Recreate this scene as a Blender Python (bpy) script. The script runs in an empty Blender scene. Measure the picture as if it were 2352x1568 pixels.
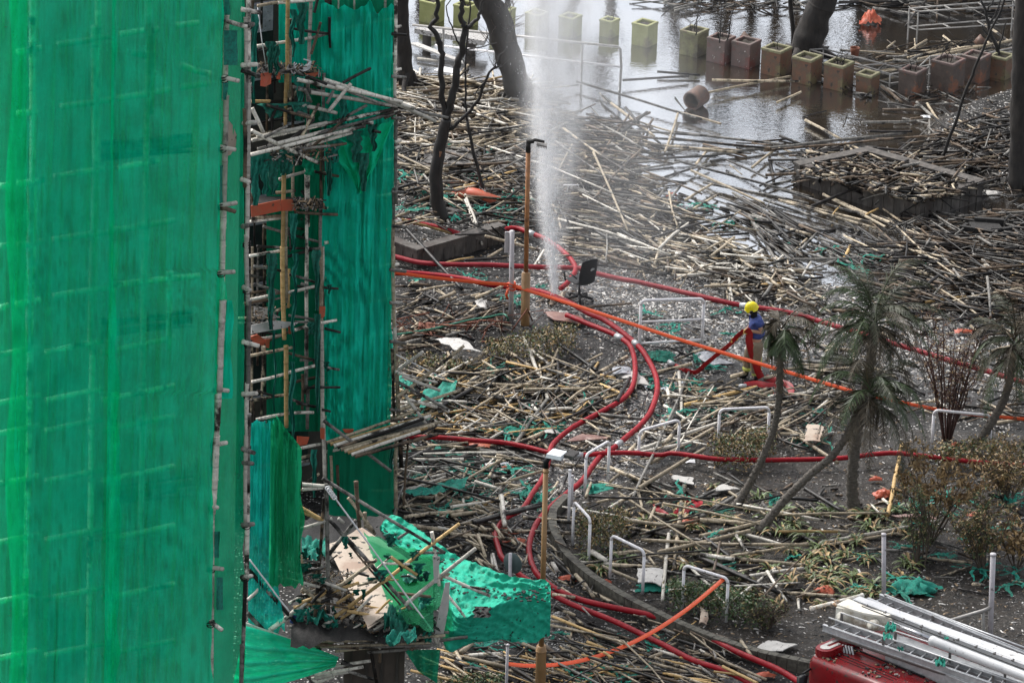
import bpy, math, random
import numpy as np
from mathutils import Vector, Matrix, noise
R = math.radians
rnd = random.Random(7)
nrs = np.random.RandomState(11)
scene = bpy.context.scene
col = scene.collection

# ---------------------------------------------------------------- camera
FPX, CX, CY = 14000.0, 1176.0, 784.0        # focal length in units of a 2352 x 1568 picture
PITCH, ROLL = R(21.7), R(1.8)
CAMH = FPX*math.sin(PITCH)/102.0
cF = Vector((0, math.cos(PITCH), -math.sin(PITCH)))
r0 = Vector((1, 0, 0)); u0 = Vector((0, math.sin(PITCH), math.cos(PITCH)))
cR = r0*math.cos(ROLL)+u0*math.sin(ROLL)
cU = -r0*math.sin(ROLL)+u0*math.cos(ROLL)
CAM = Vector((0, 0, CAMH))
cd = bpy.data.cameras.new('camera'); cam = bpy.data.objects.new('camera', cd); col.objects.link(cam)
cd.sensor_width = 36.0; cd.lens = 36.0*FPX/2352.0; cd.clip_start = 1.0; cd.clip_end = 3000.0
m3 = Matrix((cR, cU, -cF)).transposed()
cam.matrix_world = Matrix.Translation(CAM) @ m3.to_4x4()
scene.camera = cam

# ---------------------------------------------------------------- sky, sun, exposure (overcast)
SUN_EL, SUN_AZ = R(50), R(-45)
w = bpy.data.worlds.new('World'); scene.world = w; w.use_nodes = True
nt = w.node_tree; nt.nodes.clear()
sky = nt.nodes.new('ShaderNodeTexSky'); sky.sky_type = 'NISHITA'; sky.sun_disc = False
sky.sun_elevation = SUN_EL; sky.sun_rotation = SUN_AZ; sky.air_density = 1.0; sky.dust_density = 4.0; sky.ozone_density = 1.0
hs = nt.nodes.new('ShaderNodeHueSaturation'); hs.inputs['Saturation'].default_value = 0.28
bg = nt.nodes.new('ShaderNodeBackground'); bg.inputs['Strength'].default_value = 0.15
wo = nt.nodes.new('ShaderNodeOutputWorld')
nt.links.new(sky.outputs[0], hs.inputs['Color']); nt.links.new(hs.outputs[0], bg.inputs[0]); nt.links.new(bg.outputs[0], wo.inputs[0])
sl = bpy.data.lights.new('sun', 'SUN'); sl.energy = 1.5; sl.angle = R(14); sl.color = (1.0, 0.97, 0.93)
so = bpy.data.objects.new('sun', sl); col.objects.link(so)
sd = Vector((math.cos(SUN_EL)*math.sin(SUN_AZ), math.cos(SUN_EL)*math.cos(SUN_AZ), math.sin(SUN_EL)))
so.rotation_euler = sd.to_track_quat('Z', 'Y').to_euler()
scene.view_settings.view_transform = 'Standard'; scene.view_settings.look = 'None'
scene.view_settings.exposure = 0.92; scene.view_settings.gamma = 1.0
scene.cycles.transparent_max_bounces = 24
scene.cycles.volume_step_rate = 1.0
scene.cycles.volume_bounces = 2
scene.cycles.volume_max_steps = 128

# ---------------------------------------------------------------- helpers: from the photograph's pixels to places
def ray(x, y):
    return (cF + cR*((x-CX)/FPX) + cU*((CY-y)/FPX))
def G(x, y, h=0.0):                          # point at height h
    d = ray(x, y); t = (h-CAM.z)/d.z
    return CAM+d*t
def PS(x, y, s):                             # point where one metre spans s pixels
    return CAM+ray(x, y)*(FPX/s)
def plane_at(anchor, heading):               # vertical plane; heading = degrees right of the view direction
    a = R(heading); d = Vector((math.sin(a), math.cos(a), 0)); return (anchor, d, Vector((d.y, -d.x, 0)))
def W(pl, x, y, off=0.0):                    # point on a vertical plane, off metres towards the viewer
    a, d, n = pl; r = ray(x, y); t = ((a+n*off)-CAM).dot(n)/r.dot(n)
    return CAM+r*t
def proj(v):
    q = v-CAM; z = q.dot(cF); return (CX+FPX*q.dot(cR)/z, CY-FPX*q.dot(cU)/z)
C1 = lambda x, y: (890+x/3.0345, y/3.0345)
C2 = lambda x, y: (1550.4+x/2.934, y/2.934)
C3 = lambda x, y: (890+x/3.0345, 459.4+y/3.0345)
C4 = lambda x, y: (1550.4+x/2.934, 459.4+y/2.934)
C5 = lambda x, y: (1091+x/3.4133, 918.7+y/3.4133)
C6 = lambda x, y: (1607.8+x/2.5262, 947.5+y/2.5262)
C7 = lambda x, y: (516.8+x/2.9257, 1091+y/2.9257)
C8 = lambda x, y: (516.8+x/2.7307, y/2.7307)
C9 = lambda x, y: (516.8+x/2.7307, 574.2+y/2.7307)
C10 = lambda x, y: (x/1.9984, y/1.9984)
CF = lambda x, y: (1521.7+x/5.4625, 660.4+y/5.4625)
CT = lambda x, y: (1780+x/4.112, 1320.7+y/4.112)

class MB:
    def __init__(s): s.v=[]; s.f=[]; s.uv=[]; s.mi=[]
    def face(s, idx, uv=None, mi=0):
        s.f.append(tuple(idx)); s.uv.extend(uv if uv else [(0,0)]*len(idx)); s.mi.append(mi)
    def tube(s, pts, rad, n=6, mi=0, caps=True, flat=1.0, v0=0.0):
        pts = [Vector(p) for p in pts]; k = len(pts)
        if not hasattr(rad, '__len__'): rad = [rad]*k
        base = len(s.v); up = None; L = v0; Ls=[]
        for i, p in enumerate(pts):
            t = (pts[min(i+1,k-1)]-pts[max(i-1,0)])
            if t.length < 1e-9: t = Vector((0,0,1))
            t.normalize()
            if up is None:
                up = Vector((0,0,1)) if abs(t.z) < 0.9 else Vector((0,-1,0))
            a = t.cross(up)
            if a.length < 1e-6: a = t.orthogonal()
            a.normalize(); up = a.cross(t).normalized()
            if i: L += (p-pts[i-1]).length
            Ls.append(L)
            for j in range(n):
                q = 2*math.pi*j/n
                s.v.append(p+a*(math.cos(q)*rad[i])+up*(math.sin(q)*rad[i]*flat))
        for i in range(k-1):
            for j in range(n):
                j2 = (j+1) % n
                s.face((base+i*n+j, base+(i+1)*n+j, base+(i+1)*n+j2, base+i*n+j2),
                       [(j/n, Ls[i]), (j/n, Ls[i+1]), ((j+1)/n, Ls[i+1]), ((j+1)/n, Ls[i])], mi)
        if caps:
            s.face([base+j for j in range(n)], None, mi); s.face([base+(k-1)*n+j for j in range(n)][::-1], None, mi)
    def box(s, c, sx, sy, sz, rot=None, mi=0, taper=1.0):
        c = Vector(c); M = rot if rot is not None else Matrix.Identity(3); b = len(s.v)
        for dz in (-1, 1):
            k = taper if dz > 0 else 1.0
            for dx, dy in ((-1,-1),(1,-1),(1,1),(-1,1)):
                s.v.append(c+M@Vector((dx*sx/2*k, dy*sy/2*k, dz*sz/2)))
        for q in ((3,2,1,0),(4,5,6,7),(0,1,5,4),(1,2,6,5),(2,3,7,6),(3,0,4,7)):
            s.face([b+i for i in q], [(0,0),(1,0),(1,1),(0,1)], mi)
    def prism(s, poly, thick, mi=0):          # poly: list of 3-D points, thickened downwards/along its normal
        poly = [Vector(p) for p in poly]; n = len(poly)
        nn = Vector((0,0,0))
        for i in range(n): nn += (poly[i]-poly[0]).cross(poly[(i+1)%n]-poly[0])
        nn.normalize(); b = len(s.v)
        for p in poly: s.v.append(p)
        for p in poly: s.v.append(p-nn*thick)
        s.face(range(b, b+n), None, mi); s.face([b+n+i for i in range(n)][::-1], None, mi)
        for i in range(n):
            j = (i+1) % n; s.face((b+i, b+n+i, b+n+j, b+j), None, mi)
    def grid(s, P, mi=0, uvs=1.0):            # P[row][col] of points
        b = len(s.v); nr = len(P); nc = len(P[0])
        for row in P:
            for p in row: s.v.append(Vector(p))
        for i in range(nr-1):
            for j in range(nc-1):
                s.face((b+i*nc+j, b+i*nc+j+1, b+(i+1)*nc+j+1, b+(i+1)*nc+j),
                       [(j/nc*uvs, i/nr*uvs), ((j+1)/nc*uvs, i/nr*uvs), ((j+1)/nc*uvs, (i+1)/nr*uvs), (j/nc*uvs, (i+1)/nr*uvs)], mi)
    def lathe(s, o, prof, n=16, axis=Vector((0,0,1)), mi=0):
        axis = Vector(axis).normalized(); a = axis.orthogonal().normalized(); c = axis.cross(a); b = len(s.v)
        for r_, h in prof:
            for j in range(n):
                q = 2*math.pi*j/n; s.v.append(Vector(o)+axis*h+a*(r_*math.cos(q))+c*(r_*math.sin(q)))
        for i in range(len(prof)-1):
            for j in range(n):
                j2 = (j+1)%n; s.face((b+i*n+j, b+i*n+j2, b+(i+1)*n+j2, b+(i+1)*n+j), None, mi)
    def build(s, name, mats, parent=None, smooth=True, loc=None):
        me = bpy.data.meshes.new(name)
        o0 = Vector(loc) if loc is not None else Vector((0,0,0))
        me.from_pydata([tuple(v-o0) for v in s.v], [], s.f)
        uv = me.uv_layers.new(name='UVMap'); uv.data.foreach_set('uv', np.array(s.uv, dtype=np.float32).ravel())
        if not isinstance(mats, (list, tuple)): mats = [mats]
        for m in mats: me.materials.append(m)
        me.polygons.foreach_set('material_index', s.mi)
        me.polygons.foreach_set('use_smooth', [smooth]*len(s.f))
        me.update(); me.validate()
        o = bpy.data.objects.new(name, me); col.objects.link(o)
        o.location = o0
        if parent is not None:
            o.parent = parent; o.location = o0-parent['_w'] if '_w' in parent else o0
        return o
ORG = {}
def thing(name, label, cat, loc, group=None):
    o = bpy.data.objects.new(name, None); col.objects.link(o); o.location = loc; o.empty_display_size = 0.2
    ORG[o.name] = Vector(loc); o['label'] = label; o['category'] = cat
    if group: o['group'] = group
    return o
def part(mb, name, mat, parent, smooth=True, label=None, kind=None):
    """child mesh; vertices given in world coordinates"""
    org = ORG[parent.name]
    o = mb.build(name, mat, None, smooth, loc=org)
    o.parent = parent; o.location = (0,0,0); ORG[o.name] = org
    if label: o['label'] = label
    if kind: o['kind'] = kind
    return o
def single(mb, name, mat, label, cat, loc, group=None, smooth=True, kind=None):
    o = mb.build(name, mat, None, smooth, loc=loc); ORG[o.name] = Vector(loc)
    if kind: o['kind'] = kind
    if label: o['label'] = label
    if cat: o['category'] = cat
    if group: o['group'] = group
    return o
def struct(mb, name, mat, smooth=True):
    o = mb.build(name, mat, None, smooth); o['kind'] = 'structure'; return o

# ---------------------------------------------------------------- materials
def _n(nt, t, **kw):
    n = nt.nodes.new(t)
    for k, v in kw.items(): setattr(n, k, v)
    return n
def ramp(nt, fac, stops, interp='LINEAR'):
    r = nt.nodes.new('ShaderNodeValToRGB'); r.color_ramp.interpolation = interp
    e = r.color_ramp.elements
    while len(e) < len(stops): e.new(0.5)
    for i, (p, c) in enumerate(stops):
        e[i].position = p; e[i].color = (c[0], c[1], c[2], 1) if hasattr(c, '__len__') else (c, c, c, 1)
    nt.links.new(fac, r.inputs[0]); return r.outputs[0]
def noisetex(nt, vec, scale, detail=4, rough=0.6, dist=0.0):
    n = nt.nodes.new('ShaderNodeTexNoise'); n.inputs['Scale'].default_value = scale
    n.inputs['Detail'].default_value = detail; n.inputs['Roughness'].default_value = rough; n.inputs['Distortion'].default_value = dist
    if vec is not None: nt.links.new(vec, n.inputs['Vector'])
    return n.outputs[0]
def mixc(nt, f, a, b, mode='MIX'):
    m = nt.nodes.new('ShaderNodeMix'); m.data_type = 'RGBA'; m.blend_type = mode
    for i, v in ((0, f), (6, a), (7, b)):
        if hasattr(v, 'is_linked') or isinstance(v, bpy.types.NodeSocket): nt.links.new(v, m.inputs[i])
        elif i == 0: m.inputs[i].default_value = v
        else: m.inputs[i].default_value = (v[0], v[1], v[2], 1)
    return m.outputs[2]
def mth(nt, op, a, b=0.0):
    m = nt.nodes.new('ShaderNodeMath'); m.operation = op
    for i, v in ((0, a), (1, b)):
        if isinstance(v, bpy.types.NodeSocket): nt.links.new(v, m.inputs[i])
        else: m.inputs[i].default_value = v
    return m.outputs[0]
def newmat(name):
    m = bpy.data.materials.new(name); m.use_nodes = True; nt = m.node_tree
    b = nt.nodes['Principled BSDF']; return m, nt, b
def pm(name, c1, c2=None, scale=8.0, rough=0.6, bump=0.0, metal=0.0, spec=0.5, c3=None, contrast=(0.35, 0.65), rvar=0.1, flecks=None, coord='Object', isl=0.0, stretch=None):
    m, nt, b = newmat(name)
    tc = _n(nt, 'ShaderNodeTexCoord'); vec = tc.outputs[coord]
    if stretch:
        mp = _n(nt, 'ShaderNodeMapping'); mp.inputs['Scale'].default_value = stretch; nt.links.new(vec, mp.inputs['Vector']); vec = mp.outputs[0]
    c2 = c2 or c1
    nz = noisetex(nt, vec, scale, 6, 0.65)
    cc = ramp(nt, nz, [(contrast[0], c1), (contrast[1], c2)])
    if c3:
        nz2 = noisetex(nt, vec, scale*0.31, 5, 0.7); f = ramp(nt, nz2, [(0.52, 0), (0.62, 1)])
        cc = mixc(nt, f, cc, c3)
    if flecks:
        nz3 = noisetex(nt, vec, flecks[1], 3, 0.5); f = ramp(nt, nz3, [(flecks[2], 0), (flecks[2]+0.03, 1)])
        cc = mixc(nt, f, cc, flecks[0])
    if isl:
        g = _n(nt, 'ShaderNodeNewGeometry'); v = mth(nt, 'MULTIPLY_ADD', g.outputs['Random Per Island'], isl)
        v.node.inputs[2].default_value = 1.0-isl*0.5
        cc = mixc(nt, 1.0, cc, (1,1,1), 'MULTIPLY'); mul = cc.node; nt.links.new(v, mul.inputs[7])
    nt.links.new(cc, b.inputs['Base Color'])
    rr = ramp(nt, nz, [(0.3, max(0.02, rough-rvar)), (0.7, min(1, rough+rvar))]); nt.links.new(rr, b.inputs['Roughness'])
    b.inputs['Metallic'].default_value = metal; b.inputs['Specular IOR Level'].default_value = spec
    if bump:
        bp = _n(nt, 'ShaderNodeBump'); bp.inputs['Strength'].default_value = bump; bp.inputs['Distance'].default_value = 0.02
        nt.links.new(nz, bp.inputs['Height']); nt.links.new(bp.outputs[0], b.inputs['Normal'])
    return m
def bamboo(name, c1, c2, char, amt, rough=0.5):
    m, nt, b = newmat(name)
    tc = _n(nt, 'ShaderNodeTexCoord'); uv = _n(nt, 'ShaderNodeSeparateXYZ'); nt.links.new(tc.outputs['UV'], uv.inputs[0])
    oi = _n(nt, 'ShaderNodeObjectInfo'); g = _n(nt, 'ShaderNodeNewGeometry')
    rv = mth(nt, 'FRACT', mth(nt, 'ADD', g.outputs['Random Per Island'], oi.outputs['Random']))
    nz = noisetex(nt, tc.outputs['Object'], 1.7, 6, 0.7); nz2 = noisetex(nt, tc.outputs['Object'], 14, 4, 0.6)
    c = ramp(nt, nz2, [(0.3, c1), (0.7, c2)])
    c = mixc(nt, 1.0, c, (1,1,1), 'MULTIPLY'); v = mth(nt, 'MULTIPLY_ADD', rv, 0.75); v.node.inputs[2].default_value = 0.6
    nt.links.new(v, c.node.inputs[7])
    f = ramp(nt, mth(nt, 'ADD', nz, mth(nt, 'MULTIPLY', rv, 0.16)), [(0.66-amt, 0), (0.76-amt, 1)])
    c = mixc(nt, f, c, char)
    k = mth(nt, 'FRACT', mth(nt, 'MULTIPLY', mth(nt, 'ADD', uv.outputs[1], rv), 2.9))
    ring = ramp(nt, k, [(0.0, 1), (0.05, 0), (0.95, 0), (1.0, 0.5)])
    c = mixc(nt, mth(nt, 'MULTIPLY', ring, 0.75), c, tuple(x*0.25 for x in c1))
    nt.links.new(c, b.inputs['Base Color']); b.inputs['Roughness'].default_value = rough*1.0
    b.inputs['Specular IOR Level'].default_value = 0.25
    return m
BM = {
 'tan':   bamboo('bamboo_tan', (0.27,0.215,0.145), (0.56,0.48,0.355), (0.018,0.015,0.013), 0.08),
 'pale':  bamboo('bamboo_pale', (0.46,0.43,0.375), (0.74,0.70,0.62), (0.03,0.025,0.022), 0.03),
 'grey':  bamboo('bamboo_grey', (0.12,0.115,0.105), (0.28,0.265,0.24), (0.014,0.013,0.012), 0.10),
 'brown': bamboo('bamboo_brown', (0.09,0.065,0.045), (0.20,0.145,0.10), (0.012,0.010,0.009), 0.12),
 'black': bamboo('bamboo_charred', (0.018,0.016,0.015), (0.045,0.04,0.038), (0.01,0.01,0.01), 0.1, 0.4),
 'gold':  bamboo('bamboo_golden', (0.38,0.24,0.09), (0.52,0.37,0.18), (0.10,0.06,0.03), -0.06),
}
TONES = list(BM.keys())
def net(name, c, cov, back=None, seed=0.0):
    m, nt, b = newmat(name); nt.nodes.remove(b)
    tc = _n(nt, 'ShaderNodeTexCoord'); mp = _n(nt, 'ShaderNodeMapping'); mp.inputs['Scale'].default_value = (1,1,0.12); mp.inputs['Location'].default_value = (seed,0,0)
    nt.links.new(tc.outputs['Object'], mp.inputs['Vector'])
    nz = noisetex(nt, mp.outputs[0], 5, 6, 0.7); nz2 = noisetex(nt, tc.outputs['Object'], 3.0, 5, 0.7)
    cc = ramp(nt, nz, [(0.3, tuple(x*0.84 for x in c)), (0.7, tuple(min(1, x*1.12) for x in c))])
    d = _n(nt, 'ShaderNodeBsdfDiffuse'); t = _n(nt, 'ShaderNodeBsdfTranslucent'); tr = _n(nt, 'ShaderNodeBsdfTransparent')
    nt.links.new(cc, d.inputs[0]); nt.links.new(cc, t.inputs[0]); tr.inputs[0].default_value = (0.32, 1.0, 0.68, 1)
    m1 = _n(nt, 'ShaderNodeMixShader'); m1.inputs[0].default_value = 0.16; nt.links.new(d.outputs[0], m1.inputs[1]); nt.links.new(t.outputs[0], m1.inputs[2])
    m2 = _n(nt, 'ShaderNodeMixShader'); fac = ramp(nt, nz2, [(0.3, cov-0.07), (0.7, cov+0.07)]); nt.links.new(fac, m2.inputs[0])
    nt.links.new(tr.outputs[0], m2.inputs[1]); nt.links.new(m1.outputs[0], m2.inputs[2])
    nt.links.new(m2.outputs[0], nt.nodes['Material Output'].inputs[0]); return m
M = {}
M['net_main'] = net('green_net', (0.006,0.90,0.50), 0.50)
M['net_teal'] = net('teal_net', (0.012,0.66,0.46), 0.80, seed=3)
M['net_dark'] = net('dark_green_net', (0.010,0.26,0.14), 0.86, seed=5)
M['net_scrap'] = pm('net_scrap_fabric', (0.007,0.11,0.085), (0.012,0.25,0.18), 20, 0.85, 0.3, isl=0.5)
M['net_burnt'] = pm('burnt_net_fabric', (0.008,0.06,0.045), (0.012,0.20,0.14), 18, 0.85, 0.3)
M['tarp'] = pm('green_tarpaulin', (0.010,0.28,0.18), (0.020,0.42,0.28), 7, 0.70, 0.5, spec=0.25, flecks=((0.015,0.02,0.02), 9, 0.66))
M['white_paint'] = pm('white_paint', (0.62,0.60,0.62), (0.76,0.75,0.76), 12, 0.45, flecks=((0.12,0.11,0.10), 16, 0.68))
M['rusty_white'] = pm('rust_stained_white_paint', (0.55,0.48,0.36), (0.78,0.76,0.70), 9, 0.5, c3=(0.30,0.16,0.07))
M['truck_white'] = pm('truck_white_paint', (0.46,0.47,0.48), (0.56,0.56,0.56), 3, 0.35, flecks=((0.16,0.14,0.12), 11, 0.66))
M['cream_metal'] = pm('stained_cream_metal', (0.62,0.58,0.48), (0.74,0.72,0.66), 5, 0.45, c3=(0.30,0.22,0.13))
M['alu'] = pm('aluminium', (0.34,0.35,0.36), (0.48,0.49,0.50), 10, 0.38, metal=0.35)
M['alu_dark'] = pm('dull_dark_aluminium', (0.10,0.095,0.09), (0.17,0.16,0.155), 10, 0.45, metal=0.3)
M['chrome'] = pm('steel_rod', (0.5,0.5,0.52), None, 5, 0.12, metal=1.0)
M['truck_red'] = pm('dirty_red_paint', (0.15,0.004,0.007), (0.11,0.003,0.005), 2.2, 0.30, spec=0.35, flecks=((0.03,0.02,0.018), 13, 0.60), c3=(0.08,0.006,0.007))
M['cab_panel'] = pm('dirty_red_paint_flat', (0.20,0.008,0.012), (0.15,0.008,0.010), 4, 0.3)
M['glass'] = pm('dark_glass', (0.02,0.025,0.025), (0.03,0.04,0.04), 3, 0.08)
M['black_plastic'] = pm('black_plastic', (0.005,0.005,0.006), (0.010,0.010,0.012), 12, 0.5, spec=0.25)
M['mesh_black'] = pm('black_fabric', (0.005,0.006,0.008), (0.010,0.011,0.014), 60, 0.8, spec=0.2)
M['seat_grey'] = pm('wet_seat_fabric', (0.012,0.013,0.016), (0.022,0.024,0.028), 20, 0.7, spec=0.25)
M['rust_post'] = pm('scorched_brown_paint', (0.26,0.115,0.045), (0.42,0.19,0.075), 5, 0.5, c3=(0.10,0.05,0.03))
M['brown_post'] = pm('brown_paint', (0.24,0.135,0.055), (0.31,0.18,0.08), 4, 0.45)
M['grey_post'] = pm('grey_paint', (0.38,0.36,0.38), (0.52,0.50,0.52), 7, 0.5, flecks=((0.12,0.10,0.10), 12, 0.66))
M['weave'] = None
M['hose'] = pm('red_hose', (0.30,0.004,0.012), (0.20,0.004,0.010), 6, 0.50, 0.2, spec=0.25, flecks=((0.15,0.05,0.05), 10, 0.66))
M['hose_pale'] = pm('dusty_red_hose', (0.26,0.022,0.030), (0.20,0.010,0.018), 4, 0.55, 0.2, spec=0.25)
M['flat_hose'] = pm('flat_red_hose', (0.36,0.006,0.010), (0.28,0.007,0.010), 6, 0.42, 0.3)
M['tape'] = pm('orange_tape', (0.66,0.065,0.010), (0.60,0.08,0.014), 4, 0.5)
M['orange'] = pm('orange_plastic_sheet', (0.46,0.07,0.03), (0.36,0.10,0.05), 6, 0.55, 0.2, flecks=((0.10,0.05,0.03), 10, 0.66))
M['concrete'] = pm('stained_concrete', (0.035,0.031,0.028), (0.12,0.108,0.097), 6, 0.8, 0.4, c3=(0.045,0.035,0.03), stretch=(1,1,0.35))
M['kerb'] = pm('mossy_kerb', (0.05,0.047,0.037), (0.13,0.122,0.10), 9, 0.8, 0.4, c3=(0.03,0.027,0.022))
M['pl_yellow'] = pm('yellow_green_planter', (0.22,0.23,0.085), (0.29,0.30,0.13), 3, 0.7, 0.2, c3=(0.15,0.14,0.08))
M['pl_yellow2'] = pm('scorched_yellow_planter', (0.19,0.19,0.09), (0.11,0.10,0.065), 4, 0.75, 0.3, c3=(0.09,0.08,0.06))
M['pl_pink'] = pm('scorched_pink_planter', (0.16,0.11,0.10), (0.12,0.10,0.09), 5, 0.8, 0.3, c3=(0.17,0.07,0.06), flecks=((0.40,0.36,0.34), 9, 0.68))
M['pl_rust'] = pm('scorched_rust_planter', (0.15,0.07,0.04), (0.10,0.075,0.055), 5, 0.8, 0.3, c3=(0.14,0.12,0.06), flecks=((0.05,0.04,0.035), 8, 0.64))
M['pl_grey'] = pm('sooty_grey_planter', (0.07,0.052,0.045), (0.11,0.088,0.075), 6, 0.8, 0.3, c3=(0.22,0.09,0.05))
M['pl_rim'] = pm('planter_rim', (0.22,0.22,0.12), (0.14,0.12,0.08), 6, 0.8, 0.2)
M['soil'] = pm('dark_soil', (0.02,0.016,0.013), (0.06,0.05,0.04), 14, 0.95, 0.6)
M['char_wood'] = pm('charred_bark', (0.008,0.008,0.008), (0.026,0.023,0.021), 16, 0.65, 0.8, stretch=(1,1,0.3))
M['char_trunk'] = pm('sooty_trunk_bark', (0.010,0.009,0.0085), (0.036,0.031,0.028), 10, 0.85, 0.8, stretch=(1,1,0.35))
M['wood_split'] = pm('split_wood', (0.30,0.16,0.09), (0.18,0.09,0.05), 9, 0.8)
M['palm_trunk'] = pm('ringed_palm_bark', (0.06,0.05,0.042), (0.16,0.145,0.125), 14, 0.85, 0.9, stretch=(1,1,2.2))
M['palm_leaf'] = pm('palm_leaf', (0.022,0.045,0.014), (0.055,0.085,0.03), 4, 0.5, isl=0.9)
M['palm_dry'] = pm('scorched_palm_leaf', (0.08,0.06,0.034), (0.045,0.038,0.024), 5, 0.6, isl=0.9)
M['palm_mid'] = pm('dull_palm_leaf', (0.025,0.036,0.016), (0.055,0.058,0.03), 5, 0.6, isl=0.9)
M['leaf_dry'] = pm('dry_leaf', (0.34,0.23,0.10), (0.22,0.14,0.07), 12, 0.6, isl=0.9)
M['leaf_olive'] = pm('wilted_olive_leaf', (0.10,0.085,0.025), (0.16,0.13,0.05), 9, 0.55, isl=1.0)
M['leaf_green'] = pm('hedge_leaf', (0.03,0.07,0.02), (0.06,0.11,0.035), 9, 0.5, isl=1.0)
M['leaf_lily'] = pm('strappy_leaf', (0.06,0.11,0.025), (0.13,0.16,0.05), 9, 0.5, isl=0.9)
M['leaf_gold'] = pm('golden_dry_leaf', (0.36,0.25,0.11), (0.26,0.17,0.08), 9, 0.6, isl=0.7)
M['twig_red'] = pm('red_brown_twig', (0.08,0.035,0.028), (0.05,0.025,0.02), 9, 0.8, isl=0.8)
M['bark'] = pm('thin_bark', (0.06,0.045,0.035), (0.11,0.085,0.065), 14, 0.85, 0.4)
M['board'] = pm('pale_board', (0.36,0.29,0.23), (0.44,0.37,0.30), 3, 0.75, 0.1, flecks=((0.05,0.045,0.04), 6, 0.62), c3=(0.28,0.20,0.15))
M['board_white'] = pm('sodden_white_board', (0.36,0.35,0.33), (0.48,0.465,0.44), 6, 0.6, 0.1, flecks=((0.07,0.06,0.055), 12, 0.66))
M['board_grey'] = pm('wet_grey_board', (0.20,0.21,0.23), (0.34,0.35,0.38), 4, 0.25, 0.1, flecks=((0.10,0.09,0.085), 11, 0.66))
M['board_brown'] = pm('sodden_brown_board', (0.16,0.07,0.06), (0.24,0.14,0.11), 4, 0.4, 0.2)
M['char'] = pm('charcoal_debris', (0.006,0.006,0.006), (0.022,0.020,0.019), 20, 0.8, 0.9, flecks=((0.13,0.12,0.11), 30, 0.70))
M['rubble'] = pm('grey_rubble', (0.08,0.075,0.07), (0.22,0.21,0.20), 9, 0.8, 0.7, flecks=((0.03,0.03,0.03), 9, 0.58))
M['white'] = pm('white_plastic', (0.72,0.73,0.75), None, 5, 0.5)
M['rope'] = pm('white_rope', (0.62,0.62,0.64), (0.72,0.72,0.72), 40, 0.7, 0.3)
M['wall'] = pm('sooty_wall', (0.035,0.032,0.028), (0.075,0.065,0.055), 2.5, 0.85, 0.2, c3=(0.02,0.018,0.016))
M['wall_grey'] = pm('render_wall', (0.20,0.26,0.23), (0.30,0.36,0.33), 1.2, 0.85, 0.1, c3=(0.13,0.17,0.15))
M['door_wall'] = pm('brown_hoarding', (0.055,0.042,0.034), (0.085,0.068,0.055), 3, 0.7)
M['skin'] = pm('skin', (0.42,0.22,0.14), (0.46,0.26,0.17), 9, 0.5)
M['helmet'] = pm('yellow_helmet', (0.80,0.72,0.01), (0.78,0.62,0.01), 3, 0.25)
M['blue'] = pm('blue_shirt', (0.035,0.055,0.20), (0.045,0.075,0.26), 12, 0.8, 0.3)
M['khaki'] = pm('khaki_trousers', (0.19,0.145,0.10), (0.25,0.20,0.135), 9, 0.85, 0.3)
M['hiviz'] = pm('reflective_yellow_band', (0.60,0.66,0.10), (0.70,0.72,0.25), 9, 0.5)
M['glove'] = pm('tan_glove', (0.50,0.30,0.06), (0.58,0.38,0.12), 12, 0.7)
M['boot'] = pm('black_boot', (0.012,0.012,0.014), (0.02,0.02,0.022), 9, 0.4)
M['mask'] = pm('teal_mask', (0.05,0.30,0.28), None, 9, 0.6)
M['lampgrey'] = pm('lamp_head_grey', (0.62,0.66,0.68), (0.70,0.74,0.76), 6, 0.4)
M['signback'] = pm('sign_back', (0.055,0.085,0.085), (0.08,0.12,0.12), 4, 0.5)
M['rustmetal'] = pm('rusty_metal', (0.10,0.03,0.018), (0.18,0.06,0.03), 9, 0.8, 0.5)
M['terrazzo'] = pm('terrazzo', (0.30,0.29,0.28), (0.46,0.45,0.43), 14, 0.5, flecks=((0.08,0.07,0.06), 20, 0.56))
M['greenpipe'] = pm('green_pipe', (0.02,0.14,0.09), (0.03,0.2,0.13), 9, 0.5)
M['clay'] = pm('clay_pipe', (0.14,0.07,0.045), (0.07,0.055,0.05), 6, 0.6, 0.2)
M['frame_grey'] = pm('wet_grey_tube', (0.20,0.19,0.18), (0.34,0.33,0.31), 8, 0.35)
M['chips'] = [pm('chip_white', (0.62,0.60,0.57), (0.45,0.43,0.40), 9, 0.5, isl=0.8), pm('chip_grey', (0.14,0.13,0.125), (0.26,0.25,0.235), 9, 0.5, isl=0.8),
              pm('chip_brown', (0.15,0.10,0.06), (0.26,0.19,0.12), 9, 0.7, isl=0.8), pm('chip_black', (0.012,0.012,0.012), (0.03,0.028,0.026), 9, 0.6, isl=0.8)]
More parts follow.
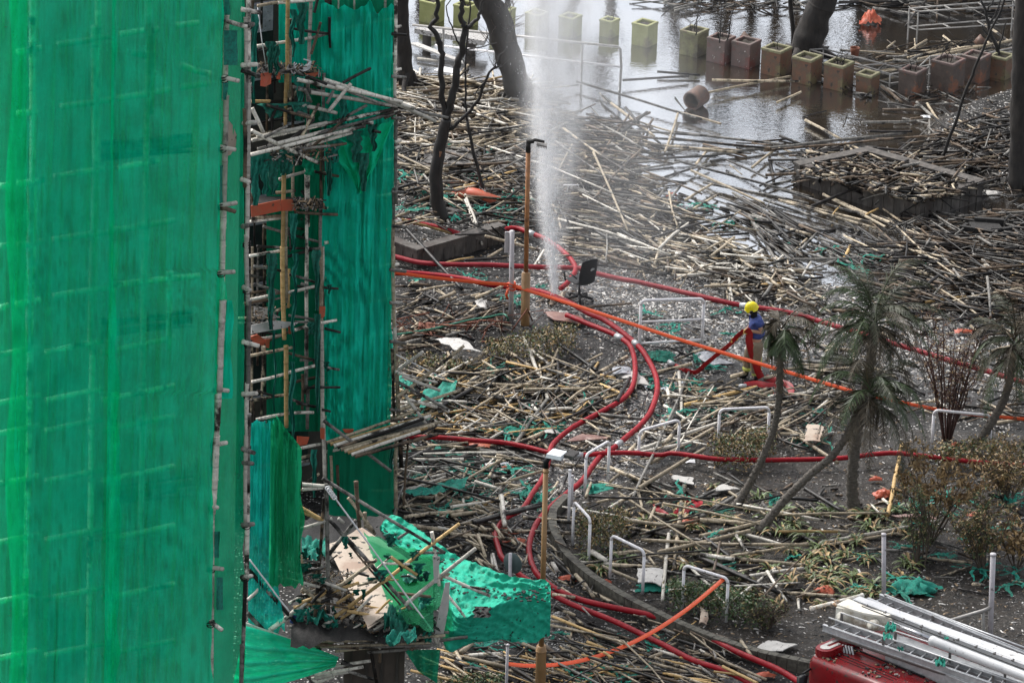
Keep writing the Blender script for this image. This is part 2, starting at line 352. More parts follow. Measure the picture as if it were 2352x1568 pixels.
# ---------------------------------------------------------------- ground and water
def inpoly(X, Y, poly):
    inside = np.zeros(X.shape, bool); n = len(poly)
    for i in range(n):
        x1, y1 = poly[i]; x2, y2 = poly[(i+1)%n]
        c = ((y1 > Y) != (y2 > Y)) & (X < (x2-x1)*(Y-y1)/((y2-y1) or 1e-9)+x1); inside ^= c
    return inside
def polydist(X, Y, poly):                    # signed, positive inside
    D = np.full(X.shape, 1e9); n = len(poly)
    for i in range(n):
        x1, y1 = poly[i]; x2, y2 = poly[(i+1)%n]; dx, dy = x2-x1, y2-y1
        t = np.clip(((X-x1)*dx+(Y-y1)*dy)/(dx*dx+dy*dy+1e-9), 0, 1)
        D = np.minimum(D, np.hypot(X-x1-t*dx, Y-y1-t*dy))
    return np.where(inpoly(X, Y, poly), D, -D)
def vnoise(X, Y, sc, seed):
    r = np.random.RandomState(seed); T = r.rand(256, 256)
    x = X/sc; y = Y/sc; xi = np.floor(x).astype(int); yi = np.floor(y).astype(int); fx = x-xi; fy = y-yi
    fx = fx*fx*(3-2*fx); fy = fy*fy*(3-2*fy)
    g = lambda a, b: T[a % 256, b % 256]
    return (g(xi,yi)*(1-fx)+g(xi+1,yi)*fx)*(1-fy)+(g(xi,yi+1)*(1-fx)+g(xi+1,yi+1)*fx)*fy
def fbm(X, Y, sc, seed, o=4):
    s = 0; a = 0.5
    for k in range(o): s = s+a*vnoise(X, Y, sc/2**k, seed+k); a *= 0.5
    return s-0.47
def wpoly(pts): return [tuple(G(x, y, 0).xy) for x, y in pts]
POND = wpoly([(860,-60),(2480,-60),(2480,560),(2230,560),(2160,610),(1990,650),(1860,640),(1740,580),(1660,520),(1620,560),(1500,520),(1380,430),(1290,330),(1240,250),(1100,190),(935,175)])
BANK = wpoly([(2130,330),(2220,258),(2290,222),(2480,200),(2480,450),(2300,440),(2180,400)])
BED_L = wpoly([(880,150),(1000,178),(1120,210),(1240,260),(1270,330),(1240,430),(1230,520),(1140,530),(960,580),(860,540)])
KERB = [(1300,1165),(1268,1200),(1268,1240),(1298,1300),(1358,1352),(1440,1402),(1540,1452),(1640,1494),(1740,1526),(1880,1556),(2100,1620)]
GARDEN_PX = KERB+[(2500,1800),(2500,1010),(2200,1000),(2050,985),(1900,1000),(1800,985),(1640,975),(1560,1060),(1420,1120)]
GARDEN = wpoly(GARDEN_PX)
WET = wpoly([(1180,640),(1240,560),(1500,600),(1720,640),(1900,650),(2100,700),(2400,760),(2400,930),(2000,860),(1700,830),(1560,900),(1500,1060),(1330,1160),(1260,1200),(1320,1440),(1700,1568),(1300,1568),(1180,1330),(1170,1150),(1300,980),(1430,800),(1300,730),(1180,700)])
ISLAND = wpoly([(1830,395),(2040,345),(2255,425),(2115,500)])
xs = np.concatenate([[-900,-300,-100,-40], np.arange(-16, 19.01, 0.12), [45,110,320,900]])
ys = np.concatenate([[-200,20,60,88], np.arange(100, 168.01, 0.22), [175,190,230,320,600,1500]])
XX, YY = np.meshgrid(xs, ys)
nzA = fbm(XX, YY, 2.2, 1); nzB = fbm(XX, YY, 0.5, 9, 3)
e = nzA*1.6
dp = polydist(XX, YY, POND)+e; db = polydist(XX, YY, BANK)+e; dg = polydist(XX, YY, GARDEN); dl = polydist(XX, YY, BED_L)+e*0.6; dw = polydist(XX, YY, WET)+e
sm = lambda d, wd: np.clip(d/wd+0.5, 0, 1)
pond = sm(dp, 1.2)*(1-sm(db, 0.8)); gard = sm(dg-0.1, 0.2); bed = sm(dl, 1.0); bank = sm(db, 0.8)
ZZ = 0.035+nzA*0.11+nzB*0.03
ZZ = ZZ*(1-pond)+(-0.16+nzA*0.22)*pond
ZZ = ZZ*(1-gard)+(0.16+nzA*0.18+nzB*0.03)*gard
ZZ += bank*(0.25+nzB*0.2)+bed*(0.07+nzB*0.10)*(1-gard)
farm = (YY < 99) | (YY > 169) | (np.abs(XX) > 20); ZZ[farm] = np.minimum(ZZ[farm], 0.03)
def groundz(x, y):
    i = min(max(np.searchsorted(ys, y)-1, 0), len(ys)-2); j = min(max(np.searchsorted(xs, x)-1, 0), len(xs)-2)
    fy = (y-ys[i])/(ys[i+1]-ys[i]); fx = (x-xs[j])/(xs[j+1]-xs[j])
    z = (ZZ[i,j]*(1-fx)+ZZ[i,j+1]*fx)*(1-fy)+(ZZ[i+1,j]*(1-fx)+ZZ[i+1,j+1]*fx)*fy
    return float(z)
def pin(x, y, poly):
    ins = False
    for i in range(len(poly)):
        x1, y1 = poly[i]; x2, y2 = poly[i-1]
        if (y1 > y) != (y2 > y) and x < (x2-x1)*(y-y1)/(y2-y1)+x1: ins = not ins
    return ins
ISL_IN = [tuple(G(x, y, .45).xy) for x, y in ((1825,392),(2113,472),(2250,425),(1985,352))]
BEDL_IN = [tuple(G(x, y, .42).xy) for x, y in ((840,540),(957,582),(1150,524),(1080,490),(880,480))]
def surf(x, y):
    z = max(groundz(x, y), -0.01)
    if pin(x, y, ISL_IN) or pin(x, y, BEDL_IN): z = max(z, .46)
    return z
def GG(x, y, h=0.0):                          # on the ground or water surface, plus h
    p = G(x, y, .46)
    if pin(p.x, p.y, ISL_IN) or pin(p.x, p.y, BEDL_IN): return G(x, y, .46+h)
    p = G(x, y, 0.02)
    for _ in range(2): p = G(x, y, surf(p.x, p.y)+h)
    return p
nr, nc = XX.shape
V = np.stack([XX, YY, ZZ], -1).reshape(-1, 3)
ii = np.arange(nr*nc).reshape(nr, nc)
F = np.stack([ii[:-1,:-1], ii[:-1,1:], ii[1:,1:], ii[1:,:-1]], -1).reshape(-1, 4)
me = bpy.data.meshes.new('ground'); me.from_pydata(V.tolist(), [], F.tolist())
for nm, arr in (('garden', gard), ('bed', np.maximum(bed, bank)), ('wetroad', sm(dw, 1.5)*(1-gard)*(1-bed)), ('pond', pond)):
    a = me.attributes.new(nm, 'FLOAT', 'POINT'); a.data.foreach_set('value', arr.astype(np.float32).ravel())
me.polygons.foreach_set('use_smooth', [True]*len(F)); me.update()
ground = bpy.data.objects.new('ground', me); col.objects.link(ground); ground['kind'] = 'structure'
m, nt, b = newmat('debris_ground')
tc = _n(nt, 'ShaderNodeTexCoord'); vec = tc.outputs['Object']
def attr(n):
    a = _n(nt, 'ShaderNodeAttribute'); a.attribute_name = n; return a.outputs['Fac']
n1 = noisetex(nt, vec, 1.3, 6, 0.7); n2 = noisetex(nt, vec, 9, 6, 0.75); n3 = noisetex(nt, vec, 26, 4, 0.7)
ash = ramp(nt, n2, [(0.36, (0.004,0.004,0.004)), (0.52, (0.015,0.014,0.0135)), (0.66, (0.055,0.051,0.047))])
road = ramp(nt, n2, [(0.34, (0.025,0.026,0.029)), (0.50, (0.085,0.088,0.094)), (0.66, (0.19,0.19,0.195))])
soil = ramp(nt, n2, [(0.34, (0.006,0.005,0.004)), (0.50, (0.021,0.017,0.0135)), (0.66, (0.05,0.041,0.033))])
f1 = mth(nt, 'MULTIPLY', attr('wetroad'), ramp(nt, n1, [(0.32, 0.35), (0.6, 1.0)]))
c = mixc(nt, f1, ash, road); c = mixc(nt, attr('garden'), c, soil)
c = mixc(nt, attr('pond'), c, (0.05,0.036,0.022))
vo = _n(nt, 'ShaderNodeTexVoronoi'); vo.inputs['Scale'].default_value = 15; nt.links.new(vec, vo.inputs['Vector'])
vs = _n(nt, 'ShaderNodeSeparateColor'); nt.links.new(vo.outputs['Color'], vs.inputs[0])
f = mth(nt, 'MULTIPLY', mth(nt, 'LESS_THAN', vo.outputs['Distance'], 0.33), mth(nt, 'GREATER_THAN', vs.outputs[0], 0.66))
f = mth(nt, 'MULTIPLY', f, mth(nt, 'SUBTRACT', 1.0, attr('pond')))
f = mth(nt, 'MULTIPLY', f, mth(nt, 'SUBTRACT', 1.0, mth(nt, 'MULTIPLY', attr('garden'), 0.75)))
c = mixc(nt, f, c, ramp(nt, vs.outputs[1], [(0, (0.10,0.09,0.08)), (0.5, (0.33,0.31,0.29)), (1, (0.60,0.59,0.57))]))
vo2 = _n(nt, 'ShaderNodeTexVoronoi'); vo2.inputs['Scale'].default_value = 7; nt.links.new(vec, vo2.inputs['Vector'])
vs2 = _n(nt, 'ShaderNodeSeparateColor'); nt.links.new(vo2.outputs['Color'], vs2.inputs[0])
f = mth(nt, 'MULTIPLY', mth(nt, 'LESS_THAN', vo2.outputs['Distance'], 0.4), mth(nt, 'GREATER_THAN', vs2.outputs[0], 0.75))
c = mixc(nt, f, c, (0.012,0.011,0.011))
nt.links.new(c, b.inputs['Base Color'])
b.inputs['Specular IOR Level'].default_value = 0.30
rg = ramp(nt, n1, [(0.40, 0.22), (0.55, 0.75)]); 
rg2 = mixc(nt, attr('wetroad'), rg, ramp(nt, n1, [(0.42, 0.08), (0.58, 0.4)])); nt.links.new(rg2, b.inputs['Roughness'])
bp = _n(nt, 'ShaderNodeBump'); bp.inputs['Strength'].default_value = 0.7; bp.inputs['Distance'].default_value = 0.05
nt.links.new(mth(nt, 'ADD', n3, mth(nt, 'MULTIPLY', n2, 1.5)), bp.inputs['Height']); nt.links.new(bp.outputs[0], b.inputs['Normal'])
me.materials.append(m)
# flood water: one level sheet, it shows wherever the ground dips below it
m, nt, b = newmat('flood_water'); nt.nodes.remove(b)
tc = _n(nt, 'ShaderNodeTexCoord'); mp = _n(nt, 'ShaderNodeMapping'); mp.inputs['Scale'].default_value = (1.0, 1.6, 1); nt.links.new(tc.outputs['Object'], mp.inputs[0])
gl = _n(nt, 'ShaderNodeBsdfGlossy'); gl.inputs['Roughness'].default_value = 0.03; gl.inputs[0].default_value = (0.93,0.96,1.0,1)
df = _n(nt, 'ShaderNodeBsdfDiffuse'); n1 = noisetex(nt, tc.outputs['Object'], 0.5, 4, 0.6)
nt.links.new(ramp(nt, n1, [(0.35, (0.04,0.028,0.016)), (0.65, (0.018,0.017,0.016))]), df.inputs[0])
bp = _n(nt, 'ShaderNodeBump'); bp.inputs['Strength'].default_value = 0.10; bp.inputs['Distance'].default_value = 0.05
nt.links.new(mth(nt, 'ADD', noisetex(nt, mp.outputs[0], 7, 3, 0.6, 0.6), mth(nt, 'MULTIPLY', noisetex(nt, mp.outputs[0], 1.6, 2, 0.5), 1.2)), bp.inputs['Height']); nt.links.new(bp.outputs[0], gl.inputs['Normal'])
ly = _n(nt, 'ShaderNodeFresnel'); ly.inputs['IOR'].default_value = 9.0
mx = _n(nt, 'ShaderNodeMixShader'); nt.links.new(ly.outputs[0], mx.inputs[0]); nt.links.new(df.outputs[0], mx.inputs[1]); nt.links.new(gl.outputs[0], mx.inputs[2])
nt.links.new(mx.outputs[0], nt.nodes['Material Output'].inputs[0]); M['water'] = m
mb = MB(); mb.grid([[Vector((x, y, 0.0)) for x in (-30, 0, 30)] for y in (101, 135, 174)])
struct(mb, 'flood_water', M['water'])

# kerb along the garden
mb = MB(); kp = []
for i in range(len(KERB)-1):
    (x1,y1),(x2,y2) = KERB[i], KERB[i+1]
    for k in range(6): kp.append((x1+(x2-x1)*k/6, y1+(y2-y1)*k/6))
kp3 = [G(x, y, 0).xy for x, y in kp]
for k in range(2):                          # smooth the polyline
    kp3 = [kp3[0]]+[(kp3[i-1]+kp3[i]*2+kp3[i+1])/4 for i in range(1, len(kp3)-1)]+[kp3[-1]]
for i in range(len(kp3)-1):
    a, b_ = kp3[i], kp3[i+1]; d = (b_-a); L = d.length; d.normalize(); c = (a+b_)/2; ang = math.atan2(d.y, d.x)
    mb.box((c.x, c.y, 0.12), L-0.012, 0.17, 0.40, Matrix.Rotation(ang, 3, 'Z'))
single(mb, 'garden_kerb', M['kerb'], 'long curved mossy concrete kerb round the lower left edge of the garden', 'kerb', Vector((kp3[10].x, kp3[10].y, 0)), smooth=False)

# ---------------------------------------------------------------- low bed walls (raised planting beds)
def bedwall(name, label, pts, hgt, th, mat, ribs=True, cap=True):
    """pts: pixel positions of the wall's base line"""
    P = [G(x, y, 0).xy for x, y in pts]; c0 = Vector((P[0].x, P[0].y, 0)); t = thing(name, label, 'planter bed', c0)
    for i in range(len(P)-1):
        a, b_ = P[i], P[i+1]; d = b_-a; L = d.length; d.normalize(); n = Vector((-d.y, d.x)); c = (a+b_)/2+n*th/2
        rot = Matrix.Rotation(math.atan2(d.y, d.x), 3, 'Z'); mb = MB()
        mb.box((c.x, c.y, hgt/2-0.1), L-0.004*i, th, hgt+0.2, rot)
        k = int(L/0.30)
        for j in range(k):
            q = a+d*((j+0.5)*L/k)-n*0.006; mb.box((q.x, q.y, hgt*0.42), 0.035, 0.018, hgt*0.7, rot)
        part(mb, 'wall', mat, t, False)
        mb = MB(); mb.box((c.x, c.y, hgt+0.028+.004*i), L+0.04, th+0.05, 0.05, rot); part(mb, 'coping', M['concrete'], t, False)
    return t
bedwall('planting_bed', 'low ribbed concrete bed wall with stained coping at the left near the scaffold pole', [(845,575),(957,617),(1158,560)], 0.42, 0.22, M['concrete'])
isl = bedwall('planting_bed', 'square raised concrete bed full of charred bamboo standing in the floodwater', [(1822,420),(2112,512),(2256,460),(1990,385),(1822,420)], 0.48, 0.24, M['concrete'])
mb = MB(); rows = []
ip = [G(1845,392,0.42), G(2112,470,0.42), G(2235,425,0.42), G(1985,352,0.42)]
for i in range(22):
    r_ = []
    for j in range(22):
        u = i/21; v = j/21; p = ip[0]*(1-u)*(1-v)+ip[1]*u*(1-v)+ip[2]*u*v+ip[3]*(1-u)*v
        p = p.copy(); p.z += noise.noise(p*1.3)*0.12+noise.noise(p*5)*0.06; r_.append(p)
    rows.append(r_)
mb.grid(rows[::-1]); part(mb, 'soil', M['char'], isl)

# rubble mound of stacked corrugated sheets
rt = thing('rubble_stack', 'stack of grey wavy sheets and rubble behind the burnt forked tree', 'rubble', GG(1090,425))
for k in range(6):
    mb = MB(); y0 = 430-k*9.5; P = []
    for i in range(4):
        r_ = []
        for j in range(60):
            u = j/59; x = 950+k*5+(285-k*10)*u+6*noise.noise(Vector((k*3.1,1,1))); yy = y0-10*math.sin(u*2.2)+34*u*u*(1 if k < 6 else .6)
            h = 0.03+k*0.055
            p = G(x, yy-0-h*0, 0); p = p+Vector((0, (3-i)*0.32-0.5, 0)); p.z = h+0.014*math.sin(u*52+k*.35)+0.16*noise.noise(Vector((u*5, k*.9, i*.35)))+0.05*noise.noise(Vector((u*22, k*3.3, i)))
            r_.append(p)
        P.append(r_)
    mb.grid(P[::-1])
    q = [Vector(p)-Vector((0,0,0.05)) for p in P[-1]]; mb.grid([P[-1], q]); q2 = [Vector(p)-Vector((0,0,0.05)) for p in P[0]]; mb.grid([q2, P[0]])
    part(mb, 'corrugated_sheet', M['rubble'], rt)

# ---------------------------------------------------------------- cube planters in the water
def planter(x0, x1, ytop, ybase, mat, rim, label, turn=33, stems=0):
    s = 102+.0183*((ybase)-784); wpx = x1-x0
    c = G((x0+x1)/2, ybase-4, 0); side = wpx/s/(math.cos(R(turn))+math.sin(R(turn)))
    c.y += side*0.6; h = min(max(side*1.22, 0.45), 0.85)
    t = thing('cube_planter', label, 'planter', Vector((c.x, c.y, 0)), 'cube planters standing in the floodwater')
    rot = Matrix.Rotation(R(-turn), 3, 'Z'); th = 0.06
    def W2(q): return Vector((c.x, c.y, 0))+rot@Vector(q)
    mb = MB(); a = side/2; b_ = a-0.015
    prof = [(a*0.97, -0.3), (a, 0.03), (a, h-0.07), (a+0.012, h-0.06), (a+0.012, h-0.012), (a, h), (a-th, h), (a-th-0.01, h-0.02), (a-th-0.01, h-0.12)]
    ring = [[W2((sx*r_, sy*r_, z)) for sx, sy in ((-1,-1),(1,-1),(1,1),(-1,1),(-1,-1))] for r_, z in prof[:4]]
    mb.grid(ring); part(mb, 'body', mat, t, False)
    mb = MB(); ring = [[W2((sx*r_, sy*r_, z)) for sx, sy in ((-1,-1),(1,-1),(1,1),(-1,1),(-1,-1))] for r_, z in prof[3:]]
    mb.grid(ring); part(mb, 'rim', rim, t, False)
    mb = MB(); N = 8; k = a-th
    mb.grid([[W2((-k+2*k*i/N, -k+2*k*j/N, h-0.10+0.05*rnd.random())) for i in range(N+1)] for j in range(N+1)]); part(mb, 'soil', M['soil'], t)
    if stems:
        mb = MB()
        for i in range(stems):
            p = W2((rnd.uniform(-k,k)*0.6, rnd.uniform(-k,k)*0.6, h-0.1)); L = rnd.uniform(0.25, 0.9) if stems < 5 else rnd.uniform(0.2,0.55)
            pts = [p+Vector((rnd.uniform(-1,1)*0.05*q*L*2, rnd.uniform(-1,1)*0.05*q, L*q/4)) for q in range(5)]
            mb.tube(pts, [0.012-0.0018*q for q in range(5)], 5)
        part(mb, 'burnt_stem', M['char_wood'], t)
    return t
Y, Y2, PK, RU, GR = M['pl_yellow'], M['pl_yellow2'], M['pl_pink'], M['pl_rust'], M['pl_grey']
PL = [(962,1020,18,60,Y,'clean yellow-green cube planter behind the left end of the terrazzo bench',0),
 (1040,1098,27,69,Y,'yellow-green cube planter behind the right end of the terrazzo bench',3),
 (1124,1183,38,80,Y,'yellow-green cube planter half behind the leaning sooty trunk',0),
 (1205,1259,47,84,Y,'yellow-green cube planter seen through the spray just right of the leaning trunk',0),
 (1282,1336,53,92,Y,'yellow-green cube planter in the mist, right of the water jet',0),
 (1376,1422,60,92,Y,'small misty yellow-green cube planter with a leaning stem, left of the clearest yellow one',2),
 (1450,1510,65,113,Y,'bright yellow-green cube planter, last clean one before the tall stained one',0),
 (1560,1627,74,136,Y2,'tall stained yellow planter above the tipped clay pipe',4),
 (1622,1688,92,152,PK,'dusty pink-grey cube planter holding two tall thin burnt stems',3),
 (1679,1747,102,162,PK,'reddish flaking cube planter just left of the dark leaning trunk',0),
 (1747,1818,119,181,RU,'orange-stained cube planter in front of the dark leaning trunk',1),
 (1818,1888,140,200,RU,'rusty olive cube planter just right of the dark leaning trunk base',0),
 (1891,1961,153,214,RU,'rusty olive cube planter holding a dense clump of burnt stems',9),
 (1965,2020,164,224,RU,'narrow speckled rust-red cube planter beside the clump of burnt stems',0),
 (2063,2128,165,225,GR,'sooty grey cube planter standing apart in the middle of the right row',2),
 (2137,2217,157,217,GR,'wide sooty planter with a pink rim, left of the last two',4),
 (2206,2276,143,196,GR,'sooty brown cube planter second from the right end of the row',0),
 (2271,2331,131,188,RU,'rust-brown planter holding the small burnt tree beside the right trunk',0)]
for x0,x1,yt,yb,mt,lb,stn in PL:
    planter(x0, x1, yt, yb, mt, M['pl_yellow'] if mt in (Y,) else (M['pl_rim'] if mt in (Y2,RU) else M['pl_pink']), lb, stems=stn)
planter(872, 935, 8, 52, Y, M['pl_yellow'], 'yellow-green cube planter showing beside the scaffold edge at the top')

# ---------------------------------------------------------------- trees
def wig(pts, amp, n=4, seed=0):
    out = []; r = random.Random(seed)
    for i in range(len(pts)-1):
        for k in range(n):
            p = pts[i].lerp(pts[i+1], k/n)
            if i or k: p = p+Vector((r.uniform(-1,1), r.uniform(-1,1), r.uniform(-1,1)*0.5))*amp
            out.append(p)
    out.append(pts[-1]); return out
def frontal(x, y): return plane_at(GG(x, y, 0), 90)
def lim(mb, pl, pxs, r0_, r1_, seed=0, amp=0.02, off=0.0, n=8):
    pts = [W(pl, x, y, off) for x, y in pxs]; P = wig(pts, amp, 4, seed); k = len(P)
    mb.tube(P, [r0_+(r1_-r0_)*i/(k-1) for i in range(k)], n)
def twigs(mb, pl, base, n, L, seed, r=0.008, up=0.6):
    q = random.Random(seed)
    for i in range(n):
        p = base+Vector((q.uniform(-.1,.1), q.uniform(-.1,.1), q.uniform(-.1,.1))); d = Vector((q.uniform(-1,1), q.uniform(-1,1), q.uniform(-.3,1)+up)).normalized(); P = [p]
        for k in range(4): d = (d+Vector((q.uniform(-.4,.4),q.uniform(-.4,.4),q.uniform(-.3,.3)))).normalized(); P.append(P[-1]+d*L/4*q.uniform(.6,1.3))
        mb.tube(P, [r*(1-k*0.2) for k in range(5)], 4, caps=False)
# burnt forked tree
pl = frontal(1018, 508); t = thing('burnt_tree', 'charred black forked bare tree with one split brown patch on its stem', 'tree', GG(1018,508))
mb = MB(); f = lambda *a: [C1(*q) for q in a]
lim(mb, pl, f((390,1545),(345,1400),(335,1250),(350,1120),(375,980),(395,900),(410,830)), 0.17, 0.12, 1, 0.015, n=12)
part(mb, 'trunk', M['char_wood'], t)
mb = MB(); lim(mb, pl, f((352,1190),(356,1120),(368,1050)), 0.06, 0.06, 5, 0.005, off=0.075); part(mb, 'split_bark', M['wood_split'], t)
for i, (pts, ra, rb) in enumerate([(((400,850),(385,700),(375,560),(385,400),(370,300),(300,190),(340,130),(355,0),(350,-60)), .075, .045),
   (((410,830),(440,720),(475,560),(490,450),(520,350),(545,190),(510,140),(520,20),(480,-60)), .10, .05), (((545,190),(600,160),(640,110),(665,0),(670,-50)), .05, .03),
   (((395,920),(470,880),(560,790),(630,700),(690,560),(720,490),(790,455)), .05, .025), (((720,490),(770,430),(820,340),(860,180)), .02, .012),
   (((520,350),(480,260),(430,150),(410,60),(440,0)), .02, .012), (((385,380),(340,300),(330,260)), .02, .012),
   (((690,560),(640,620),(600,700)), .018, .01), (((500,540),(560,480),(600,420),(590,380)), .02, .01), (((540,350),(640,330),(760,300)), .02, .01)]):
    mb = MB(); lim(mb, pl, f(*pts), ra, rb, i+20, 0.03); part(mb, 'branch', M['char_wood'], t)
mb = MB(); twigs(mb, pl, W(pl, *C1(760,470)), 10, 0.5, 3); twigs(mb, pl, W(pl, *C1(840,220)), 8, 0.4, 4); twigs(mb, pl, W(pl, *C1(590,400)), 8, 0.4, 5); part(mb, 'twigs', M['char_wood'], t, kind='stuff')
# thin burnt sapling
pl = frontal(1105, 462); t = thing('burnt_sapling', 'thin straight charred sapling standing right of the forked burnt tree', 'tree', GG(1105,462))
mb = MB(); lim(mb, pl, f((680,1400),(650,1260),(600,1060),(555,840)), 0.05, 0.035, 2, 0.01)
lim(mb, pl, f((555,840),(545,700),(545,500),(550,300),(580,60),(560,-40)), 0.03, 0.015, 3, 0.015); part(mb, 'trunk', M['char_wood'], t)
# leaning sooty trunk beside the jet
def bigtrunk(label, base, pts, ra, rb, roots=7, seed=1, mat='char_trunk', br=()):
    pl = frontal(*base); t = thing('tree', label, 'tree', GG(*base)); mb = MB(); c = GG(*base)
    def smo(P, sub=8):
        o_ = []
        for i in range(len(P)-1):
            p0, p1, p2, p3 = P[max(i-1,0)], P[i], P[i+1], P[min(i+2,len(P)-1)]
            for q_ in range(sub):
                t_ = q_/sub; o_.append(0.5*((2*p1)+(p2-p0)*t_+(2*p0-5*p1+4*p2-p3)*t_*t_+(3*p1-p0-3*p2+p3)*t_**3))
        return o_+[P[-1]]
    P = smo([W(pl, x, y) for x, y in pts]); k = len(P); rr = [(ra+(rb-ra)*(i/(k-1))**0.6)*(1+.05*noise.noise(Vector((i*.35, seed, 0)))) for i in range(k)]; mb.tube(P, rr, 20)
    for i_ in range(len(mb.v)): mb.v[i_] = mb.v[i_]+Vector((noise.noise(mb.v[i_]*3.1), noise.noise(mb.v[i_]*3.1+Vector((9,0,0))), 0))*ra*.16
    for i in range(roots):
        a = 2*math.pi*i/roots+rnd.uniform(-.3,.3); d = Vector((math.cos(a), math.sin(a), 0))
        st = Vector(P[0])+Vector((0,0,0.45)); L = rnd.uniform(0.7,1.3)
        mb.tube([st+d*ra*0.5, c+d*(ra+0.12)+Vector((0,0,0.17)), c+d*(ra+0.5*L)+Vector((0,0,0.06)), c+d*(ra+L)+Vector((0,0,-0.06))], [ra*0.42, ra*0.3, ra*0.18, ra*0.06], 8)
    part(mb, 'trunk', M[mat], t)
    for i, (bp_, r1, r2) in enumerate(br):
        mb = MB(); lim(mb, pl, bp_, r1, r2, seed+i*7, 0.06); part(mb, 'branch', M[mat], t)
    return t, pl
t, pl = bigtrunk('thick sooty trunk leaning left beside the water jet', (1205,240), [C1(965,745),C1(900,580),C1(855,420),C1(810,280),C1(770,130),C1(700,20),C1(640,-120),C1(560,-330)], 0.36, 0.30,
    br=[([C1(760,100),C1(820,60),C1(850,-80)], .12, .05), ([C1(690,20),C1(790,-60),C1(900,-300)], .16, .06)])
mb = MB()
for i in range(14): twigs(mb, pl, W(pl, *C1(rnd.uniform(740,900), rnd.uniform(30,330))), 4, 0.8, 40+i, 0.010)
part(mb, 'twigs', M['bark'], t, kind='stuff')
bigtrunk('split grey-brown trunk with flaring foot beside the scaffold at the top', (925,205), [(934,205),(930,150),(925,80),(922,0),(915,-150)], 0.22, 0.17, 5, 3)
mb = MB()
bigtrunk('black trunk leaning right behind the orange-stained planter', (1850,142), [C2(870,430),C2(885,330),C2(930,190),C2(975,60),C2(1000,-20),C2(1080,-350),C2(1200,-700)], 0.42, 0.33, 6, 5, br=[([C2(1000,-20),C2(900,-250),C2(760,-500)], .2, .08), ([C2(1060,-300),C2(1250,-500),C2(1400,-620)], .16, .05)])
bigtrunk('wide black trunk cut by the right edge of the frame', (2350,440), [(2342,440),(2346,330),(2350,200),(2356,80),(2364,-60),(2380,-300)], 0.30, 0.28, 4, 6)
t, pl = bigtrunk('slim dark trunk rising from the water left of the black leaning trunk', (1822,122), [C2(800,310),C2(795,200),C2(780,60),C2(770,-40),C2(740,-250)], 0.07, 0.05, 0, 8)
# small burnt tree in the last planter, thin dead poles and whips
pl = frontal(2291, 170); t = thing('burnt_tree', 'small charred branching tree growing out of the last planter on the right', 'tree', G(2291,150,0.4))
mb = MB(); g2 = lambda *a: [C2(*q) for q in a]
lim(mb, pl, g2((2180,420),(2175,330),(2140,260),(2115,180),(2095,80),(2060,0)), .06, .03, 1); part(mb, 'trunk', M['char_wood'], t)
for i, pts in enumerate([((2175,340),(2210,230),(2235,130)),((2115,180),(2170,80),(2200,-40)),((2095,80),(2140,20),(2160,-40)),((2160,290),(2080,200),(2070,170))]):
    mb = MB(); lim(mb, pl, g2(*pts), .03, .012, i); part(mb, 'branch', M['char_wood'], t)
def whip(label, pts, base, r=0.03, name='dead_stem', cat='dead tree'):
    pl = frontal(*base); mb = MB(); lim(mb, pl, pts, r, r*0.5, int(base[0]), 0.02)
    for q in range(3): twigs(mb, pl, W(pl, *pts[-1]), 4, 0.5, int(base[0])+q, 0.008)
    single(mb, name, M['char_wood'], label, cat, GG(*base))
whip('long thin dead stem leaning from the right bed up past the sooty planters', g2((1795,1090),(1880,850),(1960,600),(2040,420),(2110,250),(2200,60),(2240,-60)), C2(1795,1100), 0.045)
whip('tall thin burnt whip in the pink-grey planter', g2((300,290),(310,180),(315,60),(300,-30)), C2(300,440), 0.018)
whip('second burnt whip curving right out of the pink-grey planter', g2((350,280),(370,170),(390,60),(405,-10)), C2(350,440), 0.018)
whip('thin burnt whip in the stained yellow planter', g2((140,240),(150,130),(165,60)), C2(140,400), 0.018)
# trees and dark buildings standing behind the flooded court (their reflections reach the picture)
BT = [(960,-70,5.5),(1090,-60,4.0),(1240,-95,7.0),(1330,-50,3.0),(1420,-80,4.5),(1540,-60,2.6),(1640,-90,4.6),(1690,-70,5.4),(1735,-60,4.4),(1780,-80,5.6),(1830,-50,3.0),(1900,-60,3.0),(1985,-70,5.0),(2060,-60,6.5),(2150,-80,8.5),(2240,-60,9.5),(2330,-80,10)]
for i, (x, y, h) in enumerate(BT):
    c = G(x, y, 0); t = thing('tree', 'bare scorched tree behind the flooded court', 'tree', c, 'bare trees behind the flooded court'); mb = MB(); q = random.Random(i)
    P = wig([c-Vector((0,0,.2)), c+Vector((q.uniform(-.4,.4), 0, h*0.5)), c+Vector((q.uniform(-.8,.8), 0, h))], 0.12, 4, i); mb.tube(P, [0.16-0.012*k for k in range(len(P))], 8); part(mb, 'trunk', M['char_trunk'], t)
    mb = MB()
    for k in range(16):
        p = P[q.randint(2, len(P)-1)]; d = Vector((q.uniform(-1,1), q.uniform(-1,1), q.uniform(.1,1))).normalized(); L = h*q.uniform(.15,.4); Q = [p]
        for j in range(4): d = (d+Vector((q.uniform(-.3,.3),q.uniform(-.3,.3),q.uniform(-.1,.3)))).normalized(); Q.append(Q[-1]+d*L/4)
        mb.tube(Q, [0.05,0.04,0.03,0.02,0.012], 5)
        twigs(mb, None, Q[-1], 5, L*0.5, i*50+k, 0.014); twigs(mb, None, Q[2], 3, L*0.4, i*50+k+7, 0.012)
    part(mb, 'crown', M['char_trunk'], t)
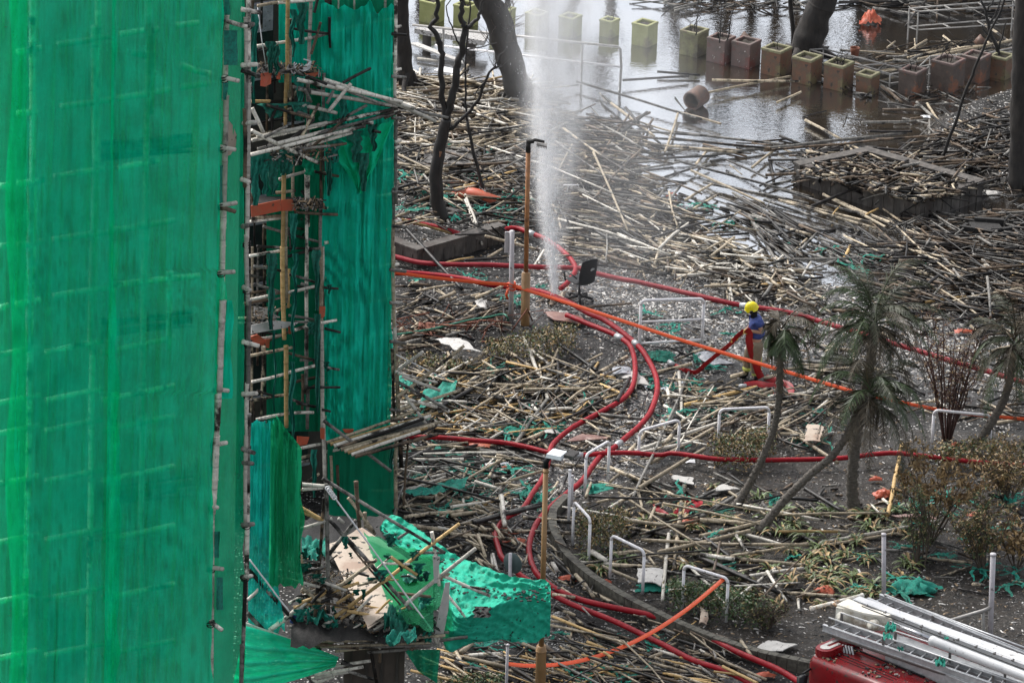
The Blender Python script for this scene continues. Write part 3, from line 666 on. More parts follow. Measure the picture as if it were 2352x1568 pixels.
def backblock(x0, x1, h, label):
    a = G(x0, -330, 0); b_ = G(x1, -330, 0); t = thing('building', label, 'building', a); mb = MB()
    mb.box(((a.x+b_.x)/2, a.y+6, h/2), b_.x-a.x, 10, h); part(mb, 'wall', M['wall'], t, False)
    mb = MB()
    for fl in range(int(h/3)):
        for k in range(int((b_.x-a.x)/2.2)): mb.box((a.x+1.2+k*2.2, a.y+0.98, 1.7+fl*3), 1.2, 0.05, 1.4)
    if mb.v: part(mb, 'window', M['glass'], t, False)
backblock(2020, 2700, 22, 'dark sooty block standing behind the right end of the flooded court')
# ---------------------------------------------------------------- fire hoses
def smooth(P, it=2, sub=4):
    P = [Vector(p) for p in P]; out = []
    for i in range(len(P)-1):
        p0 = P[max(i-1,0)]; p1 = P[i]; p2 = P[i+1]; p3 = P[min(i+2,len(P)-1)]
        for k in range(sub):
            t = k/sub; out.append(0.5*((2*p1)+(p2-p0)*t+(2*p0-5*p1+4*p2-p3)*t*t+(3*p1-p0-3*p2+p3)*t**3))
    out.append(P[-1]); return out
HOSES = []
def hose(label, pts, r=0.058, mat='hose', h=0.10):
    P = smooth([GG(x, y, 0) for x, y in pts], sub=6)
    for i, p in enumerate(P): p.z = max(groundz(p.x, p.y), 0.02)+r*0.9+0.05+h+0.03*noise.noise(Vector((p.x*0.8, p.y*0.8, 3)))
    HOSES.append(P)
    mb = MB(); mb.tube(P, r, 12); c = P[len(P)//2].copy(); c.z = 0
    return single(mb, 'fire_hose', M[mat], label, 'fire hose', c, 'red fire hoses laid across the court')
hose('upper red hose curving from the scaffold down behind the office chair', [(880,492),(910,496),(956,499),(1022,510),(1094,527),(1173,542),(1219,555),(1262,573),(1295,598),(1315,621),(1321,640),(1304,667),(1287,681)], .06)
hose('dusty red hose running straight behind the office chair and the firefighter to the right edge', [(880,600),(913,609),(972,622),(1038,627),(1121,628),(1220,632),(1318,634),(1368,646),(1450,664),(1549,685),(1640,708),(1711,722),(1768,732),(1857,749),(1956,780),(2096,821),(2232,862),(2352,899),(2400,915)], .058, 'hose_pale')
hose('outer red hose passing under the orange tape and bending left again to the road edge', [(870,642),(906,647),(972,649),(1055,657),(1121,672),(1187,681),(1252,692),(1302,713),(1351,739),(1391,756),(1430,784),(1460,809),(1483,838),(1503,878),(1509,911),(1501,948),(1486,977),(1457,1009),(1413,1045),(1384,1062),(1363,1086),(1343,1115),(1314,1144),(1267,1182),(1243,1206),(1226,1235),(1215,1270),(1217,1302),(1232,1338),(1265,1366),(1321,1392),(1400,1415),(1500,1435),(1560,1455),(1620,1482),(1700,1522),(1790,1560),(1850,1600)], .062)
hose('inner red hose starting under the brown sodden board and bending to the sign', [(1300,742),(1318,749),(1351,763),(1401,784),(1430,799),(1447,815),(1457,848),(1457,888),(1447,917),(1424,940),(1384,962),(1340,986),(1308,1006),(1281,1027),(1264,1050),(1258,1083),(1246,1118),(1223,1153),(1199,1188),(1167,1206),(1147,1226),(1138,1250),(1144,1276),(1156,1305),(1200,1345),(1265,1382),(1330,1415),(1420,1452),(1520,1500),(1600,1540),(1680,1568),(1740,1600)], .058)
hose('level red hose crossing the garden from left to right behind the front lamp post', [(900,1024),(925,1027),(1000,1029),(1091,1037),(1150,1042),(1208,1053),(1267,1065),(1325,1070),(1413,1065),(1501,1070),(1618,1077),(1723,1081),(1885,1079),(1948,1076),(2004,1070),(2063,1066),(2142,1074),(2202,1082),(2281,1091),(2352,1094),(2400,1096)], .052, h=0.16)
for hi, fr_ in ((2, .485), (2, .30), (3, .12), (1, .62), (4, .35), (0, .5)):
    P = HOSES[hi]; i_ = int(fr_*(len(P)-1)); d_ = (P[i_+1]-P[i_-1]).normalized(); mb = MB()
    mb.tube([P[i_]-d_*.13, P[i_]-d_*.07, P[i_]-d_*.06, P[i_]+d_*.06, P[i_]+d_*.07, P[i_]+d_*.13], [.064,.066,.078,.078,.066,.064], 12)
    ho = [o_ for o_ in bpy.data.objects if o_.name.startswith('fire_hose')][0]
    o_ = bpy.data.objects[['fire_hose','fire_hose.001','fire_hose.002','fire_hose.003','fire_hose.004'][hi]]; part(mb, 'coupling', M['alu'], o_)
# burst coupling at the foot of the jet
t = thing('hose_nozzle', 'dark hose coupling at the foot of the water jet', 'nozzle', GG(1274,688)); c = GG(1274,688)
mb = MB(); mb.lathe(c+Vector((0,0,0.06)), [(0,-.13),(.075,-.13),(.09,-.08),(.09,.0),(.07,.02),(.07,.09),(.09,.10),(.09,.15),(.045,.16),(0,.16)], 14, Vector((-.5,-.2,.85))); part(mb, 'coupling', M['black_plastic'], t)
mb = MB()
for i in range(7):
    a = i*0.9; P = [c+Vector((math.cos(a)*k*0.12, math.sin(a)*k*0.12, 0.05+0.05*math.sin(k*2+i))) for k in range(5)]; mb.tube(P, [.05,.07,.06,.05,.02], 7, flat=0.5)
part(mb, 'cloth_wrap', M['board'], t)
# ---------------------------------------------------------------- flat hose handled by the firefighter
def ribbon(P, wd, normal=None, th=0.012, wv=None):
    mb = MB(); P = smooth(P, sub=5); rows = []
    for i, p in enumerate(P):
        t = (P[min(i+1,len(P)-1)]-P[max(i-1,0)]).normalized(); nn = Vector(normal) if normal else Vector((0,0,1))
        s = t.cross(nn); s = s.normalized() if s.length > 1e-4 else Vector((1,0,0))
        if wv: s = (s+Vector(wv)*math.sin(i*0.7)).normalized()
        k = nn*(th/2); rows.append([p-s*wd/2+k, p+s*wd/2+k, p+s*wd/2-k, p-s*wd/2-k, p-s*wd/2+k])
    mb.grid([list(r) for r in rows]); return mb
FR = GG(1728, 873); FPL = plane_at(FR, 90)
fp = lambda x, y, o=0.0: W(FPL, *CF(x, y), off=o)
t = thing('flat_fire_hose', 'flat empty red hose hanging from the gloved hands of the firefighter', 'fire hose', GG(1599,854))
gA = [GG(*CF(q, r_), 0.07) for q, r_ in ((80,935),(150,970),(300,1040),(420,1060))]
A = gA+[gA[-1].lerp(fp(840,712,0.0), k) for k in (0.25,0.5,0.75)]+[fp(845,712,.0), fp(925,620,.05), fp(1025,535,.20)]
mb = ribbon(A[1:], 0.095, (0,-1,0.55), wv=(0,0,.35)); part(mb, 'hose', M['flat_hose'], t)
mb = ribbon([fp(1050,525,.27), fp(1090,580,.24), fp(1085,660,.24), fp(1110,780,.24), fp(1150,900,.25), fp(1200,1050,.25), fp(1240,1130,.28)], 0.155, (0.15,-1,0)); part(mb, 'hose', M['flat_hose'], t)
mb = MB(); mb.tube([gA[0], gA[0].lerp(gA[1], .9)], [.065,.06], 10); part(mb, 'coupling', M['alu'], t)
t = thing('flat_fire_hose', 'red flat hose end folded on bamboo at the feet of the firefighter', 'fire hose', GG(1750,885))
B = [GG(*CF(q, r_), .10) for q, r_ in ((1040,1232),(1180,1212),(1300,1232),(1420,1240),(1465,1265),(1450,1310),(1440,1350))]
part(ribbon(B, .20, (0,-.5,.85)), 'hose', M['flat_hose'], t)
B = [GG(*CF(q, r_), .14) for q, r_ in ((1290,1130),(1400,1155),(1500,1190),(1580,1225),(1605,1280),(1590,1345))]
part(ribbon(B, .18, (0,-.5,.85)), 'hose', M['flat_hose'], t)
mb = MB(); mb.tube([GG(*CF(965,1245),.1), GG(*CF(1045,1230),.1)], [.06,.055], 10); part(mb, 'coupling', M['alu'], t)
B = [GG(*C5(q, r_), .08) for q, r_ in ((1415,815),(1440,860),(1490,890),(1560,905),(1620,840),(1680,800),(1750,795),(1760,810),(1720,825),(1660,860),(1600,900))]
mb = ribbon(B, .13, (0,-.4,.9), wv=(0,0,.3)); single(mb, 'hose_scrap', M['hose'], 'crumpled strip of red flat hose lying in the garden below the level hose', 'fire hose', GG(*C5(1600,870)))
# ---------------------------------------------------------------- orange barrier tape
def tape(label, pts, wd=.085, wv=None):
    mb = ribbon(pts, wd, (0,-.75,.65), .004, wv); return single(mb, 'barrier_tape', M['tape'], label, 'barrier tape', pts[len(pts)//2], 'lengths of orange barrier tape')
PP = GG(1174, 740)
ppl = plane_at(PP, 90); k0 = W(ppl, 1174, 654)
tl = W(ppl, 880, 622); tape('orange barrier tape stretched from the scaffold to the grey sign post', [tl, tl.lerp(k0, .35)+Vector((0,0,-.03)), tl.lerp(k0,.7)+Vector((0,0,-.03)), k0], .08)
e1 = GG(1960, 899, 0.85); tape('long orange barrier tape running from the grey post down past the firefighter to the palms', [k0, k0.lerp(e1,.25)+Vector((0,0,-.02)), k0.lerp(e1,.5)+Vector((0,0,-.05)), k0.lerp(e1,.75)+Vector((0,0,-.03)), e1], .085)
e2 = GG(2400, 966, 0.75); tape('orange barrier tape between the palms and the right edge', [e1, e1.lerp(e2,.5)+Vector((0,0,-.12)), e2], .075)
mb = MB()
for k in range(3): mb.tube([k0+Vector((math.cos(a)*.085, math.sin(a)*.085, -.1+k*.07+.02*math.sin(a*2))) for a in [j*.6 for j in range(12)]], .028, 5, flat=.5)
mb.tube([k0+Vector((-.07,-.08,-.1)), k0+Vector((-.1,-.1,-.22)), k0+Vector((-.06,-.1,-.32))], [.03,.035,.02], 5, flat=.4)
single(mb, 'tape_knot', M['tape'], 'knot of orange tape wound round the grey sign post', 'barrier tape', k0)
a_ = G(*C5(1965,1385), 0.85); b_ = GG(1168, 1524, 0.9)
A_ = W(plane_at(GG(1670,1424),90), 1665, 1326)
b_ = W(plane_at(GG(1163,1600),90), 1168, 1524)
mids = [A_.lerp(b_, k)+Vector((0,0,-1.15*4*k*(1-k)*0.55)) for k in (0,.15,.3,.45,.6,.75,.9,1)]
tape('slack curve of orange tape from the white hoop rail to the post by the tarpaulin', mids, .085)

# ---------------------------------------------------------------- posts, hoops, lamps
def hoop(label, p1, p2, top1, top2, r=.032, mat='white_paint', base=None, rails=0):
    a = GG(*p1); b_ = GG(*p2); t = thing('hoop_railing', label, 'railing', a.lerp(b_, .5), 'white tube railings round the garden')
    A = W(plane_at(a, 90), *top1); B = W(plane_at(b_, 90), *top2); A = Vector((a.x, a.y, A.z)) if abs(A.x-a.x) < .08 else A; B = Vector((b_.x, b_.y, B.z)) if abs(B.x-b_.x) < .08 else B
    d = (B-A).normalized(); cr = .11; down1 = (a-A).normalized(); down2 = (b_-B).normalized()
    mb = MB(); mb.tube([a-Vector((0,0,.1)), A+down1*cr*1.05], r, 10); part(mb, 'post', M[mat], t)
    mb = MB(); mb.tube([b_-Vector((0,0,.1)), B+down2*cr*1.05], r, 10); part(mb, 'post', M[mat], t)
    mb = MB(); q = lambda C, u, v: [C+u*cr*(1-math.sin(k*math.pi/8))+v*cr*(1-math.cos(k*math.pi/8)) for k in range(5)]
    mb.tube(q(A, down1, d)+q(B, down2, -d)[::-1], r, 10); part(mb, 'top_rail', M[mat], t)
    for k in range(rails):
        f_ = (k+1)/(rails+.35); mb = MB(); mb.tube([A.lerp(a, f_), B.lerp(b_, f_)], r*.8, 8); part(mb, 'rail', M[mat], t)
    return t
hoop('white hoop railing crossed by a thin leaning grey cane, beyond the hose curve', (1466,1064), (1557,1056), (1466,989), (1558,963))
hoop('white hoop railing with two hoses passing behind it, just above the green net heap', (1343,1140), (1396,1108), (1345,1043), (1398,1012))
hoop('white hoop railing at the left corner of the garden, left of the wilted hedge', (1315,1252), (1352,1290), (1318,1151), (1355,1191))
hoop('white hoop railing standing alone inside the kerb with a pale board behind it', (1401,1326), (1476,1363), (1403,1228), (1480,1265))
hoop('white hoop railing in front of the green hedge with orange tape tied to its corner', (1567,1400), (1668,1428), (1572,1297), (1672,1328))
hoop('white hoop railing rising behind the brown hedge left of the palms', (1649,1030), (1763,1022), (1650,940), (1768,935))
hoop('white hoop railing half hidden behind the palms at the right', (2140,1030), (2272,1040), (2142,941), (2275,954))
hoop('tall paint-flaked barrier of three rails left of the firefighter', (1468,806), (1612,796), (1470,690), (1613,686), .036, rails=2)
def post(label, base, top, r, mat, name='post', cat='post', cap=True, group=None):
    a = GG(*base); b_ = W(plane_at(a, 90), *top); mb = MB(); mb.tube([a-Vector((0,0,.15)), b_], r, 12)
    if cap: mb.tube([b_-Vector((0,0,.03)), b_+Vector((0,0,.012))], r*1.15, 12)
    return single(mb, name, M[mat], label, cat, a, group)
post('first of two grey tube posts side by side left of the hoop railings', (1306,1214), (1309,1079), .032, 'white_paint')
post('second short grey tube post close behind the twin by the hoses', (1313,1170), (1315,1092), .028, 'grey_post')
post('plain grey post with a squared top standing in the garden above the truck ladder', (2031,1398), (2030,1226), .045, 'grey_post')
post('tall mottled grey post behind the truck ladders at the right', (2274,1490), (2281,1272), .055, 'grey_post')
a = GG(2260,1490); b_ = W(plane_at(a,90), 2258, 1402); c_ = W(plane_at(a,90),2277,1394)
mb = MB(); mb.tube([a, b_], .035, 10); mb.tube([W(plane_at(GG(2150,1500),90),2150,1434), b_, c_], .04, 10); single(mb, 'broken_railing', M['frame_grey'], 'broken soot-flaked pipe railing leaning on the tall mottled post', 'railing', a)
post('thin grey post holding the orange tape under the green tarpaulin', (1161,1640), (1166,1480), .03, 'grey_post')
# grey sign post with small board
t = thing('sign_post', 'grey sign post with a small edge-on board and orange tape round it', 'sign post', PP); z = W(ppl, 1177, 530)
mb = MB(); mb.tube([Vector((PP.x,PP.y,PP.z-.1)), Vector((z.x-.01,PP.y,z.z))], .055, 12); part(mb, 'post', M['grey_post'], t)
mb = MB(); q = W(ppl, 1168, 557); mb.box((q.x, PP.y+.03, q.z), .17, .03, .5, Matrix.Rotation(R(8),3,'Z')); part(mb, 'board', M['grey_post'], t, False)
# round sign seen from behind
a = GG(1171, 1395); z = W(plane_at(a, 90), 1172, 1270); t = thing('round_sign', 'round road sign seen from behind, standing beyond the green tarpaulin', 'sign', a)
mb = MB(); mb.tube([a, Vector((z.x, a.y, z.z))], .035, 10); part(mb, 'post', M['grey_post'], t)
q = W(plane_at(a, 90), 1173, 1295); mb = MB(); ax = Vector((.55,.82,0)).normalized()
mb.lathe(Vector((q.x, a.y, q.z))+ax*.06, [(0,0),(.22,0),(.225,.01),(.22,.02),(0,.02)], 32, ax); part(mb, 'disc', M['signback'], t)
# back lamp post
a = GG(1206, 746); pl = plane_at(a, 90); Z = lambda y, x=1208: W(pl, x, y); t = thing('lamp_post', 'scorched brown lamp post with a burnt head standing left of the water jet', 'lamp post', a)
def at(y): q = Z(y, 1206+(746-y)*0.018); return Vector((q.x, q.y, q.z))
mb = MB(); mb.tube([a-Vector((0,0,.1)), at(740), at(628)], .10, 16); mb.tube([at(630), at(624)], [.10,.055], 16); part(mb, 'base_tube', M['brown_post'], t)
mb = MB(); mb.tube([at(628), at(500), at(345)], .052, 12); part(mb, 'pole', M['rust_post'], t)
mb = MB(); mb.tube([at(350), at(322)], .055, 12); mb.tube([at(326), at(323)+Vector((.15,0,.02)), at(322)+Vector((.36,0,-.03))], [.05,.04,.03], 8)
mb.box(at(326)+Vector((.05,0,.02)), .16, .12, .07); part(mb, 'arm', M['char_wood'], t)
mb = MB(); rr = Matrix.Rotation(R(10),3,'Y')
mb.box(at(331)+Vector((.30,0,0)), .24, .2, .03, rr)
for k in range(7): mb.box(at(331)+Vector((.20+k*.035,0,.0-.006*k)), .012, .2, .07, rr)
part(mb, 'lamp_head', M['frame_grey'], t, False)
# front lamp post
a = GG(1240, 1652); pl = plane_at(a, 90)
def at(y): q = W(pl, 1254-(y-1070)*0.026, y); return Vector((q.x, a.y, q.z))
t = thing('lamp_post', 'clean brown lamp post with a flat pale lamp head rising out of the green tarpaulin', 'lamp post', a)
mb = MB(); mb.tube([a, at(1500), at(1482)], [.105,.10,.095], 16); mb.tube([at(1496),at(1492)], .108, 16); part(mb, 'base_tube', M['brown_post'], t)
mb = MB(); mb.tube([at(1484), at(1072)], .052, 14); mb.tube([at(1084), at(1080)], .06, 14); part(mb, 'pole', M['brown_post'], t)
mb = MB(); mb.tube([at(1074), at(1060), at(1050)+Vector((.05,0,.01))], .055, 12); part(mb, 'neck', M['black_plastic'], t)
hd = at(1043)+Vector((.26,.02,.02)); rr = Matrix.Rotation(R(-24),3,'Z')
mb = MB(); mb.box(hd+Vector((-.06,-.05,0)), .32, .34, .075, rr, taper=.9); o = part(mb, 'lamp_head', M['lampgrey'], t, False)
mb = MB()
for k in range(9): mb.box(hd+rr@Vector((.13+k*.022,.06,.0)), .008, .30, .06, rr)
mb.box(hd+rr@Vector((.2,.06,-.025)), .2, .28, .02, rr); part(mb, 'cooling_fins', M['alu_dark'], o, False)

# ---------------------------------------------------------------- office chair
a = GG(1330, 690); t = thing('office_chair', 'black high-back office chair with one armrest facing away, standing on the wet road', 'office chair', a)
cw = lambda x, y, off=0.0: W(plane_at(a, 90), 2150/1.7415+x/(4.48*1.7415), 950/1.7415+y/(4.48*1.7415), off)
rz = Matrix.Rotation(R(38), 3, 'Z')
def L(x, y, z): return a+rz@Vector((x, y, z))
for k in range(5):
    an = 2*math.pi*k/5+.35; mb = MB(); d = Vector((math.cos(an), math.sin(an), 0))
    mb.tube([L(0,0,.115), a+rz@(d*.16)+Vector((0,0,.115)), a+rz@(d*.32)+Vector((0,0,.075))], [.042,.036,.030], 8, flat=.9); o = part(mb, 'leg', M['black_plastic'], t)
    mb = MB(); c = a+rz@(d*.32); mb.tube([c+Vector((-.028,0,.03)), c+Vector((.028,0,.03))], .03, 12); part(mb, 'castor', M['black_plastic'], o)
mb = MB(); mb.tube([L(0,0,.09), L(0,0,.28)], .034, 12); mb.tube([L(0,0,.28), L(0,0,.45)], .018, 10); part(mb, 'column', M['black_plastic'], t)
mb = MB(); mb.box(L(0,0,.455), .22, .16, .05, rz); part(mb, 'mechanism', M['black_plastic'], t, False)
# seat: x = width, y = forwards
def cushion(sx, sy, th, f):
    mb = MB(); N = 10; top = []; bot = []
    for i in range(N+1):
        u = i/N*2-1; r1 = []; r2 = []
        for j in range(N+1):
            v = j/N*2-1; e_ = (1-abs(u)**5)*(1-abs(v)**5); k = 1-.10*(u*u*v*v)
            r1.append(f(u*sx/2*k, v*sy/2*k, th/2*e_**.5)); r2.append(f(u*sx/2*k, v*sy/2*k, -th/2*e_**.5))
        top.append(r1); bot.append(r2)
    mb.grid(top); mb.grid([r[::-1] for r in bot]); return mb
part(cushion(.50, .48, .08, lambda x, y, z: L(x, y+.03, .50+z+.02*(y*3)**2)), 'seat', M['seat_grey'], t)
bt = R(10)
def BK(x, z, y): # back panel local: x across, z up, y thickness
    return L(x*(1.04-.05*max(0, z-.2)), -.22-math.sin(bt)*z-y*math.cos(bt)-.05*math.cos(x*5), .47+z*math.cos(bt)-y*math.sin(bt))
part(cushion(.48, .66, .055, lambda x, y, z: BK(x, y+.33, z)), 'backrest', M['mesh_black'], t)
mb = MB(); mb.prism([BK(.00,.39,.04), BK(.10,.41,.04), BK(.10,.44,.04), BK(.04,.455,.04), BK(-.005,.43,.04)][::-1], .02); part(mb, 'handle_slot', M['alu'], t, False, label='pale worn grip slot')
mb = MB()
for sgn in (-1,):
    mb.tube([L(.27*sgn,.18,.50), L(.29*sgn,.20,.60), L(.29*sgn,.22,.70)], .022, 8)
    mb.tube([L(.29*sgn,.26,.69), L(.29*sgn,.2,.715), L(.29*sgn,.05,.72), L(.28*sgn,-.1,.70), L(.26*sgn,-.22,.66)], .024, 8, flat=.6)
part(mb, 'armrest', M['black_plastic'], t)

# ---------------------------------------------------------------- firefighter
F0 = FR.copy()
person = thing('person', 'firefighter in yellow helmet, blue shirt and khaki trousers pulling flat red hose', 'person', F0)
def skinmesh(name, pts, edges, rads, mat, root=0, parent=person, sub=2):
    me = bpy.data.meshes.new(name); me.from_pydata([tuple(p) for p in pts], edges, []); me.materials.append(mat)
    o = bpy.data.objects.new(name, me); col.objects.link(o); o.parent = parent
    md = o.modifiers.new('skin', 'SKIN'); md.use_smooth_shade = True
    for i, v in enumerate(me.skin_vertices[0].data):
        r_ = rads[i]; v.radius = (r_, r_) if not hasattr(r_, '__len__') else r_; v.use_root = (i == root)
    s = o.modifiers.new('sub', 'SUBSURF'); s.levels = sub; s.render_levels = sub; return o
# body: x to the picture's right, y away, z up, figure faces left (-x)
hipL, hipR = (-.03,-.10,.94), (.03,.12,.94)
P_ = [(.02,0,.97),(.04,0,1.10),(.05,.0,1.25),(.03,0,1.42),(.0,0,1.52),(-.04,0,1.58),(-.075,0,1.66),(-.09,0,1.74),
      (.06,-.19,1.46),(.155,-.22,1.235),(-.04,-.20,1.245),(-.12,-.19,1.25),        # near arm
      (.0,.18,1.45),(-.10,.20,1.20),(-.30,.12,1.02),(-.38,.10,.97),                # far arm
      (.05,-.11,.90),(.03,-.12,.50),(.08,-.12,.10),(-.04,-.12,.045),
      (.0,.12,.90),(-.10,.14,.50),(-.13,.13,.10),(-.25,.12,.045)]
E_ = [(0,1),(1,2),(2,3),(3,4),(4,5),(5,6),(6,7),(3,8),(8,9),(9,10),(10,11),(3,12),(12,13),(13,14),(14,15),(0,16),(16,17),(17,18),(18,19),(0,20),(20,21),(21,22),(22,23)]
RD = [(.14,.16),(.13,.15),(.14,.17),(.13,.17),(.07,.07),(.058,.058),(.085,.08),(.08,.075),.06,.05,.04,.03,.055,.048,.036,.03,.085,.062,.045,.035,.085,.062,.045,.035]
skinmesh('body', P_, E_, RD, M['skin'])
# shirt with short sleeves
S = [(.02,0,1.00),(.04,0,1.12),(.05,0,1.27),(.03,0,1.43),(.0,0,1.53),(.07,-.205,1.46),(.12,-.225,1.33),(.0,.20,1.45),(-.05,.21,1.33)]
skinmesh('shirt', S, [(0,1),(1,2),(2,3),(3,4),(3,5),(5,6),(3,7),(7,8)], [(.205,.20),(.205,.20),(.215,.22),(.20,.22),(.09,.085),.105,.095,.09,.08], M['blue'])
T = [(.02,0,1.0),(.03,0,.93),(.055,-.12,.80),(.035,-.125,.50),(.075,-.12,.16),(-.01,.12,.80),(-.10,.14,.50),(-.13,.13,.16)]
skinmesh('trousers', T, [(0,1),(1,2),(2,3),(3,4),(1,5),(5,6),(6,7)], [(.205,.20),(.21,.20),(.17,.16),.135,.105,(.16,.15),.13,.105], M['khaki'])
mb = MB(); mb.box(F0+Vector((.06,-.235,.66)), .15, .05, .19, Matrix.Rotation(R(4),3,'Y')); part(mb, 'pocket', M['khaki'], person, False)
mb = MB(); mb.tube([F0+Vector((.04,-.12,.56)), F0+Vector((.055,-.12,.40))], [.122,.118], 14); mb.tube([F0+Vector((-.085,.14,.56)), F0+Vector((-.11,.135,.40))], [.12,.115], 14); part(mb, 'knee_patch', M['black_plastic'], person)
for (p, q) in (((.068,-.12,.27),(.075,-.12,.19)), ((-.12,.13,.27),(-.13,.13,.19))):
    mb = MB(); mb.tube([F0+Vector(p), F0+Vector(q)], .102, 14); part(mb, 'reflective_band', M['hiviz'], person)
mb = MB(); mb.tube([F0+Vector((.165,-.14,.70)), F0+Vector((.165,-.13,.3))], .02, 6, flat=.5); part(mb, 'reflective_stripe', M['hiviz'], person)
for bx, by, dx in ((.08,-.12,-.17), (-.13,.13,-.17)):
    skinmesh('boot', [(bx,by,.20),(bx,by,.06),(bx+dx*.6,by,.045),(bx+dx,by,.04)], [(0,1),(1,2),(2,3)], [.075,.068,(.06,.05),(.05,.04)], M['boot'])
# gloves with five fingers each, closed round the hose
def glove(c, d, sd, side):
    c = Vector(c); d = Vector(d).normalized(); sd = Vector(sd).normalized(); up = d.cross(sd).normalized()
    pts = [c-d*.09, c, c+d*.05]; ed = [(0,1),(1,2)]; rd = [.052,(.055,.042),(.052,.038)]
    for k in range(4):
        o = sd*((k-1.5)*.024); l = (.075,.085,.08,.062)[k]; b = len(pts)
        pts += [c+d*.06+o, c+d*(.06+l*.45)+o-up*side*.012, c+d*(.06+l*.55)+o-up*side*.045, c+d*(.06+l*.15)+o-up*side*.06]; ed += [(2,b),(b,b+1),(b+1,b+2),(b+2,b+3)]; rd += [.018,.016,.015,.013]
    b = len(pts); pts += [c+sd*-.045-up*side*.01, c+d*.045-sd*.055-up*side*.04, c+d*.07-sd*.035-up*side*.055]; ed += [(1,b),(b,b+1),(b+1,b+2)]; rd += [.017,.014,.012]
    skinmesh('glove', pts, ed, rd, M['glove'], sub=1)
glove((-.155,-.20,1.25), (-1,-.2,-.1), (0,.2,1), 1); glove((-.42,.07,.945), (-.9,-.3,-.4), (0,.5,.8), 1)
# head: face, helmet
H = F0+Vector((-.095,0,1.705)); mb = MB(); mb.tube([H+Vector((-.085,0,.005)), H+Vector((-.115,0,-.015)), H+Vector((-.088,0,-.03))], [.010,.018,.012], 8); part(mb, 'nose', M['skin'], person)
mb = MB(); mb.lathe(H+Vector((-.072,0,-.065)), [(0,.05),(.035,.045),(.055,.02),(.06,-.02)], 14, Vector((-1,0,-.2))); part(mb, 'face_mask', M['mask'], person)
mb = MB()
for s_ in (-1,1): mb.lathe(H+Vector((-.082,.03*s_,.02)), [(0,.012),(.010,.008),(.013,0)], 10, Vector((-1,.2*s_,0)))
part(mb, 'eye', M['boot'], person)
mb = MB(); mb.tube([H+Vector((.01,-.085,.01)), H+Vector((.012,-.098,-.015)), H+Vector((.005,-.088,-.04))], [.012,.016,.01], 8); part(mb, 'ear', M['skin'], person)
mb = MB(); mb.lathe(H+Vector((-.035,0,-.035)), [(0,.075),(.045,.07),(.075,.04),(.085,0),(.075,-.05),(.05,-.075),(0,-.085)], 16); part(mb, 'face', M['skin'], person)
mb = MB(); tl_ = Matrix.Rotation(R(-14),3,'Y'); rows = []
for i in range(10):
    an = i/9*R(98); r_ = []
    for j in range(25):
        q = 2*math.pi*j/24; rx, ry, rz_ = .150, .122, .140
        x = rx*math.sin(an)*math.cos(q); y = ry*math.sin(an)*math.sin(q); z = rz_*math.cos(an)
        if i == 9: x *= 1.14; y *= 1.08
        if i >= 8 and abs(math.cos(q)) < .75: z -= .05
        r_.append(H+Vector((-.0,0,.03))+tl_@Vector((x, y, z)))
    rows.append(r_)
mb.grid(rows); hl = part(mb, 'helmet', M['helmet'], person)
mb = MB(); mb.tube([H+Vector((-.0,-.15,-.0)), H+Vector((-.005,-.155,-.055))], [.038,.03], 6); part(mb, 'side_cover', M['black_plastic'], hl)
mb = MB(); rows = []
for i in range(5):
    rows.append([H+Vector((.0+.13*math.cos(q)*(1+.02*i), .125*math.sin(q)*(1+.02*i), -.02-.04*i)) for q in [R(-95+190*j/14) for j in range(15)]])
mb.grid(rows); part(mb, 'neck_guard', M['black_plastic'], hl)

# ---------------------------------------------------------------- aerial ladder truck (bottom right)
TO = G(1862, 1500, 3.0); HD = R(47)
tu = Vector((math.sin(HD), -math.cos(HD), 0)); tv = Vector((math.cos(HD), math.sin(HD), 0)); tz = Vector((0,0,1))
def TT(u, v, z): return Vector((TO.x, TO.y, 0))+tu*u+tv*v+tz*z
TR = Matrix((tu, tv, tz)).transposed()
def tuv(x, y, z):
    p = G(x, y, z)-Vector((TO.x, TO.y, 0)); return p.dot(tu), p.dot(tv)
truck = thing('fire_truck', 'red fire truck with white boom and long aluminium ladders at the bottom right', 'fire truck', Vector((TO.x, TO.y, 0)))
# cab: profile in (v across, z) swept along u
def rbox(mb, u0_, u1, v0, v1, z0, z1, rr=.12, n=4):
    prof = []
    for (cv, cz, a0) in ((v0+rr, z1-rr, 180), (v1-rr, z1-rr, 90)):
        for k in range(n+1):
            an = R(a0-90*k/n); prof.append((cv+rr*math.cos(an), cz+rr*math.sin(an)))
    prof = [(v0, z0)]+prof+[(v1, z0)]
    us = [u0_, u0_+.03, u0_+.12, u1]; ins = [.16, .05, 0, 0]
    rows = []
    for u, i_ in zip(us, ins):
        rows.append([TT(u, v+(i_ if v < (v0+v1)/2 else -i_), z-(i_ if z > z0 else 0)) for v, z in prof])
    mb.grid(rows); b = len(mb.v); mb.v += rows[0]; mb.face(range(b, b+len(prof)))
    b = len(mb.v); mb.v += rows[-1]; mb.face(list(range(b, b+len(prof)))[::-1])
mb = MB(); rbox(mb, 0, 2.4, -.1, 2.3, .7, 3.0, .14); cab = part(mb, 'cab', M['truck_red'], truck)
mb = MB()
for k in range(3): mb.box(TT(1.0+.0*k, .22+k*.09, 3.0), 1.7, .018, .014, TR)
mb.box(TT(1.2,.75,3.01), 1.9, .03, .035, TR); part(mb, 'roof_ridge', M['black_plastic'], cab, False)
mb = MB(); mb.box(TT(-.012,1.1,2.15), .03, 2.0, .75, TR); part(mb, 'windscreen', M['glass'], cab, False)
mb = MB(); mb.box(TT(.75,-.105,2.15), .9, .03, .7, TR); part(mb, 'side_window', M['glass'], cab, False)
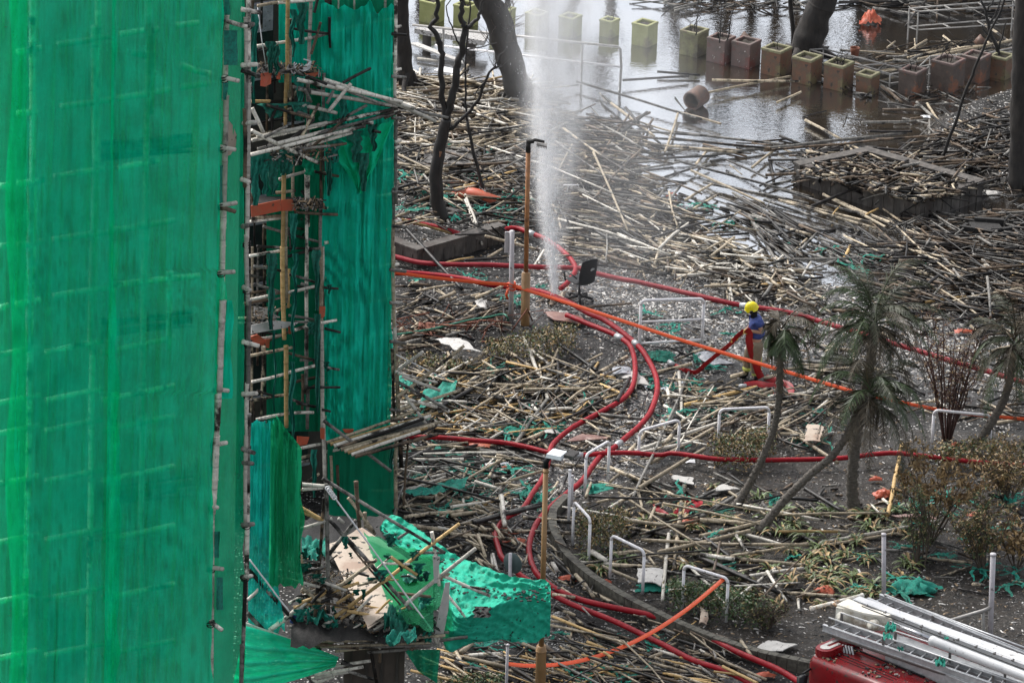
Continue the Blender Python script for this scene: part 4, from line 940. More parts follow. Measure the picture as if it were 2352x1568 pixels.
mb = MB(); mb.box(TT(.75,-.115,1.55), .95, .02, 1.6, TR); mb.tube([TT(1.15,-.14,1.7), TT(1.32,-.14,1.7)], .02, 8); part(mb, 'door', M['truck_red'], cab, False)
mb = MB(); mb.box(TT(.10,-.33,2.45), .10, .2, .45, TR); mb.tube([TT(.1,-.1,2.75), TT(.1,-.33,2.72)], .02, 8); part(mb, 'mirror', M['black_plastic'], cab)
# beacon bar: rounded slab on the front of the roof
mb = MB(); q = []
for k in range(9): q.append((.16-.17*math.sin(math.pi*k/8)*0-.0, 0))
prof = [TT(.10+.17*math.cos(R(90+180*k/8)), .42+.17*math.sin(R(90+180*k/8))-.30*0, 3.16) for k in range(0)]
pts = [TT(.08, .05, 3.14)]+[TT(.20-.17*math.cos(R(k*22.5)), -.02-.17*math.sin(R(k*22.5))+.1, 3.14) for k in range(9)]
pts = [TT(.03,.95,3.14), TT(.03,.15,3.14), TT(.07,.05,3.14), TT(.15,0,3.14), TT(.26,0,3.14), TT(.34,.05,3.14), TT(.38,.15,3.14), TT(.38,.95,3.14)]
mb.prism(pts, .14); o = part(mb, 'beacon_bar', M['cab_panel'], cab, False)
mb = MB(); mb.prism([p+Vector((0,0,.012)) for p in [TT(.10,.9,3.14), TT(.10,.16,3.14), TT(.16,.08,3.14), TT(.24,.08,3.14), TT(.31,.16,3.14), TT(.31,.5,3.14), TT(.24,.5,3.14), TT(.24,.25,3.14), TT(.17,.25,3.14), TT(.17,.9,3.14)]], .01); part(mb, 'pale_trim', M['board_white'], o, False)
# body behind the cab
mb = MB(); rbox(mb, 2.44, 9.5, -.1, 2.3, .7, 2.75, .05); body = part(mb, 'body', M['truck_red'], truck)
mb = MB()
for k in range(14): mb.box(TT(2.7+k*.48, .55, 2.765), .34, .8, .03, TR)
part(mb, 'deck_plate', M['board_white'], body, False)
for u in (1.0, 5.6, 7.0):
    for v, s_ in ((-.1,-1),(2.3,1)):
        w_ = MB(); w_.lathe(TT(u, v, .5), [(.30,-.28),(.48,-.27),(.5,-.22),(.5,-.04),(.48,.0),(.30,.01)], 24, tv*s_); o = part(w_, 'wheel', M['black_plastic'], truck)
        w_ = MB(); w_.lathe(TT(u, v, .5), [(0,-.06),(.12,-.04),(.28,-.02),(.30,.01)], 20, tv*s_); part(w_, 'rim', M['alu'], o)
# boom: traced by its centre line over the deck
def TB(x, y, z): return G(x, y, z)
def bar(name, x0, y0, x1, y1, z, w1, h1, mat, parent, ext=0.35, w2=None, h2=None, dv=0.0):
    a = TB(x0, y0, z); b_ = TB(x1, y1, z); d = (b_-a); b_ = b_+d.normalized()*ext*d.length; d = (b_-a).normalized(); s = Vector((-d.y, d.x, 0)); up = Vector((0,0,1))
    w2 = w2 or w1; h2 = h2 or h1; mb = MB(); c = .18
    def sec(p, w_, h_): return [p+s*(x*w_/2)+up*(y*h_/2) for x, y in ((-1,-1+c*2),(-1,1-c),(-1+c,1),(1-c,1),(1,1-c),(1,-1+c*2),(1-c*1.2,-1),(-1+c*1.2,-1),(-1,-1+c*2))]
    mb.grid([sec(a,w1,h1), sec(b_,w2,h2)]); 
    for p,w_,h_,rv in ((a,w1,h1,0),(b_,w2,h2,1)):
        q = sec(p,w_,h_)[:-1]; k = len(mb.v); mb.v += q; mb.face(range(k,k+8) if rv else list(range(k,k+8))[::-1])
    return part(mb, name, mat, parent, False)
boom = bar('boom', 1966, 1386, 2352, 1530, 3.50, .24, .26, M['truck_white'], truck, w2=.36, h2=.34)
for k in range(9):
    c = G(1990+k*42, 1391+k*15.6, 3.66); mb = MB(); mb.box(c, .05, .04, .03, TR); mb.box(c+tv*.03+tz*.01, .02, .02, .03, TR); part(mb, 'bracket', M['alu_dark'], boom, False)
mb = MB(); mb.tube([G(1980,1392,3.66), G(2352,1536,3.70), G(2480,1586,3.70)], .012, 6); part(mb, 'cable', M['black_plastic'], boom)
bar('boom_edge', 1962, 1377, 2200, 1468, 3.66, .03, .03, M['alu'], boom)
# head bracket and T-bar
mb = MB(); z = 3.45
br = [CT(575,300), CT(690,230), CT(860,330), CT(1110,385), CT(1115,450), CT(1010,520), CT(860,490), CT(700,440), CT(580,420)]
mb.prism([G(x, y, 3.62) for x, y in [CT(585,290), CT(690,235), CT(900,330), CT(1100,385), CT(1040,405), CT(830,370), CT(700,330)]], .04)
bracket = part(mb, 'bracket_top', M['cream_metal'], truck, False)
fa, fb = G(*CT(585,292),3.62), G(*CT(1110,400),3.62); dd = (fb-fa).normalized()
mb = MB(); mb.prism([fa, fb, fb-tz*.25, fb-dd*.5-tz*.36, fb-dd*.9-tz*.20, fa+dd*.35-tz*.22, fa+dd*.3-tz*.42, fa-tz*.48], .05); part(mb, 'bracket_side', M['cream_metal'], bracket, False)
for x, y in ((690,360),(980,440)):
    c = G(*CT(x,y),3.45)+Vector((-.55,-.8,0)).normalized()*.16; ax = Vector((-.55,-.8,0)).normalized(); mb = MB(); mb.lathe(c+ax*.02, [(0,.14),(.035,.14),(.04,.10),(.075,.10),(.08,.07),(.11,.07),(.115,-.05)], 18, ax); part(mb, 'pivot', M['cream_metal'], bracket)
a, b_ = G(*CT(345,312),3.55), G(*CT(822,190),3.55); mb = MB(); mb.tube([a, b_], .038, 12); mb.tube([a.lerp(b_,.4), G(*CT(600,290),3.55)], .035, 10); bar_o = part(mb, 'crossbar', M['rusty_white'], truck)
for p in (a, b_): mb = MB(); mb.lathe(p, [(0,-.015),(.052,-.015),(.052,.02),(0,.02)], 14, (b_-a)); part(mb, 'end_cap', M['rusty_white'], bar_o)
# hydraulic ram
a, b_, c = G(*CT(1110,450),3.75), G(*CT(1465,595),3.75), G(*CT(1470,610),3.75); d = (b_-a).normalized()
mb = MB(); mb.tube([a-d*.05, b_+d*.1], .036, 14); ram = part(mb, 'ram_rod', M['chrome'], truck)
e_ = G(*CT(2300,930),3.75); mb = MB(); mb.lathe(c, [(0,0),(.08,0),(.098,.02),(.098,.10),(.090,.12),(.090,2.6),(.05,3.4)], 24, (e_-c)); part(mb, 'ram_cylinder', M['truck_white'], truck)
# ladders
def ladder(label, near, far, z, n, hr, ext=1.25, dark=True):
    """near / far: pixel end points of the two side rails"""
    lo = None; A0, A1 = [G(x, y, z) for x, y in near]; B0, B1 = [G(x, y, z) for x, y in far]
    dA = (A1-A0); dB = (B1-B0); A1 = A0+dA*ext; B1 = B0+dB*ext; d = dA.normalized()

    s = Vector((-d.y, d.x, 0)); rot = Matrix((d, s, tz)).transposed()
    lad = None
    for (p, q) in ((A0,A1),(B0,B1)):
        mb = MB(); dd_ = (q-p).normalized(); ss = Vector((-dd_.y, dd_.x, 0)); rt_ = Matrix((dd_, ss, tz)).transposed()
        mb.box(p.lerp(q,.5), (q-p).length, .035, .11, rt_); mb.box(p.lerp(q,.5)+tz*.06, (q-p).length, .065, .014, rt_); mb.box(p.lerp(q,.5)-tz*.06, (q-p).length, .065, .014, rt_)
        o = part(mb, 'ladder_rail', M['alu'], truck if lad is None else lad, False)
        if lad is None: lad = o; lad['label'] = label
    step = .26; N = int((A1-A0).length/step)
    mb = MB()
    for k in range(N):
        f_ = (k+.4)/N; mb.tube([A0.lerp(A1,f_), B0.lerp(B1,f_)], .018, 8)
    part(mb, 'rungs', M['alu'], lad)
    mb = MB()
    for off, hh in hr:
        p = B0 if off > 0 else A0; q = B1 if off > 0 else A1; up = tz*hh
        mb.tube([p+d*.12+up, q+up], .016, 8)
    part(mb, 'handrail', M['alu'], lad)
    mb = MB()
    for off, hh in hr:
        p = B0 if off > 0 else A0; q = B1 if off > 0 else A1
        for k in range(int((q-p).length/1.25)+1):
            r_ = p+d*(.14+k*1.25); mb.box(r_+tz*hh*.5, .05, .02, hh, rot)
    part(mb, 'stanchion', M['alu_dark'], lad, False)
    return lad, A0, A1
ladder('near ladder with dark stanchions and red side tube', [CT(455,490),CT(2350,1150)], [CT(570,445),CT(2400,1060)], 3.35, 20, [(-1,.24),(1,.24)])
l2 = ladder('far ladder along the outer side of the boom', [CT(875,240),CT(2270,860)], [CT(990,205),CT(2352,760)], 3.45, 20, [(1,.10)])
a, b_ = G(*CT(540,560),3.22), G(*CT(2000,1060),3.22); mb = MB(); mb.tube([a, a.lerp(b_,1.3)], .05, 12); part(mb, 'side_tube', M['alu_dark'], truck)
a, b_ = G(*CT(1190,245),3.5), G(*CT(2352,680),3.5); mb = MB(); mb.tube([a, a.lerp(b_,1.3)], .022, 10); mb.tube([a, a-Vector((0,0,.15))-tv*.05], .022, 8); part(mb, 'outer_handrail', M['alu'], truck)
bar('inner_channel', *CT(1060,600), *CT(2350,1090), 3.20, .30, .24, M['alu'], truck)
bar('lower_channel', *CT(1060,740), *CT(1900,1090), 3.12, .12, .26, M['alu'], truck)
mb = MB()
for k in range(4):
    c = G(*CT(640+k*28,650+k*6),3.15); mb.tube([c, c+Vector((.05,-.05,-.22)), c+Vector((.12,-.04,-.26))], .022, 7)
part(mb, 'linkage', M['alu'], truck)
q = random.Random(3); mb = MB()
for i in range(420):
    u, v = q.uniform(.15,2.35), q.uniform(0,2.2); n_ = noise.noise(Vector((u*1.6, v*1.6, 0)))
    if n_ < -.05: continue
    s_ = q.uniform(.01,.05); mb.box(TT(u, v, 3.0+.008), s_*q.uniform(.6,2.5), s_, .015+.02*q.random(), Matrix.Rotation(q.uniform(0,3),3,'Z'), mi=q.choice((0,0,1,2)))
part(mb, 'roof_litter', [M['char'], M['chips'][2], M['chips'][1]], cab, False, kind='stuff')
for x, y, s in ((1090,490,.13),(1065,575,.11),(1560,820,.12),(1185,690,.07),(1620,590,.05)):
    mb = MB(); c = G(*CT(x,y),3.85 if y < 600 else 3.5); N = 8
    mb.grid([[c+Vector(((i/N-.5)*s*1.6, (j/N-.5)*s*2, noise.noise(Vector((i*.6,j*.6,x)))*s*1.2)) for i in range(N+1)] for j in range(N+1)])
    single(mb, 'net_scrap', M['net_scrap'], {1090:'green net rag caught on the boom bracket of the fire truck',1065:'green net rag hanging under the boom bracket by the near ladder',1560:'round green net tuft between the rungs of the near ladder',1185:'tiny green net wisp on the near ladder behind the second stanchion',1620:'small green net bit lying on the white boom'}[x], 'net scrap', c)
# ---------------------------------------------------------------- palms
def frond(mb, o, az, el, L, droop, q, mi, nl=44, lw=.33):
    P = []; d = Vector((math.cos(az)*math.cos(el), math.sin(az)*math.cos(el), math.sin(el))); p = o.copy(); n = 11; tw = q.uniform(-.3,.3)
    for k in range(n):
        P.append(p.copy()); p = p+d*(L/(n-1)); d = (d+Vector((0,0,-droop/(n-1)*(1+k*.12)))+Vector((q.uniform(-.03,.03), q.uniform(-.03,.03), 0))).normalized()
    mb.tube(P, [.018*(1-k/(n+1)) for k in range(n)], 4, mi, caps=False)
    for k in range(nl):
        f = .14+.86*k/nl; i = min(int(f*(n-1)), n-2); t = f*(n-1)-i; b = P[i].lerp(P[i+1], t); dr = (P[i+1]-P[i]).normalized()
        sd = dr.cross(Vector((0,0,1))); sd = sd.normalized() if sd.length > .05 else Vector((1,0,0))
        ll = lw*math.sin(math.pi*min(1, .18+f*.80))**.7*q.uniform(.75,1.15)
        for s in (-1, 1):
            if q.random() < .06: continue
            dd = (sd*s*.75+dr*.75+Vector((q.uniform(-.12,.12), q.uniform(-.12,.12), -.28-q.random()*.35))).normalized()
            wv = dr*.008; e = b+dd*ll; m_ = b+dd*ll*.55+Vector((0,0,.02)); k0 = len(mb.v)
            mb.v += [b-wv, b+wv, m_+wv*1.2, e, m_-wv*1.2]; mb.face((k0,k0+1,k0+2,k0+3,k0+4), None, mi)
def palm(label, base, pts, r0_, r1_, nf, L, seed, droop=1.6, dry=.25, elr=(-.5,1.3), bias=0, mats=('palm_leaf','palm_mid','palm_dry')):
    pl = frontal(*base); t = thing('palm_tree', label, 'palm tree', GG(*base)); q = random.Random(seed); mb = MB()
    P = smooth([W(pl, x, y) for x, y in pts], sub=10); k = len(P); rr = [(r0_+(r1_-r0_)*(i/(k-1))**.7)*(1.17 if i%2 else .90)+(.07*math.exp(-i*.5)) for i in range(k)]
    mb.tube(P, rr, 12); 
    for i in range(3, k-1):
        for j in range(5):
            a = q.uniform(0,6.28); c = P[i]+Vector((math.cos(a),math.sin(a),0))*rr[i]*.9; mb.box(c, .03, .03, .05)
    part(mb, 'trunk', M['palm_trunk'], t)
    top = P[-1]; mb = MB()
    for i in range(nf):
        az = i*2.399+q.uniform(-.2,.2); f = i/nf; el = elr[0]+(elr[1]-elr[0])*f+q.uniform(-.15,.15); o = top+Vector((q.uniform(-.06,.06),q.uniform(-.06,.06),-.25+.4*f))
        u = q.random(); mi = 2 if (u < dry or f < .2) else (1 if u < .62 else 0)
        if bias and math.cos(az) < -.15: Lk = .5
        else: Lk = 1.0
        frond(mb, o, az, el, Lk*L*q.uniform(.75,1.12), droop*q.uniform(.7,1.3), q, mi)
    for i in range(14):
        a = q.uniform(0,6.28); p = top+Vector((math.cos(a)*.08, math.sin(a)*.08, -.1)); mb.tube([p, p+Vector((math.cos(a)*.12, math.sin(a)*.12, -.3)), p+Vector((math.cos(a)*.1, math.sin(a)*.1, -.7))], [.02,.012,.006], 4, 2, caps=False)
    part(mb, 'crown', [M[x] for x in mats], t); return t
palm('slim palm with thin scorched drooping crown just right of the firefighter', (1690,1165), [(1690,1165),(1722,1110),(1752,1050),(1780,975),(1790,900),(1792,830),(1796,760)], .085, .06, 22, 1.25, 1, droop=2.3, dry=.5, bias=1)
palm('tallest palm with upright trunk and dense dark drooping crown in the middle of the garden', (1960,1172), [(1960,1172),(1958,1080),(1975,960),(1995,860),(2003,790),(2005,740)], .125, .09, 44, 1.95, 2, droop=1.9, dry=.28)
palm('leaning palm whose curved trunk slants down left from a low dark green crown', (1745,1218), [(1745,1218),(1800,1150),(1860,1090),(1908,1050),(1945,1000),(1975,940),(2000,905)], .09, .07, 32, 1.75, 3, droop=2.0, dry=.12)
palm('right-hand palm with a curved dark trunk beside the brown hedge', (2232,1045), [(2232,1045),(2268,985),(2300,930),(2318,880),(2325,820),(2330,790)], .10, .07, 30, 1.65, 4, droop=2.1, dry=.3)
# ---------------------------------------------------------------- leaves, hedges, shrubs
def leaf(mb, c, L, wd, d, q, mi=0):
    d = d.normalized(); s = d.cross(Vector((q.uniform(-1,1), q.uniform(-1,1), q.uniform(.2,1)))); s = s.normalized() if s.length > .05 else Vector((1,0,0)); n = s.cross(d)
    k = len(mb.v); m_ = c+d*L*.5+n*L*.10
    mb.v += [c, m_-s*wd/2, c+d*L, m_+s*wd/2]; mb.face((k,k+1,k+2,k+3), None, mi)
def hedge(label, pxs, hgt, dens, mats, seed, lsize=.085, name='hedge', cat='hedge', stems=True, wd=.45):
    """pxs: base line in pixels; a loose clipped hedge of leaves along it"""
    q = random.Random(seed); P = [GG(x, y, 0) for x, y in pxs]; t = thing(name, label, cat, P[len(P)//2]); mb = MB()
    for i in range(len(P)-1):
        a, b_ = P[i], P[i+1]; L = (b_-a).length; n = int(L*hgt*dens)
        for k in range(n):
            c = a.lerp(b_, q.random()); u = q.uniform(-1,1); z = q.random()**.6*hgt; env = (1+.35*noise.noise(c*1.1)); w_ = wd*(1-.45*(z/hgt)**2)*env
            c = c+Vector((q.uniform(-.3,.3)*.4, u*w_, z*env))
            d = Vector((q.uniform(-1,1), q.uniform(-1,1), q.uniform(-1,.5)))
            leaf(mb, c, lsize*q.uniform(.6,1.4), lsize*.42, d, q, 0 if q.random() < .6 else 1+(q.random() < .5)*(len(mats) > 2))
    part(mb, 'foliage', [M[x] for x in mats], t)
    mb = MB()
    for i in range(len(P)-1):
        for k in range(int((P[i+1]-P[i]).length*14)):
            c = P[i].lerp(P[i+1], q.random())+Vector((0, q.uniform(-wd,wd)*.7, 0)); e = c+Vector((q.uniform(-.2,.2), q.uniform(-.15,.15), hgt*q.uniform(.5,1.05)))
            mb.tube([c, c.lerp(e,.5)+Vector((q.uniform(-.04,.04),0,0)), e], [.009,.007,.004], 4, caps=False)
    part(mb, 'stems', M['bark'], t); return t
hedge('wilted yellow-brown hedge at the foot of the scorched lamp post', [(1115,822),(1180,826),(1260,815),(1318,800)], .50, 1500, ('leaf_olive','leaf_dry','leaf_green'), 1, wd=.55)
hedge('ragged wilted hedge under the burnt board beside the scaffold', [(925,850),(990,848),(1070,862)], .32, 1500, ('leaf_olive','leaf_dry','leaf_green'), 2, wd=.5)
hedge('brown-topped hedge between the hoop railings and the slim palm', [(1635,1062),(1700,1072),(1770,1058)], .62, 1700, ('leaf_olive','leaf_green','leaf_dry'), 3, wd=.45)
hedge('wilting half-green hedge inside the left corner of the garden', [(1328,1255),(1385,1262),(1440,1250)], .78, 1500, ('leaf_olive','leaf_green','leaf_dry'), 4, wd=.65)
hedge('dense green hedge behind the railing with tape tied on it', [(1535,1388),(1600,1402),(1680,1420),(1745,1432)], .55, 2000, ('leaf_green','leaf_green','leaf_olive'), 5, wd=.45)
hedge('long brown wilted hedge at the right between the palms and the edge', [(2150,1075),(2230,1068),(2352,1072),(2420,1080)], .60, 1300, ('leaf_olive','leaf_dry','leaf_green'), 6, wd=.5)
hedge('low green hedge under the hanging corner of tarpaulin at the bottom', [(985,1615),(1060,1612),(1150,1608)], .45, 1800, ('leaf_green','leaf_green','leaf_olive'), 7, wd=.4)
def shrub(label, base, hgt, wid, nst, nl, mats, seed, lsize=.09, name='shrub', cat='shrub', bark='bark', top=0.25, droop=0.0):
    q = random.Random(seed); c = GG(*base); t = thing(name, label, cat, c); sb = MB(); lb = MB(); tips = []
    for i in range(nst):
        a = q.uniform(0, 6.28); p = c+Vector((math.cos(a)*.08, math.sin(a)*.08, 0)); e = c+Vector((math.cos(a)*wid*q.random()**.5, math.sin(a)*wid*.8*q.random()**.5, hgt*q.uniform(.6,1)))
        P = wig([p, p.lerp(e,.5)+Vector((0,0,hgt*.1)), e], .03, 3, seed*31+i); sb.tube(P, [.02-.002*k for k in range(len(P))], 5, caps=False)
        for k in range(2, len(P)):
            for j in range(3):
                d = Vector((q.uniform(-1,1), q.uniform(-1,1), q.uniform(-.2,1))).normalized(); L = q.uniform(.15,.4); m_ = P[k]+d*L; sb.tube([P[k], P[k].lerp(m_,.5)+Vector((0,0,.02)), m_], [.008,.006,.003], 3, caps=False); tips.append((P[k], m_))
    for i in range(nl):
        a, b_ = q.choice(tips); p = a.lerp(b_, q.uniform(.2,1.15)); 
        if p.z-c.z < hgt*top: continue
        leaf(lb, p, lsize*q.uniform(.6,1.4), lsize*.38, Vector((q.uniform(-1,1), q.uniform(-1,1), q.uniform(-1,.6)-droop)), q, q.randint(0, len(mats)-1))
    part(sb, 'stems', M[bark], t); part(lb, 'foliage', [M[x] for x in mats], t); return t
shrub('tall reddish-brown dried shrub with thin stems between the middle and right palms', (2175,1010), 3.0, .95, 20, 3200, ('twig_red','twig_red','leaf_dry'), 1, .06, bark='twig_red', top=.22)
shrub('small tree with curled tan dead leaves hanging over the level red hose', (2135,1240), 2.1, 1.15, 10, 1900, ('leaf_gold','leaf_dry','leaf_dry'), 2, .13, top=.45, droop=.5, cat='tree', name='small_tree')
shrub('dense dry brown shrub at the right edge above the hose end', (2310,1150), 1.2, .9, 16, 2000, ('leaf_dry','leaf_olive'), 3, .08)
shrub('thin leafy dark shrub beside the plain grey post', (2115,1300), 1.7, .45, 9, 1300, ('leaf_olive','leaf_green'), 4, .06)
shrub('large olive-brown bush behind the tall mottled post at the right', (2260,1310), 1.5, .9, 18, 2800, ('leaf_olive','leaf_green','leaf_dry'), 5, .075)
shrub('sprig of big golden dry leaves at the right edge above the mottled post', (2335,1300), .9, .5, 7, 260, ('leaf_gold','leaf_gold'), 6, .2)
shrub('low grey-green bush beside the end of the taped hoop railing', (1760,1440), .45, .45, 14, 700, ('leaf_green','leaf_olive'), 7, .06, top=.0)
# strap-leaved garden plants
LP = [(1660,1190),(1700,1240),(1722,1170),(1770,1255),(1815,1270),(1560,1175),(1590,1215),(1620,1185),(1850,1240),(1880,1262),(1900,1290),(1845,1300),(1930,1245),(1940,1275),(1790,1225),(1630,1290),(1660,1310),(1960,1330),(1820,1340),(1850,1370),(1880,1390),(1930,1310),(2010,1350),(2040,1325),(2075,1330),(2035,1190),(2060,1215),(2090,1195),(1800,1180),(1740,1145),(1870,1180),(2105,1240),(1575,1300),(1500,1230),(1480,1200),(1400,1300),(1425,1290),(1700,1330),(1770,1310),(1510,1160),(1640,1120),(1900,1345),(1990,1290),(2120,1180),(1545,1240),(1720,1290),(1790,1395),(1860,1330),(1970,1250),(2000,1215),(1355,1285),(1380,1310)]
q = random.Random(5); prot = []
def lily(seed, yellow):
    q = random.Random(seed); mb = MB()
    for i in range(q.randint(16, 30)):
        a = q.uniform(0,6.28); L = q.uniform(.18,.40); h = q.uniform(.4,1.2); wd = q.uniform(.015,.028); P = []; s = Vector((-math.sin(a), math.cos(a), 0)); o = Vector((q.uniform(-.1,.1), q.uniform(-.1,.1), 0))
        for k in range(6): u = k/5; P.append(o+Vector((math.cos(a)*L*u, math.sin(a)*L*u, L*h*(u*1.5-1.4*u*u)+.02)))
        mb.grid([[p-s*wd*(1-abs(2*k/5-.7)**2*.6), p+Vector((0,0,-.006)), p+s*wd*(1-abs(2*k/5-.7)**2*.6)] for k, p in enumerate(P)], mi=0 if q.random() > yellow else 1)
    me = MBmesh(mb, 'garden_plant', [M['leaf_lily'], M['leaf_gold']]); return me
def MBmesh(mb, name, mats):
    o = mb.build(name, mats); me = o.data; bpy.data.objects.remove(o); return me
LM = [lily(k, .15+.06*k) for k in range(7)]
def phrase_lily(x, y):
    if x < 1460: return 'strappy green plant at the foot of the hoop railings inside the kerb'
    if y > 1300 and x > 1950: return 'strappy yellow-green plant near the plain grey post'
    if x > 1985: return 'strappy green plant right of the upright palm trunk'
    if y < 1215: return 'strappy wilted plant between the palm trunk bases and the level hose'
    return 'strappy yellow-green plant in the open soil below the leaning palm' if y < 1300 else 'strappy green plant in the soil between the taped railing and the truck'
for _ in range(26): LP.append((q.uniform(1560,2120), q.uniform(1150,1380)))
for i, (x, y) in enumerate(LP):
    p = GG(x, y); o = bpy.data.objects.new('garden_plant', LM[i % 7]); col.objects.link(o); o.location = p; o.rotation_euler.z = q.uniform(0, 6.28); k = q.uniform(.6,1.25); o.scale = (k, k, k*.9)
    o['label'] = phrase_lily(x, y); o['category'] = 'plant'; o['group'] = phrase_lily(x, y).replace('plant', 'plants', 1)

# ---------------------------------------------------------------- scaffolds
def pole(mb, a, b_, r, wob=0.01, n=8, seed=0):
    L = (b_-a).length; k = max(2, int(L/.9)); q = random.Random(seed); P = [a.lerp(b_, i/k)+Vector((q.uniform(-1,1), q.uniform(-1,1), q.uniform(-1,1)))*wob*(0 < i < k) for i in range(k+1)]
    out = []; rad = []; d = (b_-a).normalized(); step = .33; pos = 0
    P2 = []
    tot = L; cur = 0; i = 0
    def at_(s): 
        f = min(max(s/L, 0), 1)*k; j = min(int(f), k-1); return P[j].lerp(P[j+1], f-j)
    s = 0
    while s < L-.02:
        for ds, rr in ((-.02, 1), (0, 1.13), (.02, 1.0)):
            if 0 <= s+ds <= L: out.append(at_(s+ds)); rad.append(r*rr*(1-.12*(s/L)))
        s += step*(1+.2*math.sin(s*7+seed))
    out.append(at_(L)); rad.append(r*.88)
    if (out[0]-a).length > .001: out.insert(0, a); rad.insert(0, r)
    mb.tube(out, rad, n)
SEED = [100]
def spole(parent, pl, conv, x1, y1, x2, y2, r=.045, tone='pale', off=0.0, off2=None, lashed=()):
    SEED[0] += 1; a = W(pl, *conv(x1, y1), off); b_ = W(pl, *conv(x2, y2), off if off2 is None else off2)
    mb = MB(); pole(mb, a, b_, r, .012, 8, SEED[0]); o = part(mb, 'bamboo_pole', BM[tone], parent)
    return o
def lash(mb, p, r):
    for k in range(3): mb.tube([p+Vector((math.cos(j)*r*1.25, math.sin(j)*r*1.25, -.03+.025*k+.02*math.sin(j+k))) for j in [i*.7 for i in range(10)]], .009, 4, caps=False)
# near scaffold (left third of the picture)
A1_ = PS(520, 784, 160.0); F1 = plane_at(A1_, 58)
near = thing('bamboo_scaffold', 'near bamboo scaffold wrapped in bright green netting filling the left of the picture', 'scaffold', Vector((A1_.x, A1_.y, 0)))
sp = lambda *a, **k: spole(near, F1, C10, *a, **k)
sp(1040,-40,1030,460,.043,off=.0); sp(1038,440,1022,1100,.043); sp(1025,930,1018,1430,.05)
D_ = lambda x, y: (x, y)
sd_ = lambda *a, **k: spole(near, F1, D_, *a, **k)
sd_(512,690,504,900,.05,off=.26); sd_(502,880,495,1020,.05,off=.2); sd_(497,1000,488,1180,.05,off=.2); sd_(486,1160,486,1310,.043); sd_(486,1300,484,1620,.043)
# corner pair at x = 570
for (x1,y1,x2,y2,r,tn) in ((571,-20,572,210,.037,'pale'),(566,150,570,420,.034,'grey'),(571,190,569,415,.04,'pale'),(569,400,567,560,.034,'pale'),(566,540,570,700,.034,'pale'),(572,690,570,900,.036,'grey'),(568,880,567,1010,.034,'pale'),(571,950,569,1140,.04,'grey'),(566,1000,564,1200,.034,'pale'),(569,1130,567,1330,.036,'pale'),(564,1320,556,1540,.032,'grey'),(556,1480,552,1640,.034,'grey'),
                         (564,40,565,190,.03,'pale'),(562,250,562,430,.03,'brown')):
    sd_(x1,y1,x2,y2,r=r,tone=tn,off=.15)
for (x1,y1,x2,y2,tn) in ((510,45,568,62,'pale'),(512,178,548,186,'pale'),(506,338,540,344,'pale'),(505,472,543,466,'pale'),(505,475,540,486,'brown'),(503,626,538,624,'pale'),(495,893,524,897,'pale'),(492,1021,520,1016,'pale'),(481,1160,499,1165,'pale'),(480,1302,512,1306,'pale'),(482,1426,510,1446,'pale'),
                      (555,22,600,30,'pale'),(556,58,582,56,'grey'),(556,150,590,148,'pale'),(556,162,596,176,'grey'),(560,283,588,281,'pale'),(556,412,572,418,'pale'),(558,520,570,518,'grey'),(560,660,574,666,'pale'),(558,785,594,794,'pale'),(558,905,590,903,'pale'),(557,1030,584,1040,'grey'),(560,1062,580,1064,'grey'),(558,1205,582,1203,'grey'),(556,1325,578,1322,'pale')):
    sd_(x1,y1,x2,y2,r=.036,tone=tn,off=.10,off2=.35)
# poles behind the netting
for (x1,y1,x2,y2) in ((452,-30,440,800),(432,120,438,800),(438,780,412,1600),(148,-30,148,860),(140,850,128,1600),(158,850,145,1380),(680,-30,664,1300),(700,150,690,520),(662,1180,655,1600),(530,1040,515,1600),
                    (80,240,190,220),(265,205,500,165),(550,158,660,138),(700,140,730,132),(810,118,910,105),(280,490,520,455),(540,450,780,410),(830,400,965,380),(80,522,170,510),(250,812,470,775),(540,772,730,735),(0,855,45,848),(80,842,200,825),(245,1100,520,1062),(525,1058,800,1010),(0,1130,45,1125),(80,1125,200,1105),(245,1358,500,1318),(520,1308,915,1265),(0,1412,40,1400),(75,1395,185,1372),
                    (600,240,665,255),(830,300,965,340),(780,1245,775,1600)):
    sp(x1, y1, x2, y2, .050 if abs(x1-x2) > 40 or True else .04, 'pale', off=-.10)
for (x1,y1,x2,y2) in ((95,1600/1,1,1),):
    pass
for y0 in (805, 915, 985, 1100, 1235, 1370, 1500):   # lower levels of the near scaffold
    for (xa, xb) in ((-10,90),(105,235),(235,400)):
        sd_(xa, y0+(0 if xa<0 else -8)+12, xb, y0+12-.21*(xb-xa)-(0 if xa<0 else 8), r=.047, off=-.10)
for (x1,y1,x2,y2) in ((213,790,200,1600),(330,790,318,1600),(70,700,55,1600),(262,900,250,1600)):
    sd_(x1,y1,x2,y2,r=.047,off=-.12)
for lvl, yy in enumerate((330, 735, 1120)):           # working platforms seen dimly through the netting
    mb = MB()
    for k in range(6): pole(mb, W(F1, 235, yy+k*7, -.35-k*.12), W(F1, 440, yy+k*7-.12*205+rnd.uniform(-6,6), -.35-k*.12), .035, .02, 6, k)
    part(mb, 'platform_poles', BM['grey'], near)
for (x,y) in ((570,58),(571,205),(570,283),(568,415),(567,560),(567,665),(570,788),(568,905),(567,1030),(566,1205),(563,1325),(515,180),(511,340),(509,472),(508,626),(498,893),(492,1020),(487,1162),(485,1304),(484,1430)):
    mb = MB(); lash(mb, W(F1, x, y, .12), .045); part(mb, 'lashing', M['black_plastic'], near)
